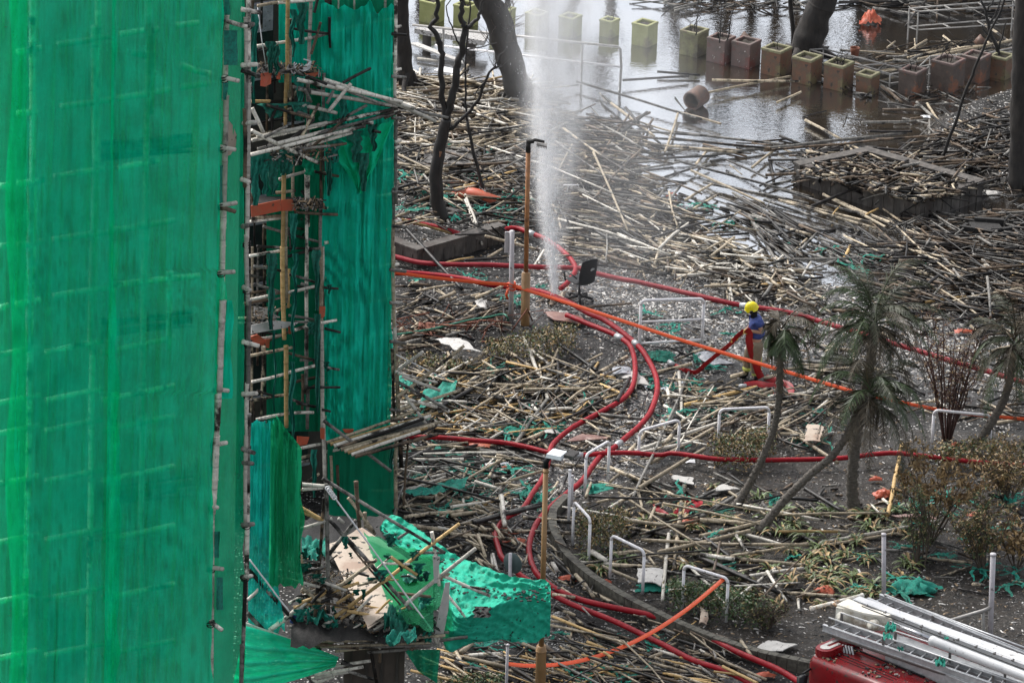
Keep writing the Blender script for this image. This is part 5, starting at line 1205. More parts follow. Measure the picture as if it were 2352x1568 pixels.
def netsheet(pl, xl, xr, y0, y1, nx, ny, off, amp, seed, fold=(2.2, 7.0), sag=.0, edge=6, rag=0, holes=None):
    q = random.Random(seed); ph = [q.uniform(0, 50) for _ in range(4)]; mb = MB(); rows = []
    for i in range(ny+1):
        v = i/ny; y = y0+(y1-y0)*v; r_ = []
        y00 = y
        for j in range(nx+1):
            u = j/nx; y = y00+rag*(2.2*abs(noise.noise(Vector((u*3.1, 1, seed))))+.8*noise.noise(Vector((u*11, 4, seed))))*max(0, 1-v*6)-rag*1.2*noise.noise(Vector((u*7, 9, seed)))*max(0, v*6-5); xa = xl(y) if callable(xl) else xl; xb = xr(y) if callable(xr) else xr
            x = xa+(xb-xa)*u
            if j == nx: x += edge*noise.noise(Vector((0, y*.013, seed)))*1.6
            o = off+amp*(noise.noise(Vector((x*fold[0]*.01+ph[0], y*.0012+.1*math.sin(y*.01), seed)))+.45*noise.noise(Vector((x*fold[1]*.01+y*.004, y*.0022, seed+3)))+.18*noise.noise(Vector((x*.2, y*.012, seed+5))))
            o += amp*.55*(1-abs(noise.noise(Vector((x*fold[1]*.012+y*.003+ph[1], y*.0015, seed+20))))*2.6)**3
            o += sag*(noise.noise(Vector((x*.006, y*.006, seed+9)))+.6*abs(noise.noise(Vector((x*.012-y*.01, y*.012+x*.008, seed+12)))))
            r_.append(W(pl, x, y, o))
        rows.append(r_)
    mb.grid(rows[::-1]); return mb
P1 = net('green_net_panel_b', (0.012,0.78,0.40), 0.42, seed=8); 
part(netsheet(F1, -60, 62, -40, 1620, 26, 170, .16, .14, 1), 'netting', P1, near)
part(netsheet(F1, lambda y: 20+8*math.sin(y*.01), lambda y: 268-8*math.sin(y*.004), -40, 1620, 60, 170, .10, .11, 2), 'netting', M['net_main'], near)
part(netsheet(F1, lambda y: 258-y*.012, lambda y: 512-.018*y if y < 620 else (512+14*math.sin((y-620)/280*3.14) if y < 900 else 492-.01*(y-900)*.9), -40, 1620, 80, 200, .14, .13, 3, sag=.10, edge=5), 'netting', M['net_main'], near)
part(netsheet(F1, lambda y: 510-.02*y, 561, -40, 1620, 18, 170, -.03, .07, 4, sag=.05, edge=4), 'netting', M['net_teal'] if False else P1, near)
part(netsheet(F1, 505, 533, 690, 915, 10, 30, .22, .10, 6, sag=.08, edge=5), 'netting', M['net_scrap'] if False else M['net_teal'], near)
for (xa, xb, ya, yb) in ((515,527,-20,35),(514,545,70,150),(512,520,190,230),(505,512,380,470),(484,500,1010,1090),(492,505,1220,1280),(497,512,1325,1400)):
    part(netsheet(F1, xa, xb, ya, yb, 6, 12, .16, .10, ya, edge=8), 'torn_net', M['net_scrap'], near)
mb = MB(); mb.prism([W(F1, x, y, .0) for x, y in ((521,272),(534,288),(542,310),(540,335),(528,355),(518,358))], .02); part(mb, 'plywood_sheet', M['board'], near, False)
mb = MB(); mb.prism([W(F1, x, y, -.06) for x, y in ((508,385),(524,350),(530,352),(516,400),(506,418))], .02); part(mb, 'plywood_sheet', M['board'], near, False)
# the building behind the near netting
t = thing('building', 'rendered grey block wall showing dimly behind the near green netting', 'building', Vector((A1_.x-3, A1_.y+2, 0)))
mb = MB(); a = W(F1, -120, 0, -1.3); b_ = W(F1, 556, 0, -1.3); H_ = CAMH+3
for lo, hi, m_ in ((0, 1, 0),):
    c = Vector(((a.x+b_.x)/2, (a.y+b_.y)/2, 0)); L_ = (Vector((a.x,a.y,0))-Vector((b_.x,b_.y,0))).length; rot = Matrix((F1[1], F1[2], tz)).transposed()
    mb.box(c-F1[2]*2.0+Vector((0,0,H_/2)), L_, 4.0, H_, rot)
part(mb, 'wall', M['wall_grey'], t, False)
for y in ():
    for x in (130, 360):
        mb = MB(); p = W(F1, x, y, -1.27); mb.box(p, .75, .05, 1.1, rot); o = part(mb, 'window', M['glass'], t, False)
        mb = MB()
        for dx in (-.39,.39): mb.box(p+F1[1]*dx, .05, .09, 1.2, rot)
        mb.box(p+tz*.62, .83, .09, .06, rot); mb.box(p-tz*.62, .9, .14, .06, rot); part(mb, 'frame', M['alu'], o, False)

# ---------------------------------------------------------------- far scaffold with recess
A2_ = G(910, 1190, 0); F2 = plane_at(A2_, 58)
far = thing('bamboo_scaffold', 'farther burnt bamboo scaffold with open recess and torn teal netting', 'scaffold', A2_)
def s8(x1,y1,x2,y2,r=.042,tone='pale',off=0.0,off2=None): spole(far, F2, C8, x1,y1,x2,y2,r,tone,off,off2)
def s9(x1,y1,x2,y2,r=.042,tone='pale',off=0.0,off2=None): spole(far, F2, C9, x1,y1,x2,y2,r,tone,off,off2)
# uprights
s8(395,-60,392,560,.042,'gold',.2); s8(408,120,403,610,.04,'tan',.15); s8(385,460,378,800,.04,'gold',.2); s8(370,1080,362,1600,.045,'gold',.2); s8(383,1300,375,1600,.04,'tan',.2)
s9(360,-20,372,560,.05,'gold',.2); s9(378,-20,386,330,.045,'tan',.2); s9(383,600,384,1110,.048,'gold',.2)
s8(430,20,425,820,.032,'brown',-.3); s8(425,1040,425,1240,.035,'tan',-.3); s9(400,120,398,360,.03,'gold',-.3)
s8(541,-40,520,560,.038,'pale',0); s8(518,480,520,980,.036,'grey',0); s8(522,1060,522,1420,.038,'pale',0); s8(508,1060,512,1600,.036,'pale',0); s9(515,-20,512,500,.04,'pale'); s9(512,480,508,900,.042,'grey'); s9(520,860,516,1120,.038,'grey'); s9(487,780,484,1000,.03,'brown')
s8(620,460,612,900,.034,'grey',.1); s8(606,900,604,1290,.032,'brown',.1); s8(600,1290,598,1600,.036,'grey',.1); s9(603,-20,603,470,.045,'tan',.1); s9(612,-20,612,200,.035,'pale',.1); s9(606,460,610,1130,.042,'pale',.12); s9(612,1000,626,1440,.044,'pale',.12); s9(630,1430,632,1600,.04,'grey',.12)
s8(1070,-60,1068,420,.036,'pale',.25); s8(1066,400,1070,760,.036,'pale',.25); s8(1072,740,1074,1280,.038,'grey',.25); s8(1056,1180,1058,1440,.034,'grey',.2); s8(1058,1380,1052,1600,.038,'tan',.25)
s9(1055,-20,1062,480,.042,'tan',.25); s9(1058,250,1070,620,.04,'pale',.25); s9(1068,580,1090,1060,.045,'tan',.25); s9(1048,620,1060,1060,.034,'tan',.2); s9(1100,1160,1105,1360,.05,'brown',.2); s9(1072,1160,1070,1520,.042,'tan',.2); s9(1072,1500,1068,1720,.042,'tan',.2)
s9(1150,1180,1120,1600,.026,'brown',.5); s9(665,1290,670,1560,.03,'tan',.2); s9(705,1350,712,1600,.03,'brown',.2); s9(825,1450,830,1640,.038,'gold',.3)
for x, ya, yb, tn in ((175,0,420,'brown'),(232,-100,180,'grey'),(265,540,830,'brown'),(300,680,820,'black'),(172,1130,1340,'brown'),(245,1400,1570,'brown'),(258,1400,1570,'brown')): s8(x,ya,x-3,yb,.028,tn,-.9)
for x, ya, yb, tn in ((172,-20,1060,'tan'),(250,-20,360,'brown'),(236,500,1050,'tan'),(210,-20,400,'grey')): s9(x,ya,x-8,yb,.028,tn,-.9)
# ledgers
for a in ((205,38,380,8,'tan'),(330,18,560,0,'pale'),(200,290,545,238,'pale'),(545,240,640,212,'grey'),(170,636,285,636,'gold'),(280,640,400,632,'grey'),(430,112,460,128,'grey'),(340,1125,500,1078,'pale'),(305,1210,440,1196,'tan'),(165,1370,350,1352,'tan'),(160,1390,350,1368,'pale')):
    s8(*a[:4], r=.036, tone=a[4], off=.05)
for a in ((155,38,350,5,'pale'),(155,312,272,286,'pale'),(310,272,400,262,'grey'),(385,268,560,228,'pale'),(180,560,350,535,'pale'),(440,500,700,438,'pale'),(160,662,420,610,'tan'),(170,826,370,778,'pale'),(390,770,572,722,'pale'),(165,944,405,902,'tan'),(198,1062,405,1022,'pale'),(440,1020,555,1018,'pale'),(460,1245,610,1215,'pale'),(480,1302,560,1278,'tan'),(480,1330,525,1320,'grey'),(480,1505,560,1490,'tan'),(490,1470,590,1400,'tan')):
    s9(*a[:4], r=.036, tone=a[4], off=.05)
for a in ((430,180,655,212,'black'),(656,110,660,300,'black'),(540,340,600,140,'brown'),(560,80,590,-40,'black'),(400,410,600,560,'grey')): s8(*a[:4], r=.03, tone=a[4], off=.3)
for a in ((180,100,350,130,'grey'),(180,215,345,262,'grey'),(405,152,590,212,'grey'),(620,235,712,243,'black'),(480,210,520,222,'grey'),(400,410,575,440,'grey'),(440,450,580,455,'grey'),(625,492,725,516,'black'),(600,455,700,440,'pale'),(395,645,578,695,'brown'),(632,735,718,750,'grey'),(470,690,560,690,'grey'),(520,862,722,860,'black'),(200,880,300,912,'brown'),(400,930,560,985,'grey'),(610,1000,662,1012,'black'),(240,1105,300,1120,'grey'),(450,960,580,982,'grey')):
    s9(*a[:4], r=.03, tone=a[4], off=.15, off2=.3)
s8(560,1076,712,1106,.032,'brown',.2); s8(440,1330,705,1346,.034,'brown',.2); s8(240,1420,600,1520,.03,'grey',-.2); s8(200,1545,620,1560,.03,'grey',-.2)
# stubs at the outer upright
for y, k in ((172,0),(212,1),(440,0),(478,1),(738,1),(890,0),(928,0),(1200,1),(1388,0),(1416,1)): s8(1048 if k else 1066, y+2, 1135 if k else 1105, y+(8 if k else -8), .034, 'grey' if k else 'pale', .3)
for y, k in ((92,0),(125,1),(332,1),(575,1),(765,0),(1002,1)): s9(1036 if k else 1066, y-2, 1135 if k else 1090, y+(10 if k else -2), .036, 'grey' if k else 'pale', .3)
s9(1085,770,1330,830,.03,'pale',.4)
# great leaning bundle
cnt = 0
bundle = thing('bamboo_bundle', 'collapsed bundle of long pale bamboo leaning out across the teal netting', 'bamboo poles', W(F2, *C8(600,800)))
for a in ((170,880,1080,680,'pale'),(205,935,1060,712,'grey'),(165,970,880,790,'pale'),(330,900,900,760,'pale'),(390,950,800,830,'pale'),(200,860,640,770,'pale'),(440,940,660,915,'grey'),(560,925,760,900,'brown'),(250,860,390,790,'grey'),(620,500,1185,680,'pale'),(640,520,1000,660,'grey'),(455,500,760,570,'pale'),(540,580,1080,668,'pale'),(700,545,1110,640,'pale'),(520,480,640,530,'grey'),(430,545,620,575,'grey'),(460,560,1180,690,'grey'),(740,520,915,428,'black'),(650,700,790,525,'pale'),(480,660,700,710,'pale'),(450,700,560,740,'grey'),(260,660,540,740,'brown'),(480,860,590,650,'tan'),(500,560,540,640,'grey'),(700,760,890,660,'grey'),(370,910,560,750,'black'),(500,960,760,740,'brown'),(165,820,585,1022,'pale'),(950,600,1320,760,'pale'),(1180,690,1400,740,'grey'),(880,760,1060,700,'brown'),(930,822,975,830,'black'),(1000,740,1100,700,'brown'),(640,650,680,570,'grey'),(760,790,930,770,'pale'),(280,760,330,660,'grey'),(170,680,240,830,'pale')):
    cnt += 1; spole(bundle, F2, C8, *a[:4], r=.042 if a[4] == 'pale' else .034, tone=a[4], off=.45+.05*(cnt % 5), off2=.55+.07*(cnt % 4))
mb = MB(); q = random.Random(21)
for i in range(90):
    x, y = q.uniform(170,700), q.uniform(-20,2650); L = q.uniform(80,330); an = R(q.choice((-14,-14,16,90,90,q.uniform(-60,60))))+q.gauss(0,.06)
    pole(mb, W(F2, *C8(x-L*math.cos(an)/2, y-L*math.sin(an)/2), q.uniform(-1.3,-.3)), W(F2, *C8(x+L*math.cos(an)/2, y+L*math.sin(an)/2), q.uniform(-1.3,-.3)), q.uniform(.018,.036), .02, 6, i)
for i_, f_ in enumerate(range(len(mb.mi))): mb.mi[f_] = (f_//260) % 4
part(mb, 'inner_poles', [BM['brown'], BM['grey'], BM['black'], BM['tan']], far, kind='stuff')
# platforms: planks, debris, orange sheet
plat = thing('work_platform', 'upper debris-covered scaffold platform hung with orange sheet and white cable', 'platform', W(F2, *C8(400,460)))
def slab(parent, pts, thick, mat, name, conv=C8, pl=None, offs=None):
    mb = MB(); mb.prism([W(pl or F2, *conv(x, y), o) for (x, y), o in zip(pts, offs)], thick); return part(mb, name, M[mat], parent, False)
slab(plat, [(170,480),(420,440),(600,470),(470,395),(180,405)], .05, 'char', 'deck', offs=[.3,.3,.1,-.5,-.5])
slab(plat, [(225,462),(290,450),(288,525),(250,545),(222,540)], .01, 'orange', 'orange_sheet', offs=[.32,.32,.36,.4,.36]); slab(plat, [(322,450),(346,455),(345,500),(322,495)], .01, 'orange', 'orange_sheet', offs=[.3,.3,.3,.3])
slab(plat, [(500,465),(590,450),(570,485)], .01, 'orange', 'orange_sheet', offs=[.3,.3,.3])
mb = MB()
for i in range(5): mb.tube([W(F2, *C8(430+110*(.5+.5*math.cos(a+i*.4)), 410+38*math.sin(a)+i*4), .2+.1*math.sin(a*2+i)) for a in [k*.5-1.4 for k in range(11)]], .012, 5)
part(mb, 'white_cable', M['white'], plat)
plat2 = thing('work_platform', 'middle scaffold platform edged with a torn orange board and charred rubble', 'platform', W(F2, *C8(400,1300)))
slab(plat2, [(160,1290),(400,1255),(640,1300),(560,1240),(200,1230)], .05, 'char', 'deck', offs=[.2,.2,.1,-.5,-.5])
slab(plat2, [(160,1290),(345,1252),(352,1320),(165,1360)], .02, 'orange', 'orange_board', offs=[.3,.3,.3,.3]); slab(plat2, [(350,1252),(420,1250),(440,1320),(352,1322)], .02, 'orange', 'orange_board', offs=[.25,.2,.2,.25])
plat3 = thing('work_platform', 'lower scaffold platform with a grey-white board and orange rag', 'platform', W(F2, *C9(300,450)))
slab(plat3, [(160,470),(310,440),(455,455),(420,480),(160,525)], .04, 'board_white', 'deck_board', C9, offs=[.2,.2,.2,.25,.25]); slab(plat3, [(180,350),(290,370),(320,430),(180,410)], .03, 'board_white', 'deck_board', C9, offs=[-.4]*4)
slab(plat3, [(155,540),(200,525),(255,565),(240,592),(190,590),(155,575)], .03, 'orange', 'orange_rag', C9, offs=[.3,.35,.35,.3,.3,.3]); slab(plat3, [(248,560),(280,555),(275,615),(258,610)], .01, 'orange', 'orange_rag', C9, offs=[.3]*4)
slab(plat3, [(590,355),(625,352),(622,410),(605,425),(590,400)], .03, 'orange', 'orange_rag', C9, offs=[.2]*5); slab(plat3, [(596,1112),(622,1115),(620,1185),(598,1180)], .03, 'orange', 'orange_rag', C9, offs=[.2]*4); slab(plat3, [(450,1165),(525,1170),(510,1215),(450,1225)], .03, 'orange', 'orange_board', C9, offs=[.2]*4); slab(plat3, [(735,1120),(805,1120),(790,1148),(750,1142)], .03, 'orange', 'orange_rag', C9, offs=[.3]*4)
slab(plat3, [(395,480),(428,488),(425,520),(400,525)], .02, 'orange', 'orange_rag', C9, offs=[.3]*4)
def debris(parent, pl, conv, x0, x1, y0, y1, n, seed, mats=('char','char_wood','chips'), size=.045, off=(0,.4)):
    q = random.Random(seed); mb = MB()
    for i in range(n):
        c = W(pl, *conv(q.uniform(x0,x1), q.uniform(y0,y1)), q.uniform(*off)); s = size*q.uniform(.3,1.4)
        mb.box(c, s*q.uniform(.5,3.5), s*q.uniform(.2,.7), s*q.uniform(.1,.5), Matrix.Rotation(q.uniform(0,6),3,Vector((q.random(),q.random(),q.random()+.01)).normalized()), mi=q.randint(0,2))
    part(mb, 'debris', [M['char'], M['chips'][2], M['chips'][1]], parent, False, kind='stuff')
debris(plat, F2, C8, 180, 600, 395, 475, 260, 1); debris(plat2, F2, C8, 420, 620, 1245, 1310, 240, 2); debris(plat3, F2, C9, 190, 330, 355, 450, 90, 3); debris(plat, F2, C8, 250, 700, 900, 1010, 260, 4, off=(.2,.7)); 
# netting of the far scaffold
for k, x in enumerate((775, 812, 850, 884)): spole(far, F2, D_, x, -30, x+1, 1000, r=.038, tone='pale', off=-.22)
for k in range(13): spole(far, F2, D_, 745, 60+k*80+18, 905, 60+k*80-16, r=.036, tone='pale', off=-.16)
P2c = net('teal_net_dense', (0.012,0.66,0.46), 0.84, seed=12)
F2b = plane_at(A2_, 58)
part(netsheet(F2, 738, 904, 8, 330, 60, 60, .0, .24, 11, fold=(4,14), sag=.22, edge=3, rag=22), 'netting', P2c, far)
part(netsheet(F2, lambda y: 742+4*math.sin(y*.02), lambda y: 908-(y-300)*.015, 320, 1012, 60, 120, -.02, .24, 12, fold=(4,14), sag=.20, edge=4), 'netting', P2c, far)
part(netsheet(F2, 640, 745, -40, 190, 26, 40, -.35, .16, 13, fold=(6,16), sag=.08, edge=10), 'netting', M['net_teal'], far)
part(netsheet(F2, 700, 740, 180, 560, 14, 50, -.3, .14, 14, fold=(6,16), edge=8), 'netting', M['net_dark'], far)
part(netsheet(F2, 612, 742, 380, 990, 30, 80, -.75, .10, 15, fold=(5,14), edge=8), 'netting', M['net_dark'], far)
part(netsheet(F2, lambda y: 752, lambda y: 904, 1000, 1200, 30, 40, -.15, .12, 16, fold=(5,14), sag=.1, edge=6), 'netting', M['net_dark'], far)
part(netsheet(F2, 762, 905, -40, 30, 30, 12, -.2, .1, 17, fold=(5,14), sag=.1), 'netting', M['net_dark'], far)
# swag of netting: V of cloth pulled to a knot
mb = MB(); rows = []; N = 30
for i in range(N+1):
    v = i/N; r_ = []
    for j in range(N+1):
        u = j/N; L0 = (748+ (822-748)*v**.9, 322+(440-322)*v); R0 = (908-(908-828)*v**1.3, 262+(444-262)*v)
        x = L0[0]*(1-u)+R0[0]*u; y = L0[1]*(1-u)+R0[1]*u+26*math.sin(u*3.14)*(1-v)+6*math.sin(u*22+v*5)*(1-v*.4)
        r_.append(W(F2, x, y, .22+.12*math.sin(u*3.14)*(1-v*.6)+.07*math.sin(u*26+math.sin(v*6)*2)+.05*noise.noise(Vector((u*9, v*7, 2)))))
    rows.append(r_)
mb.grid(rows[::-1]); part(mb, 'net_swag', net('green_net_swag', (0.014,0.66,0.36), .93, seed=20), far)
def shred(parent, pl, conv, x, y, L, wd, seed, mat='net_burnt', off=.3):
    q = random.Random(seed); mb = MB(); rows = []; n = 14
    for i in range(n+1):
        v = i/n; w_ = wd*(1-.6*v)*(1+.7*noise.noise(Vector((v*6, seed, 0)))); cx = x+18*noise.noise(Vector((v*3, seed, 5))); r_ = []
        for j in range(6): u = j/5-.5; r_.append(W(pl, *conv(cx+u*w_, y+L*v), off+.06*math.sin(j*2.3+v*9+seed)+.04*noise.noise(Vector((v*9, j, seed)))))
        rows.append(r_)
    mb.grid(rows[::-1]); part(mb, 'torn_net', M[mat], parent)
for i, a in enumerate(((180,90,560,50,'net_scrap'),(285,260,200,60,'net_burnt'),(320,290,180,50,'net_burnt'),(425,60,300,40,'net_scrap'),(480,20,260,70,'net_burnt'),(190,960,330,80,'net_scrap'),(250,960,260,70,'net_scrap'),(300,980,240,90,'net_burnt'),(360,960,140,70,'net_burnt'),(650,950,280,40,'net_burnt'),(660,1060,140,30,'net_burnt'),(740,600,190,70,'net_scrap'),(310,650,90,170,'net_burnt'),(470,640,120,120,'net_burnt'),(820,820,200,90,'net_burnt'),(930,780,170,60,'net_burnt'),(690,880,140,80,'net_scrap'),(620,700,180,60,'net_burnt'),(400,940,150,100,'net_burnt'),(530,980,120,110,'net_dark'),(430,1340,230,50,'net_scrap'),(470,480,160,70,'net_scrap'),(870,960,240,70,'net_burnt'))):
    shred(far, F2, C8, *a[:4], i, a[4], .5)
for i, a in enumerate(((290,20,480,60,'net_burnt'),(440,20,260,40,'net_scrap'),(430,260,420,30,'net_scrap'),(420,700,500,40,'net_scrap'),(575,0,380,50,'net_burnt'),(580,400,620,46,'net_burnt'),(655,215,60,30,'net_burnt'),(310,500,520,18,'net_scrap'),(635,700,60,40,'net_burnt'),(1045,1120,260,40,'net_scrap'),(560,1250,300,40,'net_scrap'),(540,450,80,60,'net_burnt'))):
    shred(far, F2, C9, *a[:4], i+50, a[4], .4)
# building behind the far scaffold
t = thing('building', 'dark sooty tower wall with windows behind the open scaffold recess', 'building', A2_-F2[2]*2)
rot2 = Matrix((F2[1], F2[2], tz)).transposed(); a = W(F2, 470, 500, -2.0); b_ = W(F2, 900, 500, -2.0)
c = (a+b_)/2; L_ = (Vector((a.x,a.y,0))-Vector((b_.x,b_.y,0))).length; mb = MB(); mb.box(Vector((c.x, c.y, 13))-F2[2]*2, L_, 4, 26, rot2); part(mb, 'wall', M['wall'], t, False)
for y in (60, 230, 400, 560, 700, 860, 1020):
    for x in (600, 680):
        p = W(F2, x, y, -1.97); mb = MB(); mb.box(p, .55, .04, .9, rot2); o = part(mb, 'window', M['glass'], t, False); mb = MB(); mb.box(p+tz*.48, .63, .08, .05, rot2); part(mb, 'lintel', M['board_grey'], t, False); mb = MB(); mb.box(p-tz*.48, .63, .1, .05, rot2); part(mb, 'sill', M['board_grey'], t, False)
mb = MB(); q_ = W(F2, 600, 40, -1.9); mb.box(q_, .5, .1, .6, rot2); part(mb, 'wall_panel', M['board_grey'], t, False)

# ---------------------------------------------------------------- front canopy (catch platform) with poles, boards, tarpaulin
F4 = plane_at(PS(700, 1300, 122.0), 90)
can = thing('catch_platform', 'collapsed catch platform heaped with boards, netting and bamboo at the scaffold foot', 'platform', Vector((F4[0].x, F4[0].y+1, 0)))
def cp(x, y, h, dx=0): return G(*C7(x, y), h)
# deck under everything
mb = MB(); rows = []
for i in range(13):
    v = i/12; r_ = []
    for j in range(25):
        u = j/24; x = (500-60*v)*(1-u)+(1120+330*v)*u; y = 300+ (1120-300)*v-(40*u); p = cp(x, y, 3.15); p.z += .22*noise.noise(p*1.5)+.12*noise.noise(p*5); r_.append(p)
    rows.append(r_)
mb.grid(rows[::-1]); part(mb, 'deck', M['char'], can)
mb = MB(); N = 16; rows = []
for i in range(N+1):
    v = i/N; r_ = []
    for j in range(N+1):
        u = j/N; q_ = [(760,330),(905,370),(1180,560),(980,1000)]
        a = Vector(q_[0]+(0,)).lerp(Vector((1010,400,0)), u); b_ = Vector((690,540,0)).lerp(Vector((960,980,0)), .35+.65*u) if False else Vector((700,560,0)).lerp(Vector((1180,960,0)), u)
        a = Vector((690,480,0)).lerp(Vector((920,345,0)), u); b_ = Vector((960,1010,0)).lerp(Vector((1420,700,0)), u); x, y = a.lerp(b_, v).xy; x += 22*noise.noise(Vector((v*5,u*5,2))); y += 16*noise.noise(Vector((u*6,v*6,7))); p = cp(x, y, 3.42+.06*math.sin(u*3)); p.z += .05*noise.noise(p*2); r_.append(p)
    rows.append(r_)
mb.grid(rows[::-1]); part(mb, 'board', M['board'], can, label='large pale curled board peppered with burnt specks')
mb = MB(); mb.prism([cp(x, y, 3.40) for x, y in ((880,870),(1080,690),(1180,720),(1150,900),(960,1030),(940,960))][::-1], .02); part(mb, 'board', M['board'], can, False)
mb = MB(); mb.prism([W(F4, *C7(x, y), .25) for x, y in ((1480,720),(1512,715),(1502,890),(1470,1060),(1410,1060),(1440,900))], .03); part(mb, 'plank', M['board_white'], can, False)
mb = MB(); mb.prism([W(F4, *C7(x, y), .25) for x, y in ((1395,540),(1445,545),(1430,720),(1405,720))], .03); part(mb, 'plank', M['board_white'], can, False)
for i, a in enumerate(((520,640,620,600),(520,560,640,500))):
    mb = MB(); mb.prism([cp(a[0],a[1]-20,3.4), cp(a[2],a[3]-20,3.5), cp(a[2]+10,a[3]+10,3.5), cp(a[0],a[1]+20,3.4)][::-1], .03); part(mb, 'plank', M['char_wood'], can, False)
# translucent green net over the board
def patch(pts4, h4, n, amp, seed, sc=3.0):
    mb = MB(); rows = []; P = [G(*C7(*p), h) for p, h in zip(pts4, h4)]
    for i in range(n+1):
        v = i/n; r_ = []
        for j in range(n+1):
            u = j/n; p = P[0].lerp(P[1], u).lerp(P[3].lerp(P[2], u), v); p = p.copy(); p.z += amp*(noise.noise(p*sc+Vector((seed,0,0)))+.5*noise.noise(p*sc*2.7)); r_.append(p)
        rows.append(r_)
    mb.grid(rows[::-1]); return mb
nj = net('olive_green_net', (0.03,0.18,0.09), .55, seed=31)
part(patch([(930,370),(1400,545),(1400,1060),(1120,930)], (3.62,3.62,3.55,3.5), 26, .10, 1), 'netting', nj, can)
part(patch([(1040,640),(1400,540),(1490,860),(1260,1010)], (3.55,3.66,3.5,3.5), 26, .10, 2), 'netting', nj, can)
part(patch([(515,430),(700,420),(690,560),(515,600)], (3.5,3.5,3.4,3.4), 20, .2, 3, 6), 'crumpled_net', M['net_scrap'], can)
part(patch([(520,860),(700,930),(760,960),(560,960)], (3.4,3.4,3.4,3.4), 20, .25, 4, 7), 'crumpled_net', M['net_scrap'], can)
part(patch([(1060,930),(1220,900),(1240,1010),(1080,1010)], (3.5,3.5,3.4,3.4), 24, .35, 5, 9), 'crumpled_net', M['net_burnt'], can)
part(patch([(1080,1080),(1280,1070),(1290,1110),(1080,1125)], (3.4,3.4,3.4,3.4), 20, .2, 6, 9), 'crumpled_net', M['net_scrap'], can)
part(patch([(1300,850),(1370,850),(1375,900),(1300,905)], (3.6,3.6,3.55,3.55), 14, .2, 16, 12), 'crumpled_net', M['net_scrap'], can)
part(patch([(1190,670),(1290,660),(1290,715),(1200,715)], (3.66,3.66,3.62,3.62), 14, .12, 17, 12), 'crumpled_net', M['net_burnt'], can)
# edge of the deck
mb = MB(); mb.prism([W(F4, *C7(x, y), .30) for x, y in ((140,985),(470,1105),(480,1130),(140,1010))], .04); part(mb, 'plank', M['board_white'], can, False)
def s7(x1,y1,x2,y2,r=.042,tone='pale',off=.2,off2=None,par=None): spole(par or can, F4, C7, x1,y1,x2,y2,r,tone,off,off2)
for a in ((160,635,640,1175,.042,'grey'),(150,925,640,1440,.045,'grey'),(655,20,1480,522,.036,'grey'),(690,285,1400,1065,.042,'grey'),(680,60,695,925,.042,'grey'),(600,1010,665,150,.034,'brown'),(300,1040,545,850,.05,'pale'),(155,835,265,725,.036,'pale'),(520,1140,730,955,.05,'pale'),(740,950,1080,700,.04,'gold'),(1060,720,1575,325,.038,'gold'),(1210,870,1685,490,.042,'pale'),(640,830,1020,565,.04,'tan'),(520,850,900,720,.036,'gold'),(890,740,1080,690,.03,'tan'),(700,530,880,300,.04,'grey'),
          (1390,380,1440,740,.036,'pale'),(1480,680,1780,810,.036,'pale'),(1500,810,1625,970,.03,'pale'),(1180,870,700,300,.02,'brown'),(640,1030,1505,1055,.034,'grey'),(600,1150,980,1050,.04,'tan'),(800,1120,1240,1010,.03,'brown'),(1440,1110,1630,1085,.036,'grey'),(740,1180,1390,1110,.034,'tan'),(960,1190,1380,1150,.034,'grey'),(100,1280,250,1335,.05,'pale'),(350,1330,600,1300,.05,'grey'),(600,1305,980,1245,.036,'pale'),(600,1340,930,1285,.036,'pale'),(560,1370,830,1320,.036,'pale'),(620,1390,740,1350,.036,'pale'),(500,1330,760,1230,.04,'grey'),(780,1255,860,1275,.05,'grey'),(830,1315,1000,1370,.034,'grey'),(980,1180,1020,1400,.036,'brown'),(1040,1190,1040,1255,.034,'brown'),(760,1350,800,1410,.034,'grey'),(540,1350,640,1400,.036,'pale'),(120,1180,100,1420,.04,'pale'),(240,1385,325,1325,.04,'brown'),
          (510,215,660,300,.036,'gold'),(515,245,645,300,.034,'gold'),(880,40,905,350,.04,'brown'),(940,330,1010,395,.034,'tan'),(830,150,1000,380,.036,'tan'),(760,290,800,320,.034,'pale'),(510,360,720,290,.036,'pale'),(520,60,720,75,.036,'pale'),(520,95,660,85,.036,'pale'),(940,250,945,350,.036,'tan'),(930,960,1150,920,.034,'grey'),(820,910,1060,960,.036,'gold'),(650,820,780,780,.034,'tan'),(1000,1040,1080,985,.034,'pale'),(730,850,755,875,.03,'pale'),(1450,690,1510,660,.03,'tan'),(1590,745,1750,765,.03,'tan'),(1290,520,1480,520,.03,'grey'),(1430,1070,1445,1150,.034,'pale'),(1395,1050,1430,1150,.034,'pale'),(1160,425,1240,375,.03,'grey')):
    s7(*a)
q = random.Random(8)
for i in range(120):
    x, y = q.uniform(520,1350), q.uniform(560,1120)
    if 800 < x and y < 900 and q.random() < .7: continue
    L = q.uniform(60,260); an = R(q.choice((q.gauss(-25,14), q.gauss(12,16)))); s7(x-L*math.cos(an)/2, y-L*math.sin(an)/2, x+L*math.cos(an)/2, y+L*math.sin(an)/2, q.uniform(.016,.036), q.choice(('tan','gold','brown','black','grey','pale')), q.uniform(-.1,.3))
for i in range(44):
    x, y = q.uniform(500,1380), q.uniform(380,1120); shred(can, F4, C7, x, y, q.uniform(20,90), q.uniform(20,110), 200+i, q.choice(('net_scrap','net_burnt','net_burnt')), q.uniform(.1,.4))
for a in ((540,1090,1010,1130),(560,1110,1300,1100),(640,1150,1380,1125),(600,1070,1150,1095),(700,1165,1440,1140),(560,1135,900,1160),(980,1110,1480,1075)): s7(*a, q.uniform(.026,.042), q.choice(('pale','tan','grey','brown')), .35)
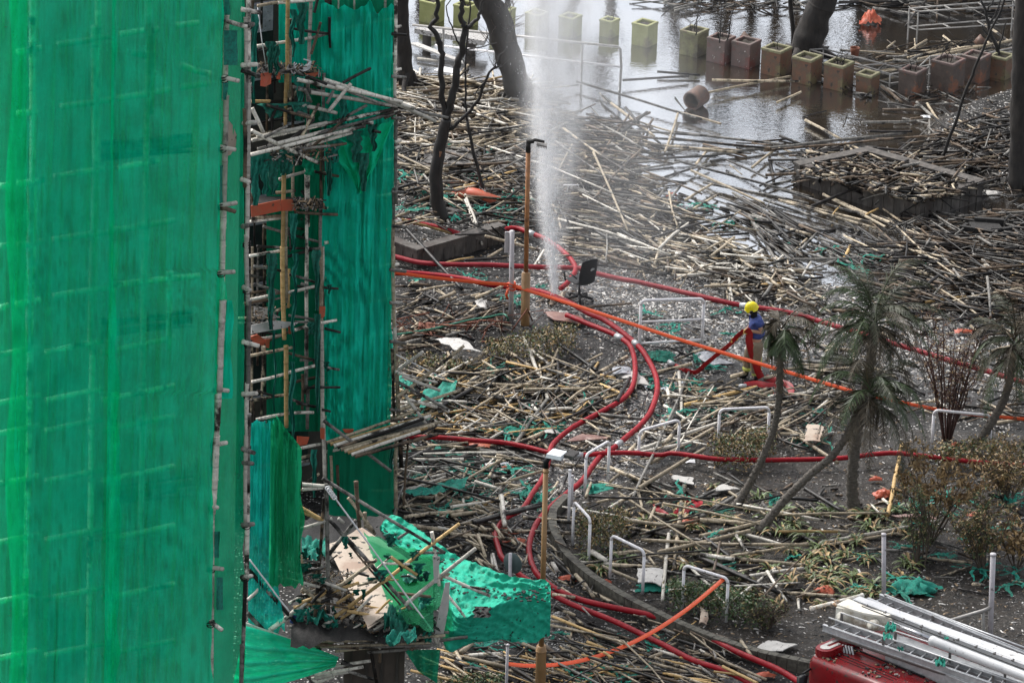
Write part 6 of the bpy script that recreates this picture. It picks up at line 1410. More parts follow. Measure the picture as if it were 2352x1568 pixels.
for (p1, p2, lab) in (((690,85),(1395,1045),'thick white rope running slantwise from the lashed post over the pale board'),((165,565),(432,915),'white rope slanting down across the teal net at the lower left')):
    a, b_ = W(F4, *C7(*p1), .55), W(F4, *C7(*p2), .55); mb = MB(); mb.tube(wig([a, b_], .004, 14, 1), .016, 6)
    if p1[0] > 600:
        for k in range(5): c = a.lerp(b_, k*.016); mb.tube([c+Vector((math.cos(j)*.04, -.02, math.sin(j)*.04)) for j in [i*.8 for i in range(9)]], .014, 5)
    single(mb, 'rope', M['rope'], lab, 'rope', a)
a = W(F2, *C9(205,-60), .3) ; b_ = W(F2, *C8(250,420), .3)
mb = MB(); mb.tube([W(F2, *C8(205,50), .35), W(F2, *C8(232,260), .35), W(F2, *C8(255,400), .35)], .011, 5); single(mb, 'rope', M['rope'], 'thin white rope hanging at the top left of the scaffold recess', 'rope', W(F2, *C8(205,50), .35))
mb = MB(); mb.tube([W(F2, *C3(60,1075), .6), W(F2, *C3(250,1170), .7), W(F2, *C3(400,1245), .8)], .012, 5); single(mb, 'rope', M['rope'], 'thin white rope slanting out right from the outer scaffold upright', 'rope', W(F2, *C3(60,1075), .6))
# hanging nets at the lower left
part(netsheet(F4, lambda y: 622-(y-960)*.012, lambda y: (640+(y-960)*.75 if y < 1030 else 693), 955, 1345, 30, 80, .42, .26, 21, fold=(7,20), sag=.22, edge=8, rag=16), 'hanging_net', net('deep_green_net', (0.014,0.36,0.16), .88, seed=41), can)
part(netsheet(F4, 570, lambda y: 632+max(0,(y-1250))*.1, 965, 1450, 30, 80, .05, .2, 22, fold=(6,18), sag=.24, edge=6, rag=14), 'hanging_net', net('thin_teal_net', (0.012,0.50,0.42), .80, seed=42), can)
mb = MB(); rows = []
for i in range(26):
    v = i/25; r_ = []
    for j in range(41):
        u = j/40; xa, ya = 562-30*v, 1436+150*v; xb, yb = 778-8*v, 1508+22*v; x = xa+(xb-xa)*u; y = ya*(1-u)+yb*u+14*math.sin(u*3.14)*(v-.3)
        r_.append(W(F4, x, y, .5+.08*math.sin(v*24+u*4)+.05*noise.noise(Vector((u*8, v*10, 1)))))
    rows.append(r_)
mb.grid(rows[::-1]); part(mb, 'slung_net', net('slung_green_net', (0.02,0.66,0.38), .85, seed=51), can)
mb = MB(); c = W(F4, *C7(480,945), .1); mb.box(c, .14, .12, .3, Matrix.Rotation(.4,3,'Y')); single(mb, 'bag', pm('blue_bag', (.02,.04,.20), (.03,.06,.28), 9, .5), 'small dark blue bag wedged behind the long slanting pole at the lower left', 'bag', c)
debris(can, F4, C7, 520, 860, 640, 1000, 700, 11, size=.045, off=(-.3,.1)); debris(can, F4, C7, 850, 960, 850, 1000, 200, 13, size=.04, off=(-.2,.1)); debris(can, F4, C7, 700, 1350, 1010, 1110, 500, 12, size=.04, off=(0,.3)); debris(can, F4, C7, 480, 700, 560, 700, 160, 14, size=.04, off=(-.3,.1))
# dark hoarding under the platform and legs
t = thing('hoarding', 'dark brown panelled hoarding under the catch platform', 'hoarding', G(870, 1720, 0)); mb = MB()
a, b_ = W(F4, 790, 1500, -.3), W(F4, 930, 1500, -.3); zt = W(F4, 850, 1480, -.3).z
mb.box(Vector(((a.x+b_.x)/2, a.y, zt/2)), b_.x-a.x, .08, zt); part(mb, 'panel', M['door_wall'], t, False); mb = MB()
for k in range(4): mb.box(Vector((a.x+(k+.5)*(b_.x-a.x)/4, a.y-.06, zt/2)), .05, .04, zt); 
part(mb, 'batten', M['wall'], t, False)
# tarpaulin
far_ = [(1120,270),(1250,335),(1400,445),(1560,540),(1720,615),(1880,675),(2050,705),(2150,700),(2188,735)]
mid_ = [(1060,330),(1180,420),(1400,540),(1520,650),(1660,740),(1850,780),(2020,790),(2120,780),(2190,790)]
nea_ = [(1040,360),(1150,470),(1420,640),(1490,820),(1580,960),(1800,900),(1960,850),(2080,840),(2190,850)]
low_ = [(1045,400),(1160,520),(1440,800),(1470,1160),(1600,1160),(1800,1130),(2000,1125),(2110,1110),(2184,1085)]
def cr1(P, t):
    n = len(P)-1; i = min(int(t*n), n-1); f = t*n-i; p0,p1,p2,p3 = [P[min(max(k,0),n)] for k in (i-1,i,i+1,i+2)]
    return tuple(.5*((2*b)+(c-a)*f+(2*a-5*b+4*c-d)*f*f+(3*b-a-3*c+d)*f**3) for a,b,c,d in zip(p0,p1,p2,p3))
rows = []
keys = [(0,far_,3.62),(.25,mid_,3.52),(.5,nea_,3.42),(1,low_,2.62)]
NR, NC = 56, 110
for i in range(NR+1):
    v = i/NR; k = 0
    while k < 2 and v > keys[k+1][0]: k += 1
    f = (v-keys[k][0])/(keys[k+1][0]-keys[k][0]); r_ = []
    for j in range(NC+1):
        u = j/NC; pa = cr1(keys[k][1], u); pb = cr1(keys[k+1][1], u); A = cp(*pa, keys[k][2]); B = cp(*pb, keys[k+1][2]); p = A.lerp(B, f)
        rdg = lambda q_: (1-min(1, abs(noise.noise(q_))*2.4))**2; a1 = .10*noise.noise(p*1.6)+.05*rdg(Vector((p.x*1.3+p.z*2, p.y*3, p.z*5+p.x*1.7)))+.035*rdg(Vector((p.x*6-p.z*5, p.y*6, p.z*3)))+.02*rdg(Vector((p.x*11+p.z*9+7, p.y*9, p.z*12)))
        if i >= NR-4: p.z += .12*noise.noise(p*3)*(i-NR+5)/5
        r_.append(p+Vector((0,-a1*1.5,a1*1.3)))
    rows.append(r_)
mb = MB(); mb.grid(rows[::-1]); tp = single(mb, 'tarpaulin', M['tarp'], 'bright green tarpaulin draped over the outer end of the catch platform', 'tarpaulin', cp(1900,900,3))
mb = MB(); rows = []
for i in range(20):
    v = i/19; r_ = []
    for j in range(20):
        u = j/19; x = (1205+95*v)*(1-u)+(1445-20*v)*u; y = 1170+(225*v)*(.65+.35*u); r_.append(W(F4, *C7(x, y), .15+.08*math.sin(u*14+v*3)+.04*noise.noise(Vector((u*7,v*7,0)))))
    rows.append(r_)
mb.grid(rows[::-1]); part(mb, 'hanging_corner', M['net_dark'], can)
mb = MB(); N = 10
mb.grid([[cp(1670+110*(i/N)+10*math.sin(j), 880+75*(j/N), 3.55+.08*noise.noise(Vector((i*.5,j*.5,0)))) for i in range(N+1)] for j in range(N+1)][::-1]); single(mb, 'charred_scrap', M['char'], 'black charred flap lying on the fold of the green tarpaulin', 'debris', cp(1720,910,3.5))
s_ = MB()
for i in range(90):
    u = rnd.random(); v = rnd.uniform(.02,.45); p = rows and cp(*cr1(mid_, u), 3.62)+Vector((rnd.uniform(-.3,.3), rnd.uniform(-.35,.3), 0)); z = .02
    s_.box(p+Vector((0,0,-.04)), rnd.uniform(.02,.1), rnd.uniform(.02,.06), .02, Matrix.Rotation(rnd.uniform(0,3),3,'Z'))
part(s_, 'burnt_specks', M['char'], tp, False, kind='stuff')
# long edge bundle of the second catch platform under the teal net
ed = thing('catch_platform', 'narrow platform edge of bundled bamboo below the teal netting, reaching out right', 'platform', W(F2, *C9(900,1120)))
for i in range(9): spole(ed, F2, C9, 640+22*i, 1205+11*i, 1225+22*((i*5)%7), 1000+19*i, .036+.004*(i%3), ('tan','gold','pale','brown','tan')[i%5], .3+.12*i, .8+.1*i)
mb = MB(); mb.prism([W(F2, *C9(x, y), o) for x, y, o in ((700,1230,.2),(1240,1060,.4),(1330,1110,1.0),(1250,1150,1.1),(740,1250,.6))], .04); part(mb, 'deck', M['char'], ed, False)
for a in ((620,1070,1040,1385,'grey'),(1130,910,1260,1090,'pale'),(1090,830,1400,1000,'grey'),(1090,750,1240,640,'pale'),(1080,920,1500,600,'tan'),(1400,1010,1160,940,'pale'),(1100,1000,1500,870,'tan'),(1110,790,1350,880,'pale')): spole(ed, F2, C9, *a[:4], r=.038, tone=a[4], off=.5, off2=1.0)
# ---------------------------------------------------------------- steel rails, bench, frames, clay pipe in the far water
def tubes(name, label, cat, segs, r, mat, loc, group=None):
    mb = MB(); [mb.tube([a, b_], r, 8) for a, b_ in segs]; return single(mb, name, M[mat], label, cat, loc, group)
t = thing('bench', 'pale terrazzo slab bench on two dark legs at the top left', 'bench', G(1032,100,0))
Bq = [G(952,66,.45), G(1112,95,.45), G(1122,76,.45), G(978,58,.45)]
mb = MB(); mb.prism(Bq, .13); part(mb, 'seat', M['terrazzo'], t, False)
for k in (.18,.82):
    c = Bq[0].lerp(Bq[1], k)+Vector((0,.28,-.30)); mb = MB(); mb.box(Vector((c.x,c.y,.14)), .22, .4, .36); part(mb, 'leg', M['concrete'], t, False)
a0 = G(1170,150,0); pl = plane_at(a0, 90)
pa = plane_at(G(1000,128,0), 90); p1 = W(pa, 948, 58); pb = plane_at(G(1427,210,0), 90); p2 = W(pb, 1425, 108); q1 = W(pa, 1000, 104); q2 = W(pb, 1425, 154)
t = thing('metal_railing', 'long white-grey two-bar metal railing crossing behind the jet with rounded right end', 'railing', G(1427,210,0)); mb = MB(); mb.tube([p1, p2-Vector((.06,0,0)), p2+Vector((0,0,-.06)), q2+Vector((.02,0,.02)), Vector((q2.x, q2.y, -.1))], .035, 10); part(mb, 'top_rail', M['frame_grey'], t)
mb = MB(); mb.tube([q1, q2], .03, 8); part(mb, 'lower_rail', M['white_paint'], t)
for k in (.15,.5,.82):
    a = p1.lerp(p2,k); mb = MB(); mb.tube([a, Vector((a.x,a.y,-.1))], .03, 8); part(mb, 'post', M['frame_grey'], t)
mb = MB(); mb.prism([G(*C1(150,300),.15), G(*C1(530,440),.1), G(*C1(515,415),.12), G(*C1(210,295),.2)], .05); single(mb, 'plank', M['board_white'], 'pale plank sloping below the bench at the top left', 'plank', G(*C1(340,365),.1), smooth=False)
mb = MB(); mb.prism([G(*C1(320,500),.1), G(*C1(380,470),.15), G(*C1(470,490),.1), G(*C1(455,520),.08)], .04); single(mb, 'white_sheet', M['white'], 'bright white plastic panel between the stems of the forked burnt tree', 'panel', G(*C1(400,495),.1), smooth=False)
def rack(label, pts, h1, h2, r=.022):
    P = [G(x, y, h1) for x, y in pts]; Q = [Vector((p.x,p.y,h2)) for p in P]; t = thing('metal_rack', label, 'metal frame', Vector((P[0].x,P[0].y,0))); mb = MB(); n = len(P)
    for i in range(n): mb.tube([P[i], P[(i+1)%n]], r, 7); mb.tube([Q[i], Q[(i+1)%n]], r*.8, 7)
    for k in (.33,.66): mb.tube([P[0].lerp(P[1],k), P[3].lerp(P[2],k)], r*.8, 6); mb.tube([Q[0].lerp(Q[1],k), Q[3].lerp(Q[2],k)], r*.7, 6)
    part(mb, 'frame', M['frame_grey'], t); 
    for p in P: mb = MB(); mb.tube([p, Vector((p.x,p.y,-.2))], r, 7); part(mb, 'leg', M['frame_grey'], t)
rack('white tube rack frame standing in the brown water at the top right', [C2(1600,65),C2(1990,45),C2(2290,10),C2(1640,20)][:4] and [C2(1640,80),C2(2330,35),C2(2280,0),C2(1580,58)], .85, .35)
rack('low dark metal bench frame in the water behind the clump-of-stems planter', [C2(910,335),C2(1450,500),C2(1600,480),C2(1000,330)], .45, .2, .02)
rack('low rusty metal bench frame at the right behind the sooty planters', [C2(1640,455),C2(2290,320),C2(2280,350),C2(1720,380)], .5, .25, .02)
a = G(*C1(1620,640),0); mb = MB()
# clay pipe
c = G(1598,226,.24); ax = Vector((.55,.8,.12)).normalized(); t = thing('clay_pipe', 'short wide clay pipe lying open-ended in the bright water', 'pipe', Vector((c.x,c.y,0)))
mb = MB(); mb.lathe(c-ax*.2, [(.20,0),(.245,0),(.25,.02),(.25,.46),(.20,.46),(.20,.02),(.20,0)], 28, ax); part(mb, 'pipe', M['clay'], t)
mb = MB(); mb.lathe(c+ax*.2, [(0,0),(.2,0)], 24, ax); part(mb, 'plug', M['concrete'], t)
c = G(1725,104,.2); mb = MB(); mb.lathe(c, [(0,.0),(.14,0),(.19,.36),(.16,.36),(.12,.05)], 18, Vector((-.8,.2,.5))); single(mb, 'plant_pot', M['clay'], 'tipped grey-brown plant pot behind the pink planters', 'pot', c)
c = G(1963,130,.1); mb = MB(); mb.lathe(c, [(0,0),(.09,0),(.13,.24),(.11,.24),(.07,.03)], 16); single(mb, 'plant_pot', M['rustmetal'], 'small upright dark red pot right of the black leaning trunk', 'pot', c)
c = G(2242,104,.1); mb = MB(); mb.lathe(c, [(0,0),(.12,0),(.16,.26),(.13,.26),(.1,.03)], 14, Vector((.7,.1,.6))); single(mb, 'plant_pot', M['clay'], 'small grey-brown pot tipped at the top right left of the burnt tree', 'pot', c)
def crumple(label, c, sx, sy, h, mat, seed, name='cloth', cat='cloth', group=None, n=14, sc=6):
    mb = MB(); rows = []
    for i in range(n+1):
        r_ = []
        for j in range(n+1):
            u = i/n*2-1; v = j/n*2-1; rr = min(1, (u*u+v*v)**.5*.8); k = 1+.45*noise.noise(Vector((u*2+seed, v*2, 0)))
            r_.append(c+Vector((u*sx/2*k+.2*sx*noise.noise(Vector((u*3, v*3, seed))), v*sy/2*k, h*(1-rr)*(.5+.9*abs(noise.noise(Vector((u*sc*.5+seed, v*sc*.5, 1)))))+.015+h*.35*abs(noise.noise(Vector((u*sc, v*sc, seed)))))))
        rows.append(r_)
    mb.grid(rows); mb.tube([c+Vector((-.02*sx,0,.0)), c+Vector((.02*sx,0,.01))], .005, 3)
    return single(mb, name, mat if not isinstance(mat, str) else M[mat], label, cat, c, group)
crumple('orange-red cloth snagged in the brown water at the top', G(2000,52,.05), .5, .5, .45, 'orange', 3)
crumple('large heap of crumpled green netting right of the plain grey post above the ladders', GG(2095,1357), .95, .6, .34, 'net_scrap', 5, 'net_heap', 'netting')
crumple('pale green-veined netting heap just right of the white hoop by the crossing hoses', GG(1385,1128), .75, .5, .22, 'net_scrap', 8, 'net_heap', 'netting')
crumple('dark tangle of green netting on the road beside the hose bend', GG(1515,822), .6, .6, .2, 'net_burnt', 9, 'net_heap', 'netting')
crumple('twisted green netting rag lying among bamboo left of the front lamp head', GG(1190,996), .7, .45, .25, 'net_scrap', 12, 'net_heap', 'netting')
crumple('teal netting heap by the taped railing and pale board', GG(1500,1352), .6, .4, .15, 'net_scrap', 13, 'net_heap', 'netting')
crumple('crumpled white and grey cloth lying right of the square bed', GG(*C2(2130,1305)), .7, .35, .12, 'board_white', 14)
crumple('wadded orange sheet in the garden right of the upright palm trunk', GG(*C6(1060,490)), .38, .3, .26, 'orange', 15)
crumple('orange crumpled lump in the soil behind the truck boom', GG(*C6(725,1045)), .35, .3, .2, 'orange', 16)
# boards and sheets lying about
def board(label, pts, mat, h=.08, th=.02, name='board', cat='board'):
    P = [GG(x, y, h) for x, y in pts]; N = len(P); c = sum(P, Vector())/N; mb = MB()
    n = 8; rows = []
    if N == 4:
        for i in range(n+1):
            r_ = []
            for j in range(n+1):
                u = i/n; v = j/n; p = P[0].lerp(P[1], u).lerp(P[3].lerp(P[2], u), v); p = p+Vector((0,0,.04*math.sin(u*2.6+v)+.03*noise.noise(p*3))); k = .03*noise.noise(p*5+Vector((9,9,9)))
                r_.append(p+Vector((k*2,k*2,0)))
            rows.append(r_)
        mb.grid(rows[::-1]); low = [[p-Vector((0,0,th)) for p in r_] for r_ in rows]; mb.grid(low)
        for a, b_ in ((rows[0], low[0]), (rows[-1], low[-1])): mb.grid([a, b_])
        mb.grid([[r_[0] for r_ in rows], [r_[0] for r_ in low]]); mb.grid([[r_[-1] for r_ in rows], [r_[-1] for r_ in low]])
    else: mb.prism(P, th)
    single(mb, name, M[mat], label, cat, c, smooth=False)
board('brown sodden board lying beside the orange tape below the office chair', [C3(1085,780),C3(1330,800),C3(1420,870),C3(1160,850)], 'board_brown')
board('pale stained board resting on the wilted hedge left of the lamp post', [C3(330,970),C3(500,965),C3(660,1050),C3(470,1050)], 'board_white', .45)
board('small grey board standing near the foot of the sign post', [C3(605,705),C3(695,695),C3(695,770),C3(640,760)], 'board_white', .12)
board('grey-blue curled board under the outer hose bend', [C3(1560,1175),C3(1690,1170),C3(1700,1215),C3(1590,1220)], 'board_grey', .15)
board('pale grey torn board inside the loop of the two hoses', [C3(1600,1220),C3(1740,1200),C3(1840,1290),C3(1690,1290)], 'board_white', .1)
board('wet grey sheet under the orange tape in front of the firefighter', [CF(385,850),CF(560,810),CF(900,940),CF(620,990)], 'board_grey', .05)
board('torn pale board with a notch left of the palm trunks below the level hose', [C5(1535,620),C5(1560,590),C5(1710,600),C5(1700,670)], 'board_white', .1)
board('rounded pale board right of the notched one below the level hose', [C5(1880,710),C5(1940,665),C5(2095,690),C5(2000,715)], 'board_white', .1)
board('large pale square board behind the lone hoop railing', [C5(1262,1320),C5(1478,1330),C5(1470,1440),C5(1290,1430)], 'board_white', .18)
board('jagged pale board on the soil left of the fire truck', [C6(310,1380),C6(400,1320),C6(560,1340),C6(480,1385)], 'board_white', .1)
board('pale grey board leaning on bamboo above the front lamp head', [C5(520,255),C5(610,230),C5(710,255),C5(600,275)], 'board_white', .15)
board('brown rotten plank right of the pale grey board near the lamp head', [C5(720,320),C5(850,270),C5(1050,290),C5(1040,312)], 'board_brown', .12)
board('tan board standing behind the leaning palm crown', [C6(600,165),C6(625,70),C6(720,80),C6(700,168)], 'board', .3)
board('dark sheet lying in the debris below the rubble stack', [C3(920,180),C3(1010,230),C3(1090,285),C3(960,230)], 'wall', .2)
board('pink-brown plank half under bamboo at the right of the garden', [C6(1110,590),C6(1330,598),C6(1390,610),C6(1180,612)], 'board_brown', .15)
board('salmon-coloured panel scrap below the taped railing', [C6(0,1120),C6(40,1150),C6(45,1220),C6(0,1225)], 'board', .2)
board('dark flat plate on the ground at the bottom beside the hoses', [(1420,1528),(1500,1524),(1512,1552),(1425,1556)], 'wall', .06)
for i, (x, y) in enumerate((C1(1650,1075), C2(1690,790), C5(700,275), C5(110,745), C5(345,725), C5(190,740), (1125,1065), (1180,1145), (1160,1142), (1585,1060), (720,0))[:10]):
    crumple('small white scrap lying in the wet debris', GG(x, y), .22, .18, .07, 'white', 30+i, 'plastic_scrap', 'litter', 'small white scraps lying in the debris', n=6)
OR = [(C1(545,1340), .75, 'long curved orange tube-like sheet below the rubble stack'), (C5(20,360), .5, 'salmon orange sheet above the level hose left of the lamp head'), (C5(230,1040), .5, 'bright orange plastic strip lying in the inner hose bend'), (C5(300,1110), .45, 'pale orange plastic strip below the inner hose bend'), (C5(730,1410), .35, 'pale orange rag between the two hoses by the tarpaulin'), (C5(240,550), .3, 'torn orange scrap on bamboo left of the lamp pole'), (C5(1680,970), .35, 'salmon strip under the bamboo right of the hose strip'), (C4(1940,895), .35, 'orange scrap behind the reddish dried shrub'), (C6(1600,600), .35, 'thin orange scraps below the dry brown shrub'), (C6(1020,395), .25, 'rust-orange leaf-like scrap right of the upright palm trunk'), (C6(380,1530), .35, 'orange strip in the puddle left of the truck cab'), (C1(60,620), .3, 'orange scrap by the split trunk at the scaffold edge'), ((1390,1340), .2, 'tiny orange scrap beside the kerb'), (C4(1890,1660), .2, 'orange chip in the garden'), (C1(1980,1370), .22, 'orange scrap floating at the edge of the bright water'), ((1885,1362), .22, 'orange shard by the truck boom tip'), (C1(460,1285), .2, 'small orange scrap left of the curved orange sheet')]
for i, ((x, y), s, lb) in enumerate(OR): crumple(lb, GG(x, y, .05), s*1.1, s*.45, .14, 'orange', 60+i, 'orange_scrap', 'plastic scrap', n=8)
c = GG(*C1(630,1375), .1); mb = MB(); P = smooth([GG(*C1(470,1362),.1), GG(*C1(560,1345),.2), GG(*C1(640,1360),.22), GG(*C1(730,1395),.15), GG(*C1(790,1415),.05)]); rows = [[p+Vector((0, math.cos(a)*.18, math.sin(a)*.14)) for a in (-.3,.3,.9,1.57,2.2,2.8,3.4)] for p in P]; mb.grid(rows); single(mb, 'plastic_chute', M['orange'], 'orange half-round plastic chute lying below the grey rubble stack', 'plastic chute', c)
P = [(C1(1215,1300),C1(1240,1285)),]; a, b_, c_, d_ = GG(*C1(1215,1350),.05), GG(*C1(1230,1290),.35), GG(*C1(1330,1290),.35), GG(*C1(1335,1355),.05)
mb = MB(); mb.tube([a, b_, c_, d_], .02, 7); mb.tube([GG(*C1(1245,1358),.05), GG(*C1(1262,1288),.35)], .015, 6); mb.tube([GG(*C1(1295,1345),.05), GG(*C1(1285,1288),.35)], .015, 6); single(mb, 'wire_rack', M['white_paint'], 'small white wire rack lying in the mist right of the jet', 'rack', a)
# green bent pipe and rusty frame by the hedge
mb = MB(); mb.tube(smooth([GG(*C3(0,945),.25), GG(*C3(300,900),.32), GG(*C3(560,838),.34), GG(*C3(700,815),.36), GG(*C3(800,795),.36), GG(*C3(835,815),.34), GG(*C3(840,850),.1)]), .022, 8); single(mb, 'bent_pipe', M['greenpipe'], 'long thin green pipe bent at its end beside the grey sign post', 'pipe', GG(*C3(560,838)))
q = random.Random(77)
mb = MB()
for k in range(26):
    a = GG(*C3(q.uniform(60,1000), q.uniform(870,1000)), .05); mb.tube([a, a+Vector((q.uniform(-.4,.4), q.uniform(-.3,.3), q.uniform(.0,.5))), a+Vector((q.uniform(-.9,.9), q.uniform(-.3,.3), q.uniform(.0,.3)))], q.uniform(.008,.02), 5)
single(mb, 'scrap_metal', M['rustmetal'], 'twisted rust-red metal frame tangled in the hedge beside the scaffold', 'metal frame', GG(*C3(300,900)))
mb = MB(); mb.grid([[GG(*C3(215+i*13, 850+j*14), .15+.25*abs(noise.noise(Vector((i*.5,j*.5,4))))) for i in range(10)] for j in range(7)][::-1]); single(mb, 'rusty_sheet', M['rustmetal'], 'crumpled rust-red sheet left of the pale stained board', 'metal sheet', GG(*C3(270,890)))
# tree stump / tyre-like basin and roof-like box at the right
c = GG(2262,548,0); t = thing('charred_box', 'dark broken charred box standing at the right between bamboo heaps', 'box', c)
mb = MB(); [mb.box(c+Vector(o_), *sz_, Matrix.Rotation(a_, 3, 'Z')) for o_, sz_, a_ in (((-.25,-.2,.15),(.75,.10,.4),-.3), ((.35,-.1,.13),(.6,.10,.36),.5), ((.1,.3,.2),(.7,.12,.42),-.1), ((-.5,.2,.1),(.4,.09,.3),1.1), ((0,.05,.30),(.7,.5,.05),.2))]; part(mb, 'shell', M['char'], t, False)

# ---------------------------------------------------------------- fallen bamboo
HP = {}
def pileh(x, y):                               # height of the heap under a pixel
    return .05
CELL = {}
def occ(p, add=0.0):
    k = (int(p.x/.5), int(p.y/.8)); h = CELL.get(k, 0.0)
    if add: CELL[k] = min(h+add, .42)
    return h
def inst_phrase(x, y):
    if y < 345 and x < 1240: return 'on the bank below the bench'
    if x < 1240 and y < 560: return 'in the charred debris round the forked burnt tree'
    if x < 1240 and y < 800: return 'on wet ground between scaffold and scorched lamp post'
    if x < 1240 and y < 1050: return 'in the tangle below the wilted hedge'
    if x < 1270: return 'on the road left of the front lamp post'
    if x < 1560 and y < 620: return 'in the misty heap right of the water jet'
    if x < 1830 and y < 430 and x > 1560 or (y < 330): return 'in the flooded court below the cube planters'
    if x > 1780 and y < 520: return 'on and around the square concrete bed'
    if x < 1980 and y < 690: return 'in the parallel drifts over the bright water'
    if y < 720: return 'in the dark heap at the right below the square bed'
    if x < 1560 and y < 900: return 'on the open wet road near the white three-rail barrier'
    if y < 1010 and x < 1900: return 'near the firefighter and the flat red hose'
    if y < 1010: return 'behind the palms at the right'
    if x < 1480 and y < 1170: return 'around the crossing of the red hoses'
    if y < 1320 and x < 1700: return 'across the left part of the garden'
    if x > 1500 and y < 1480: return 'on the garden soil beneath the palms'
    return 'on the road below the kerb at the bottom'
TW = {'tan':'tan','pale':'bleached pale','grey':'sooty grey','brown':'scorched brown','black':'charred black','gold':'golden brown'}
def fallen(a, b_, r, tone, px, stuffmb=None):
    SEED[0] += 1
    if stuffmb is not None:
        q = random.Random(SEED[0]); LL = (b_-a).length; m_ = a.lerp(b_, .5)+Vector((q.uniform(-.02,.02), q.uniform(-.02,.02), q.uniform(-.01,.02)))*LL; r = r*q.uniform(.6,1.25); stuffmb.tube([a, a.lerp(m_,.5), m_, m_.lerp(b_,.5), b_], [r, r*.98, r*.95, r*.92, r*.88], 6, TONES.index(tone), v0=q.random()); return
    mb = MB(); pole(mb, a, b_, r, .015, 8, SEED[0]); ph = inst_phrase(*px); lb = '%s bamboo pole lying %s' % (TW[tone], ph)
    c = (a+b_)/2; single(mb, 'bamboo_pole', BM[tone], lb, 'bamboo pole', c, '%s bamboo poles %s' % (TW[tone], ph))
def place(x1, y1, x2, y2, h1, h2): return GG(x1, y1, h1), GG(x2, y2, h2)
# poles traced one by one
TR_ = []
def T(conv, rows):
    for a in rows: TR_.append((*conv(a[0], a[1]), *conv(a[2], a[3]), a[4], a[5] if len(a) > 5 else .034))
T(C1, [(1320,570,2190,830,'grey'),(700,895,1040,820,'tan'),(1400,890,2178,945,'grey'),(1440,930,2178,985,'grey'),(1200,950,2100,1030,'tan'),(1500,1035,1990,1080,'brown'),(1730,1110,2300,1085,'black'),(1130,1110,1720,1190,'tan'),(1170,1190,1640,1290,'grey'),(1500,670,1900,1000,'grey'),(1560,720,1860,950,'tan'),(1470,1110,1690,790,'brown'),(1710,1050,1850,830,'brown'),(1935,1060,2025,790,'tan'),(1550,1170,1610,1080,'tan'),(1660,750,1750,860,'black'),(1880,500,2178,525,'black'),(1640,560,2100,530,'black'),(1180,1110,1380,1070,'tan'),(1480,650,1530,720,'grey'),
 (150,1110,340,1050,'tan'),(220,1270,330,1060,'tan'),(450,1000,730,1280,'tan'),(610,1050,960,1400,'grey'),(740,1110,920,1420,'pale'),(380,1350,1060,1500,'tan'),(60,1510,280,1420,'tan'),(400,1340,1000,1160,'gold'),(540,1350,620,1560,'pale'),(990,1320,1035,1500,'pale'),(500,720,620,900,'pale'),(700,700,725,780,'pale'),(600,750,700,840,'tan'),(690,810,825,775,'tan'),(460,740,840,870,'pale'),(430,620,820,530,'gold'),(60,680,350,650,'tan'),(100,860,290,770,'pale'),(60,700,480,860,'pale'),(230,480,220,620,'pale'),(210,410,350,430,'pale'),(250,600,300,660,'grey'),(580,900,1050,1000,'brown'),(750,970,1000,1080,'pale'),(400,1450,1050,1560,'brown'),(60,1370,320,1310,'grey'),(300,1330,310,1390,'pale'),(280,1250,430,1260,'grey'),(60,900,360,940,'tan'),(380,1430,430,1560,'pale')])
T(C2, [(220,625,780,515,'tan'),(250,540,840,548,'tan'),(690,690,850,620,'tan'),(240,1045,1560,895,'grey',.045),(600,1015,1900,900,'brown'),(610,1180,1560,1130,'brown',.04),(820,1090,2200,1085,'brown'),(630,1078,1100,1075,'black'),(1500,1130,2150,1085,'brown'),(880,810,1120,940,'tan'),(1820,870,2150,1030,'tan',.045),(1630,690,1840,870,'grey'),(1700,700,1920,1040,'tan'),(1910,810,2060,890,'tan'),(1930,830,2250,720,'brown'),(0,1080,930,1330,'grey'),(110,1150,600,1370,'tan'),(190,1230,900,1370,'grey'),(300,1240,1330,1500,'tan'),(620,1250,1250,1440,'grey'),(70,1350,250,1240,'tan'),(120,1410,290,1310,'tan'),(920,1390,1400,1190,'black',.04),(1000,1310,1420,1530,'tan'),(600,1250,800,1215,'grey'),(1540,1170,1590,1300,'gold'),(1570,1180,1790,1250,'tan'),(1690,1330,1960,1210,'brown'),(1380,1215,1580,1210,'tan'),(1280,1280,1500,1270,'grey'),(1280,1450,1370,1405,'gold'),(1060,1450,1110,1390,'gold'),(1940,1000,2080,1080,'grey'),(1570,390,1830,330,'tan'),(1640,400,2290,270,'tan',.04),(1620,430,2300,320,'brown'),(2090,170,2250,280,'tan'),(1380,570,1580,680,'grey'),(1000,450,1230,360,'tan'),(1260,825,1560,820,'grey'),(1310,885,1600,885,'black'),(140,1110,230,1000,'tan'),(520,1130,660,1020,'tan'),(0,890,700,970,'grey'),(0,935,650,1000,'brown'),(0,985,450,1030,'tan'),(350,1080,620,1200,'black'),(0,750,310,835,'tan')])
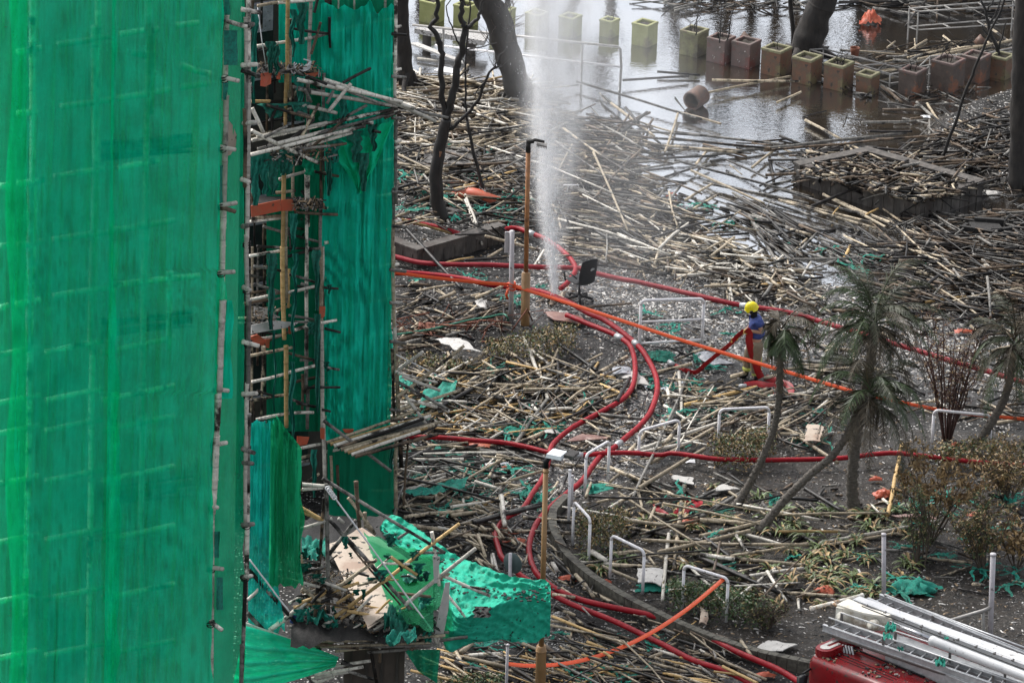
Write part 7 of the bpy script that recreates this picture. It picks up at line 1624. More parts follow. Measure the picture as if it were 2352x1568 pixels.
T(C3, [(1130,180,2178,520,'tan',.04),(1130,230,1700,300,'tan'),(1160,290,1530,440,'grey'),(1240,360,2090,500,'tan'),(1360,440,2000,520,'grey'),(1920,0,2178,350,'pale'),(1580,90,2110,510,'tan',.04),(1830,240,2140,500,'pale'),(1960,430,2085,315,'gold'),(1680,240,1740,360,'pale'),(1860,450,1930,200,'tan'),(1600,350,1770,290,'gold'),(1900,110,2178,300,'grey'),(125,195,520,620,'black',.045),(100,135,560,270,'gold'),(60,170,300,100,'tan'),(545,0,660,310,'pale'),(1170,190,1280,60,'tan'),(700,400,800,340,'tan'),(680,250,1060,350,'tan'),(1000,500,1090,350,'pale'),(400,440,600,400,'gold'),(540,420,830,400,'black'),(690,690,860,720,'brown'),(70,980,850,735,'brown',.05),(380,870,700,880,'grey'),(60,1050,440,990,'brown'),(370,860,470,735,'grey'),(540,810,630,730,'tan'),(250,780,330,850,'brown'),(1370,750,1700,720,'brown'),
 (75,1180,245,1060,'pale',.045),(290,1230,555,1025,'pale',.05),(380,1240,690,1060,'tan',.045),(640,1110,880,1260,'tan'),(770,1015,1010,1170,'tan',.045),(1010,1040,1330,1190,'tan',.042),(950,960,1120,1390,'pale',.045),(1000,1040,1160,1170,'pale'),(1190,1000,1460,1190,'black',.045),(1185,1060,1205,1410,'black',.04),(1110,1230,1190,1040,'tan'),(1020,1560,1440,1140,'grey',.045),(1290,1300,1670,1090,'tan',.045),(560,1275,1340,1310,'tan',.045),(950,1320,1490,1310,'tan',.045),(1410,1330,1740,1360,'tan'),(540,1385,1100,1410,'grey',.045),(1100,1400,1660,1480,'grey',.045),(1280,1330,1560,1440,'brown'),(1400,1490,1560,1540,'tan'),(1500,1310,1640,1260,'tan'),(1600,1400,1690,1240,'black',.05),(1720,1340,1740,1240,'tan'),(1880,1260,1920,1410,'tan'),(1950,1320,1960,1390,'pale'),(2030,1200,2050,1480,'pale',.04),(1960,1320,2010,1200,'tan'),(1960,1560,2100,1200,'grey',.035),(1800,1500,1840,1410,'black'),(1870,1200,2120,1140,'tan',.042),(60,1420,480,1200,'tan',.045),(130,1370,290,1560,'grey',.045),(80,1270,320,1430,'pale'),(200,1550,690,1180,'tan',.045),(330,1460,660,1280,'black',.05),(480,1320,700,1190,'grey'),(60,1540,380,1410,'gold',.045),(380,1480,470,1560,'pale'),(480,1340,700,1440,'black'),(480,1500,620,1550,'tan'),(850,1560,990,1420,'brown'),(870,1310,950,1490,'brown'),(1010,1430,1070,1490,'pale'),(700,1310,710,1390,'pale'),(790,1340,860,1440,'tan'),(860,1380,1190,1560,'grey'),(1220,1380,1560,1560,'grey'),(1520,1480,1570,1400,'grey'),(240,1090,480,1150,'grey'),(700,1080,1080,1190,'brown')])
T(C4, [(0,90,170,340,'pale'),(0,300,80,320,'tan'),(500,110,710,460,'grey',.042),(500,460,560,730,'grey',.04),(350,590,520,690,'tan'),(560,550,650,760,'grey'),(640,300,910,490,'grey',.042),(430,640,760,560,'brown'),(220,400,740,400,'gold',.04),(0,350,560,350,'grey',.045),(0,480,410,520,'tan'),(360,490,390,690,'pale'),(320,580,330,670,'grey'),(345,600,355,670,'tan'),(240,680,460,720,'black',.04),(580,570,780,560,'gold'),(700,470,920,600,'grey',.04),(510,130,610,260,'grey'),(620,110,770,260,'black',.042),(600,0,1200,200,'grey'),(700,0,1350,190,'tan'),(1080,0,1810,310,'tan',.042),(1150,130,1390,290,'black',.042),(1380,110,1590,190,'tan'),(820,370,1290,300,'brown'),(800,400,1220,390,'grey'),(1230,375,1700,440,'brown'),(1250,335,1700,345,'grey'),(1480,445,2350,600,'brown'),(1640,380,2352,630,'pale',.04),(1810,310,2352,380,'tan',.045),(1720,440,1950,640,'pale',.042),(1610,490,2352,550,'tan',.042),(1610,530,2352,720,'brown',.042),(1420,580,1530,505,'tan'),(1480,580,1660,550,'brown',.045),(2080,380,2150,740,'pale',.042),(2070,400,2250,590,'pale'),(1800,370,2060,700,'grey'),(2250,540,2352,430,'gold'),(1670,320,1980,420,'brown'),(2130,680,2190,620,'brown'),(1690,690,1870,700,'gold'),(1690,690,1960,650,'gold'),(1670,600,1800,640,'brown'),(1890,280,2352,330,'black'),(2090,350,2352,400,'brown'),(1700,350,1760,410,'black'),(1140,390,1180,310,'gold'),(810,340,890,260,'tan'),(850,330,970,210,'grey'),(780,200,920,235,'tan'),(830,155,990,205,'grey'),(920,465,1080,405,'grey'),(640,560,1000,520,'black'),(990,470,700,480,'tan'),
 (240,1000,490,1095,'gold',.042),(0,1080,250,980,'tan'),(70,1380,550,1260,'gold',.05),(370,1380,620,1270,'tan',.045),(370,1400,690,1275,'tan',.045),(170,1300,370,1330,'tan'),(170,1330,560,1360,'grey'),(200,1370,400,1330,'tan'),(500,1340,690,1480,'tan',.042),(560,1345,700,1400,'pale'),(630,1330,740,1290,'pale'),(730,1440,1000,1300,'pale',.04),(770,1310,940,1290,'pale'),(1000,1310,1120,1290,'pale'),(890,1480,1040,1340,'pale'),(380,1190,490,1160,'tan',.042),(600,1200,740,1170,'tan'),(640,1150,1000,1120,'tan',.04),(830,1130,1190,1180,'tan',.04),(850,1085,1190,1110,'grey'),(960,1150,1190,1130,'tan'),(870,1215,1020,1140,'pale'),(1000,1190,1190,1250,'grey'),(2040,1340,2330,1480,'tan'),(1750,1340,1840,1400,'pale'),(200,1370,330,1430,'grey')])
T(C5, [(0,490,530,410,'grey',.045),(0,220,220,250,'gold',.045),(0,280,560,460,'black',.045),(0,830,180,870,'tan',.045),(0,960,550,820,'black',.04),(380,920,960,965,'tan',.045),(0,1010,860,1040,'tan',.045),(170,430,760,530,'tan',.04),(300,350,540,250,'tan',.045),(320,340,560,0,'grey',.042),(110,600,190,440,'tan'),(70,630,300,500,'pale'),(130,610,280,590,'tan',.042),(270,630,540,550,'tan'),(0,640,200,700,'pale'),(60,810,250,750,'tan'),(200,750,230,980,'pale',.045),(240,980,250,900,'tan'),(60,1080,320,1170,'brown'),(130,1080,200,1210,'tan'),(20,1060,70,1220,'tan'),(130,1210,140,1300,'pale',.042),(390,1280,430,1140,'tan'),(300,1090,560,1240,'tan'),(490,700,540,560,'tan',.042),(580,760,650,640,'tan'),(560,800,650,700,'pale'),(660,730,730,560,'grey'),(700,500,1190,560,'tan'),(680,340,960,430,'tan',.045),(870,320,1020,400,'pale'),(500,310,580,390,'tan'),(160,660,280,640,'tan'),(760,140,1060,200,'tan',.042),(830,90,1350,150,'grey',.045),(1060,190,1250,270,'pale'),(1190,420,1380,220,'tan',.042),(1200,430,1750,320,'pale',.045),(1250,400,1900,180,'pale',.045),(1380,490,1870,220,'tan',.042),(1240,760,1590,0,'grey',.032),(1480,350,1600,200,'tan',.042),(1560,210,1700,110,'tan'),(1280,690,1800,380,'tan',.045),(1060,530,1640,780,'tan',.045),(1200,580,1500,720,'tan'),(1090,540,1570,690,'grey'),(1640,670,1560,1310,'tan',.05),(1520,1050,1470,1568,'pale',.042),(1280,720,1325,940,'tan'),(1370,940,1410,840,'tan',.045),(1060,640,1130,580,'tan',.045),(960,800,1190,750,'tan'),(1130,800,1240,740,'tan'),(870,760,910,650,'tan'),(1180,990,1600,1080,'tan',.045),(1170,940,1640,990,'tan',.045),(1450,900,2120,960,'tan',.045),(1440,1190,2156,1020,'tan',.045),(1760,920,2090,720,'grey',.045),(1730,780,2000,640,'grey'),(1870,570,2090,670,'grey'),(1800,1080,2000,1230,'black',.05),(1700,1200,2156,1400,'black',.045),(1640,1190,2156,1250,'tan',.045),(1870,1340,1920,1110,'brown'),(2050,1070,2120,1170,'tan'),(760,1265,1100,1285,'pale',.04),(900,1180,1030,1260,'pale',.05),(1070,1290,1440,1310,'tan',.045),(1000,1300,1290,1420,'tan'),(1080,1200,1300,1180,'tan',.045),(1320,1170,1650,1310,'tan'),(790,1370,930,1540,'tan',.045),(620,1260,780,1400,'black',.05),(610,1280,640,1330,'pale',.045),(1340,1200,1410,1290,'tan'),(620,910,960,940,'tan'),(640,1110,700,1050,'tan',.042),(1300,870,1500,900,'tan'),(1010,960,1100,1180,'black',.045),(1800,30,2156,200,'pale',.042),(1700,30,2100,0,'tan'),(1850,1350,2156,1380,'brown'),(1120,1210,1200,1200,'tan')])
T(C6, [(470,70,800,290,'tan',.045),(450,150,620,210,'black',.045),(160,350,270,430,'black',.04),(0,605,170,490,'grey',.042),(0,620,300,645,'tan',.045),(0,715,380,625,'tan',.045),(170,460,380,590,'tan'),(200,690,540,785,'pale',.042),(440,595,560,555,'tan'),(610,440,840,580,'black',.045),(720,750,1390,625,'pale',.04),(710,770,1180,690,'tan'),(450,690,800,690,'gold'),(130,840,610,885,'tan',.045),(0,820,200,850,'pale'),(290,945,600,900,'pale'),(0,840,460,1045,'black',.04),(390,920,500,1090,'pale'),(460,1040,890,1070,'tan',.04),(600,1050,670,960,'tan'),(210,710,260,795,'pale',.045),(1090,590,1170,180,'gold',.045),(520,495,680,510,'black'),(1740,400,1880,420,'grey'),(1210,535,1360,525,'pale'),(1750,545,1880,510,'tan',.042),(1290,835,1580,870,'tan'),(1500,810,1600,850,'brown'),(960,790,1180,800,'grey'),(1670,470,1820,500,'grey',.05),(1610,395,1880,420,'grey'),(0,1270,230,1330,'brown',.045),(230,1310,300,1410,'tan'),(0,1380,350,1550,'pale',.042),(80,1500,260,1530,'gold'),(90,1400,170,1470,'tan'),(240,1075,320,1120,'pale'),(570,1080,575,1140,'pale'),(1840,850,1880,825,'tan'),(1060,500,1130,560,'pale'),(985,525,1050,590,'pale')])
T(C7, [(1480,1200,1900,1290,'tan',.045),(1500,1280,1570,1370,'tan'),(1540,1160,1620,1320,'tan'),(1610,1215,1850,1200,'pale',.042),(1620,1280,1900,1370,'tan'),(1440,1280,1560,1230,'brown'),(1580,1190,1660,1130,'tan',.045),(1640,1220,2000,1340,'tan'),(1450,1220,1640,1270,'gold'),(2130,1130,2270,1240,'brown',.042),(2000,1130,2200,1220,'tan'),(2190,980,2352,990,'tan'),(2190,910,2280,905,'tan'),(2150,860,2352,940,'tan'),(2180,1270,2352,1320,'tan'),(1930,1290,2100,1396,'tan'),(1620,1396,1250,1310,'gold'),(2100,1290,2352,1380,'tan'),(2200,800,2352,820,'tan'),(1750,1180,1880,1240,'grey'),(1700,400,1750,545,'tan',.042),(1210,330,1900,430,'tan',.045),(1500,390,1960,430,'tan',.04),(1200,280,1600,240,'tan',.045),(1520,270,1840,235,'tan',.045),(1410,300,1700,180,'tan'),(1665,315,2130,190,'grey',.045),(1860,140,1880,330,'pale',.045),(1180,130,1480,10,'pale'),(1200,210,1580,180,'tan'),(1740,200,1910,120,'gold',.042),(1530,20,1860,100,'pale'),(1600,160,1610,230,'pale'),(1800,530,1850,700,'pale'),(1800,330,1870,420,'tan'),(2000,280,2352,320,'tan',.045),(2150,380,2352,390,'tan',.045),(1620,500,1730,400,'grey'),(1200,100,1360,60,'pale')])
T(D_, [(1290,1420,1480,1480,'tan'),(1300,1470,1420,1500,'gold'),(1280,1500,1400,1540,'tan'),(1330,1445,1560,1530,'tan',.04),(1420,1500,1650,1560,'tan'),(1310,1545,1480,1568,'tan'),(1500,1490,1600,1520,'pale'),(1560,1470,1680,1505,'black'),(1620,1500,1760,1560,'tan'),(1340,1350,1460,1410,'tan'),(1290,1350,1330,1380,'tan'),(1350,1520,1380,1568,'brown'),(1480,1545,1600,1580,'brown'),(1660,1530,1740,1568,'gold')])
CLR = [([(1430,170),(1900,190),(2080,260),(2060,320),(1850,340),(1810,400),(1740,430),(1700,500),(1620,500),(1560,450),(1500,350),(1420,260)], .9), ([(1610,480),(1720,470),(1810,540),(1770,575),(1690,560)], .7), ([(1790,520),(2000,520),(2120,640),(1900,655)], .75),
       ([(1185,1085),(1300,1080),(1290,1150),(1230,1200),(1180,1170)], .85), ([(1262,1270),(1300,1310),(1360,1380),(1340,1420),(1280,1350)], .8), ([(1460,930),(1560,930),(1560,1060),(1420,1060)], .6), ([(1230,930),(1420,960),(1330,1040),(1240,1000)], .5), ([(1680,1480),(1860,1540),(1840,1600),(1660,1560)], .8), ([(1225,590),(1420,600),(1640,650),(1640,700),(1400,720),(1240,720)], .92), ([(1240,1440),(1300,1440),(1300,1540),(1250,1540)], .7)]
HG = {}
for P in HOSES:
    for i in range(len(P)-1):
        for k in range(3):
            p = P[i].lerp(P[i+1], k/3); HG[(int(p.x/.16), int(p.y/.16))] = 1
def hits_hose(a, b_):
    n = max(2, int((b_-a).length/.12))
    return sum((int((a.x+(b_.x-a.x)*k/n)/.16), int((a.y+(b_.y-a.y)*k/n)/.16)) in HG for k in range(n+1)) > 0
used = []
for (x1,y1,x2,y2,tone,r) in TR_:
    m_ = GG((x1+x2)/2,(y1+y2)/2,0); h0 = occ(m_); occ(m_, .05); lift = r+.05+h0+rnd.random()*.10
    a, b_ = place(x1, y1, x2, y2, max(r, lift+rnd.uniform(-.04,.05)), max(r, lift+rnd.uniform(-.04,.05)))
    used.append(((b_-a).length*math.hypot(x2-x1, y2-y1)**.5, a, b_, r, tone, ((x1+x2)/2,(y1+y2)/2)))
for i in (3, 10): occ
used.sort(key=lambda q: -q[0])
stuff = MB()
for i, (sc_, a, b_, r, tone, px) in enumerate(used): fallen(a, b_, r, tone, px, None if i < 296 else stuff)
# the mass of smaller pieces: zones = (polygon in pixels, count, image angle, spread, length px, radius, tones)
def zone(poly, n, ang, spread, lmin, lmax, tones, rr=(.018,.036), hmax=.25, wild=.2, seed=0, lenpow=1.6):
    q = random.Random(seed+17); X0 = min(p[0] for p in poly); X1 = max(p[0] for p in poly); Y0 = min(p[1] for p in poly); Y1 = max(p[1] for p in poly); k = 0; g_ = 0
    while k < n and g_ < n*20:
        g_ += 1; x = q.uniform(X0,X1); y = q.uniform(Y0,Y1)
        if not inpoly(np.array([x]), np.array([y]), poly)[0]: continue
        if q.random() < wild: wa = q.uniform(0, 180); an = math.degrees(math.atan2(math.sin(R(wa))*.42, math.cos(R(wa))))
        else: an = q.gauss(ang, spread)
        if any(q.random() < pr and pin(x, y, pg) for pg, pr in CLR): continue
        L = lmin+(lmax-lmin)*q.random()**lenpow; L *= (1-.55*abs(math.sin(R(an))))
        dx, dy = math.cos(R(an))*L/2, math.sin(R(an))*L/2; r = q.uniform(*rr); m_ = GG(x, y, 0); h0 = occ(m_); h = r+q.random()**1.5*hmax
        a, b_ = place(x-dx, y-dy, x+dx, y+dy, h+q.uniform(-.04,.06), h+q.uniform(-.04,.06))
        if hits_hose(a, b_) and q.random() < .93: k += .5; continue
        fallen(a, b_, r, q.choice(tones), (x, y), stuff); k += 1
Tn, Pn, Gn, Bn, Kn, On = 'tan','pale','grey','brown','black','gold'
zone([(915,170),(1240,200),(1250,340),(915,330)], 520, -2, 9, 25, 220, (Tn,Tn,Pn,Gn,Bn,Tn), seed=1, hmax=.22)
zone([(915,320),(1240,330),(1240,500),(1180,560),(915,500)], 330, 8, 16, 15, 110, (Gn,Bn,Kn,Tn,Kn), seed=2, wild=.5)
zone([(1230,250),(1440,280),(1470,400),(1620,560),(1600,610),(1230,520)], 520, 11, 12, 45, 260, (Gn,Gn,Tn,Bn,Kn,Bn,Kn), seed=3, hmax=.25)
zone([(1250,480),(1700,560),(1760,640),(1500,640),(1300,590)], 280, 9, 10, 40, 180, (Tn,Tn,Gn,Pn,Bn), seed=4)
zone([(1600,450),(1670,440),(2060,600),(1960,620),(1760,560),(1600,480)], 90, 26, 7, 50, 200, (Gn,Bn,Kn,Kn,Gn), seed=5, wild=.12, hmax=.14)
zone([(1400,250),(1560,240),(1850,330),(1830,400),(1540,400)], 12, 8, 12, 50, 220, (Gn,Kn,Bn,Tn), seed=6, hmax=.08)
zone([(1700,330),(2352,300),(2352,380),(1850,420)], 60, -5, 10, 40, 220, (Gn,Bn,Kn,Kn), seed=7, hmax=.15)
zone([(1850,350),(2250,350),(2240,440),(2110,480),(1840,400)], 620, -2, 16, 15, 130, (Bn,Kn,Gn,Bn,Tn), seed=8, hmax=.25, wild=.4)
zone([(1700,560),(1860,620),(1900,700),(1640,680)], 240, 12, 18, 15, 130, (Gn,Tn,Bn,Pn), seed=9, wild=.35)
zone([(2040,560),(2400,520),(2400,720),(2150,740),(1980,640)], 520, 10, 12, 30, 220, (Bn,Kn,Gn,Kn,Bn), seed=10, hmax=.38)
zone([(2060,500),(2400,480),(2400,560),(2100,600)], 230, 4, 14, 30, 160, (Bn,Kn,Gn), seed=11)
zone([(2120,300),(2400,250),(2400,480),(2260,450)], 230, -8, 22, 20, 120, (Kn,Bn,Gn,Kn), seed=12, wild=.4)
zone([(1640,180),(2300,200),(2300,250),(2000,300),(1650,240)], 45, 3, 14, 30, 140, (Bn,Gn,Kn), seed=13, hmax=.05)
zone([(1900,110),(2352,80),(2352,150),(1950,170)], 70, -10, 16, 30, 150, (Bn,Gn,Tn), seed=14, hmax=.12)
zone([(1500,-20),(2352,-20),(2352,40),(1500,20)], 120, 2, 14, 30, 160, (Bn,Gn,Kn), seed=15, hmax=.12)
zone([(912,640),(1150,660),(1170,760),(912,800)], 160, -12, 20, 15, 120, (Bn,Gn,Tn,Kn), seed=16)
zone([(912,840),(1120,840),(1380,840),(1440,900),(1380,960),(1250,1010),(912,1010)], 430, -8, 26, 30, 220, (Tn,Tn,Pn,Gn,Bn,Kn,On), seed=17, rr=(.016,.034), wild=.35, hmax=.28)
zone([(912,1000),(1260,1010),(1240,1170),(1130,1260),(930,1180)], 270, 2, 20, 25, 190, (Tn,Pn,Tn,Gn,Kn), seed=18, rr=(.016,.034), wild=.35, hmax=.2)
zone([(1260,900),(1440,860),(1520,960),(1480,1060),(1340,1100),(1260,1040)], 190, 12, 22, 15, 110, (Tn,Gn,Tn,Bn,Kn), seed=19, rr=(.014,.030), wild=.3)
zone([(1500,860),(1700,890),(1960,880),(1900,1020),(1640,980),(1520,1020)], 220, -2, 22, 20, 150, (Tn,Tn,Gn,Bn,Pn), seed=20, rr=(.016,.032), wild=.4)
zone([(1040,1180),(1260,1200),(1300,1330),(1380,1410),(1280,1400),(1120,1330),(1040,1250)], 160, 32, 16, 20, 130, (Tn,Tn,Gn,Bn,Kn), seed=21, rr=(.015,.032), wild=.3)
zone([(1020,1490),(1270,1480),(1330,1400),(1700,1480),(1800,1568),(1800,1600),(1020,1600)], 330, 20, 14, 30, 190, (Tn,Tn,Gn,Bn,Kn,On), seed=22, rr=(.016,.034), wild=.3)
zone([(1260,1110),(1900,1110),(2352,1150),(2352,1350),(1900,1400),(1600,1380),(1500,1320),(1330,1300)], 190, 6, 22, 15, 90, (Tn,Gn,Bn,Kn), seed=23, rr=(.02,.034), wild=.4, hmax=.06)
zone([(1750,690),(2352,720),(2352,1000),(1900,900)], 160, 8, 20, 15, 110, (Bn,Gn,Tn,Kn), seed=24, hmax=.12)
zone([(1250,700),(1640,720),(1640,880),(1480,880)], 130, 8, 25, 8, 70, (Kn,Bn,Gn), seed=25, rr=(.008,.02), hmax=.03)
zone([(945,330),(1235,335),(1235,440),(950,435)], 110, 6, 22, 30, 170, (Gn,Bn,Kn,Tn), seed=26, hmax=.5, wild=.4)
for pg_, n_, an_ in (([(915,860),(1400,860),(1380,1000),(915,1160)], 46, -6), ([(1240,280),(1700,480),(1640,600),(1260,560)], 60, 12), ([(2000,560),(2352,540),(2352,700),(2100,700)], 40, 14), ([(915,190),(1230,220),(1230,460),(915,460)], 40, 2), ([(1280,1440),(1700,1540),(1300,1560)], 16, 20), ([(1500,900),(1900,900),(1800,1000),(1500,1010)], 16, -8), ([(1300,1130),(1950,1150),(1900,1380),(1500,1330)], 22, 4)):
    zone(pg_, n_, an_, 20, 150, 400, (Pn,Tn,Gn,Bn,Tn,Kn), seed=40+n_+int(an_), rr=(.020,.030), hmax=.34, wild=.25, lenpow=1.0)
zone([(1262,1180),(1290,1180),(1300,1300),(1450,1400),(1700,1505),(1680,1525),(1430,1420),(1270,1310)], 60, 25, 30, 15, 90, (Gn,Bn,Kn,Tn), seed=60, rr=(.012,.028), hmax=.3, wild=.5)
o = stuff.build('bamboo_debris', [BM[k] for k in TONES]); o['kind'] = 'stuff'; o['label'] = 'mass of broken and charred bamboo pieces strewn over the ground and water'; o['category'] = 'bamboo debris'

# small chips of ash, wood and plaster
q = nrs; mb = MB(); cnt = 0
dens = [(WET, 22000, .58), (BED_L, 3500, .4), (GARDEN, 3000, .08), (None, 15000, .22), (BANK, 1800, .2), (ISLAND, 1200, .4)]
Vv = []; Ff = []; Mi = []
tmpl = np.array([(-1,-.6,0),(1,-.5,.1),(.7,.7,.0),(-.8,.5,.15),(0,0,.7)])
pyr = [(0,1,4),(1,2,4),(2,3,4),(3,0,4)]
for poly, n, wf in dens:
    k = 0; bb = poly or wpoly([(880,150),(2400,400),(2400,1600),(880,1600)])
    xs_ = [p[0] for p in bb]; ys_ = [p[1] for p in bb]; PX = q.uniform(min(xs_), max(xs_), n*3); PY = q.uniform(min(ys_), max(ys_), n*3); ok = inpoly(PX, PY, bb)
    PX = PX[ok][:n]; PY = PY[ok][:n]
    for x, y in zip(PX, PY):
        z = groundz(x, y)
        if z < -.02: continue
        s = .012+.035*q.rand()**2.2; a = q.uniform(0, 6.28); c_, s_ = math.cos(a), math.sin(a); T_ = tmpl*np.array([s*q.uniform(.7,2.2), s*q.uniform(.5,1.0), s*.8]); b = len(Vv)
        for vx, vy, vz in T_: Vv.append((x+vx*c_-vy*s_, y+vx*s_+vy*c_, max(z, 0)+vz+.004))
        mi = 0 if q.rand() < wf else (3 if q.rand() < .4 else (1 if q.rand() < .5 else 2))
        for f_ in pyr: Ff.append((b+f_[0], b+f_[1], b+f_[2])); Mi.append(mi)
me = bpy.data.meshes.new('rubble_chips'); me.from_pydata(Vv, [], Ff); [me.materials.append(m_) for m_ in M['chips']]; me.polygons.foreach_set('material_index', Mi); me.update()
o = bpy.data.objects.new('rubble_chips', me); col.objects.link(o); o['kind'] = 'stuff'; o['label'] = 'small pale and dark chips of ash, wood and plaster scattered over the ground'; o['category'] = 'rubble'
# green net scraps
q = random.Random(4)
GZ = [([(915,330),(1230,330),(1180,540),(915,500)], 22, 'green net shred in the charred debris round the forked burnt tree'), ([(915,850),(1300,850),(1440,900),(1250,1010),(915,1000)], 26, 'green net shred tangled in bamboo left of the curving hoses'),
      ([(915,1030),(1260,1040),(1240,1180),(940,1180)], 22, 'green net shred on the road left of the front lamp post'), ([(1450,700),(1700,700),(1640,900),(1500,900)], 12, 'green net shred on the wet road round the three-rail barrier'),
      ([(1500,880),(1900,900),(1900,1010),(1560,1040)], 12, 'green net shred among bamboo near the firefighter'), ([(1550,1090),(2352,1120),(2352,1400),(1600,1300)], 26, 'green net shred on the garden soil'), ([(1280,1400),(1600,1480),(1700,1568),(1060,1568),(1060,1500)], 16, 'green net shred on the road at the bottom below the kerb'), ([(1500,440),(1700,480),(2300,600),(2300,680),(1700,600)], 9, 'green net shred on floating bamboo at the water edge'), ([(1100,700),(1240,700),(1240,560),(950,640)], 6, 'green net shred on the wet ground by the grey sign post')]
for poly, n, lb in GZ:
    k = 0
    while k < n:
        x = q.uniform(min(p[0] for p in poly), max(p[0] for p in poly)); y = q.uniform(min(p[1] for p in poly), max(p[1] for p in poly))
        if not inpoly(np.array([x]), np.array([y]), poly)[0]: continue
        s = q.uniform(.10,.34); c = GG(x, y, .05+q.random()*.12); mb = MB()
        for g_ in range(q.randint(5, 9)):
            a = q.uniform(0, 6.28); P = [c.copy()]; ww = q.uniform(.012,.05)
            for kk in range(6): a += q.uniform(-.7,.7); P.append(P[-1]+Vector((math.cos(a)*s*.33, math.sin(a)*s*.33, q.uniform(-.03,.03)))); P[-1].z = max(P[-1].z, groundz(P[-1].x, P[-1].y)+.015, .01)
            rows = []
            for kk, p in enumerate(smooth(P, sub=2)):
                u_ = Vector((-math.sin(a), math.cos(a), 0)); w_ = ww*(1.2-.07*kk)*q.uniform(.5,1.5); rows.append([p-u_*w_, p+Vector((0,0,w_*q.uniform(-.3,.9))), p+u_*w_+Vector((0,0,q.uniform(-.01,.02)))])
            mb.grid(rows)
        single(mb, 'net_scrap', M['net_scrap' if q.random() < .62 else 'net_burnt'], lb, 'net scrap', c, lb.replace('shred','shreds',1)); k += 1
patchm = lambda pts, h, n, amp, seed: None
for pts, lb in (([C3(60,1210),C3(180,1240),C3(170,1330),C3(80,1290)], 'flat green net sheet beside the outer scaffold upright'), ([C3(250,1330),C3(490,1240),C3(470,1340),C3(220,1460)], 'long green net sheet draped on slanting bamboo by the scaffold'), ([C7(1200,110),C7(1640,10),C7(1600,90),C7(1280,140)], 'green net sheet stretched on bamboo right of the scaffold foot')):
    P = [GG(x, y, .35) for x, y in pts]; mb = MB(); rows = []
    for i in range(17):
        rows.append([P[0].lerp(P[1], i/16).lerp(P[3].lerp(P[2], i/16), j/10)+Vector((0,0,.12*noise.noise(Vector((i*.4, j*.5, pts[0][0]))))) for j in range(11)])
    mb.grid(rows[::-1]); single(mb, 'net_sheet', M['net_scrap'], lb, 'netting', P[0])

# ---------------------------------------------------------------- water jet and drifting spray
N0 = GG(1275, 684, .15); JP = plane_at(N0, 90)
def volmat(name, dens, sc, stretch, lo, hi, colr=(.96,.98,1.0)):
    m = bpy.data.materials.new(name); m.use_nodes = True; nt = m.node_tree; nt.nodes.clear(); out = _n(nt, 'ShaderNodeOutputMaterial'); v = _n(nt, 'ShaderNodeVolumePrincipled')
    v.inputs['Color'].default_value = (*colr, 1); v.inputs['Anisotropy'].default_value = 0.2
    tc = _n(nt, 'ShaderNodeTexCoord'); mp = _n(nt, 'ShaderNodeMapping'); mp.inputs['Scale'].default_value = stretch; nt.links.new(tc.outputs['Object'], mp.inputs[0])
    nz = noisetex(nt, mp.outputs[0], sc, 4, .65)
    d = ramp(nt, nz, [(lo, 0.0), (hi, 1.0)])
    nt.links.new(mth(nt, 'MULTIPLY', d, dens), v.inputs['Density']); nt.links.new(v.outputs[0], out.inputs['Volume']); return m
t = thing('water_jet', 'white jet of water shooting up from the burst hose coupling', 'water jet', N0)
m = bpy.data.materials.new('water_jet_volume'); m.use_nodes = True; nt = m.node_tree; nt.nodes.clear(); out = _n(nt, 'ShaderNodeOutputMaterial'); v = _n(nt, 'ShaderNodeVolumePrincipled')
v.inputs['Color'].default_value = (.97,.98,1,1); tc = _n(nt, 'ShaderNodeTexCoord'); sx = _n(nt, 'ShaderNodeSeparateXYZ'); nt.links.new(tc.outputs['Object'], sx.inputs[0]); X_, Y_, Z_ = sx.outputs
def mad(a, b_, c): m_ = mth(nt, 'MULTIPLY_ADD', a, b_); m_.node.inputs[2].default_value = c; return m_
def lobe(dens, w0, wk, amp, tau, lean, scl, stv, lo, hi):
    ex = mth(nt, 'POWER', 2.71828, mth(nt, 'MULTIPLY', Z_, -1/tau)); xc = mth(nt, 'ADD', mad(ex, amp, -amp), mth(nt, 'MULTIPLY', Z_, lean))
    w_ = mad(Z_, wk, w0); dx = mth(nt, 'SUBTRACT', X_, xc); r2 = mth(nt, 'ADD', mth(nt, 'MULTIPLY', dx, dx), mth(nt, 'MULTIPLY', Y_, Y_)); r2 = mth(nt, 'DIVIDE', r2, mth(nt, 'MULTIPLY', w_, w_))
    g = mth(nt, 'POWER', 2.71828, mth(nt, 'MULTIPLY', r2, -1.0)); g = mth(nt, 'DIVIDE', mth(nt, 'MULTIPLY', g, dens), w_)
    mp = _n(nt, 'ShaderNodeMapping'); mp.inputs['Scale'].default_value = stv; nt.links.new(tc.outputs['Object'], mp.inputs[0]); nz = ramp(nt, noisetex(nt, mp.outputs[0], scl, 4, .6), [(lo, .08), (hi, 1)])
    return mth(nt, 'MULTIPLY', g, nz)
dd = mth(nt, 'ADD', lobe(1.7, .03, .040, .42, 2.2, -.010, 7, (1,1,.16), .40, .62), lobe(.95, .04, .115, .36, 2.5, .045, 2.2, (1,1,.30), .36, .66))
nt.links.new(dd, v.inputs['Density']); nt.links.new(v.outputs[0], out.inputs['Volume'])
mb = MB(); mb.tube([W(JP, x, y) for x, y in ((1276,684),(1262,560),(1258,440),(1256,300),(1258,150),(1264,0),(1268,-180))], [.12,.55,.95,1.4,1.85,2.3,2.8], 20); part(mb, 'spray_column', m, t, kind='stuff')
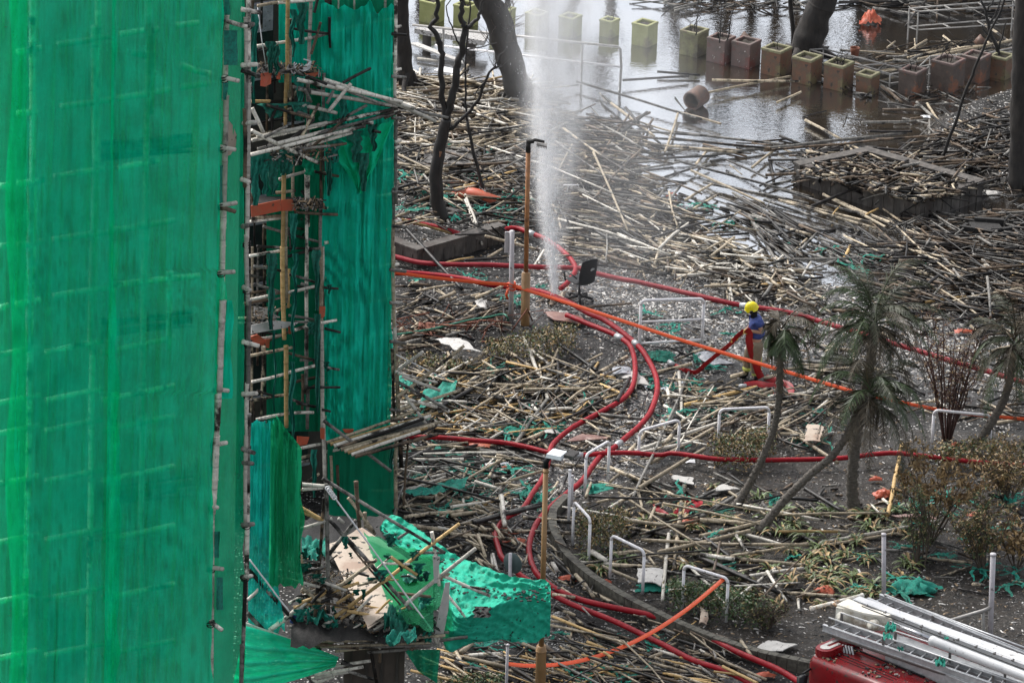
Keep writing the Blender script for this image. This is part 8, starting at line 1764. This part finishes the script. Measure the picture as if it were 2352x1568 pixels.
# drops
mb = MB(); q = random.Random(2); V_=[]; F_=[]
for i in range(6000):
    y = 680-860*q.random()**.9; f = (680-y)/700; w_ = 6+70*f; x = 1274-46*min(1,f*1.2)+q.gauss(0,1)*w_*.42+14*f; p = W(JP, x, y, q.gauss(0,.25)*(.2+f)); s = q.uniform(.003,.007)*(1.5-min(1,f)); l = s*q.uniform(2,7); b = len(V_)
    V_ += [p+Vector((-s,0,0)), p+Vector((s,0,0)), p+Vector((0,s,0)), p+Vector((0,0,l)), p+Vector((0,0,-l))]; F_ += [(b,b+1,b+3),(b+1,b+2,b+3),(b+2,b,b+3),(b+1,b,b+4),(b+2,b+1,b+4),(b,b+2,b+4)]
me = bpy.data.meshes.new('drops'); org = ORG[t.name]; me.from_pydata([tuple(v-org) for v in V_], [], F_); me.materials.append(pm('water_drops', (.72,.74,.76), None, 5, .2)); me.update(); o = bpy.data.objects.new('drops', me); col.objects.link(o); o.parent = t; o['kind'] = 'stuff'
# drifting mist
mb = MB(); P = []
def blob(cx, cz_y, rx, ry, rz, n1=18, n2=26):
    c = W(JP, cx, cz_y, -ry*.2); b = len(mb.v)
    for i in range(n1+1):
        a = math.pi*i/n1
        for j in range(n2):
            e = 2*math.pi*j/n2; d = Vector((math.sin(a)*math.cos(e), math.sin(a)*math.sin(e), math.cos(a))); k = 1+.18*noise.noise(d*1.7+Vector((cx,0,0)))
            mb.v.append(c+Vector((d.x*rx, d.y*ry, d.z*rz))*k)
    for i in range(n1):
        for j in range(n2): mb.face((b+i*n2+j, b+i*n2+(j+1)%n2, b+(i+1)*n2+(j+1)%n2, b+(i+1)*n2+j))
m = bpy.data.materials.new('drifting_spray'); m.use_nodes = True; nt = m.node_tree; nt.nodes.clear(); out = _n(nt, 'ShaderNodeOutputMaterial'); v = _n(nt, 'ShaderNodeVolumePrincipled'); v.inputs['Color'].default_value = (.97,.985,1,1)
tc = _n(nt, 'ShaderNodeTexCoord'); sx = _n(nt, 'ShaderNodeSeparateXYZ'); nt.links.new(tc.outputs['Object'], sx.inputs[0]); X_, Y_, Z_ = sx.outputs
mc = W(JP, 1440, 300, -.6); rx, ry, rz = 1.5, 2.4, 4.2
tot = None
xs2 = mth(nt, 'ADD', X_, mth(nt, 'MULTIPLY', Z_, .06))
for s_, k in ((xs2, rx), (Y_, ry), (Z_, rz)):
    q_ = mth(nt, 'MULTIPLY', s_, 1/k); q_ = mth(nt, 'MULTIPLY', q_, q_); tot = q_ if tot is None else mth(nt, 'ADD', tot, q_)
g = mth(nt, 'POWER', 2.71828, mth(nt, 'MULTIPLY', tot, -1.0)); g = mth(nt, 'MAXIMUM', mth(nt, 'SUBTRACT', g, .035), 0.0); mp = _n(nt, 'ShaderNodeMapping'); mp.inputs['Scale'].default_value = (1,1,.55); nt.links.new(tc.outputs['Object'], mp.inputs[0])
nz = ramp(nt, noisetex(nt, mp.outputs[0], .8, 4, .6), [(.30, .10), (.66, 1)])
nt.links.new(mth(nt, 'MULTIPLY', mth(nt, 'MULTIPLY', g, nz), .085), v.inputs['Density']); nt.links.new(v.outputs[0], out.inputs['Volume'])
mb = MB(); mb.box(mc, 9.6, 9.6, 15.0)
for q_ in mb.v: q_.z = max(q_.z, .06)
single(mb, 'drifting_spray', m, 'veil of fine spray drifting right of the water jet', 'mist', mc, kind='stuff', smooth=False)
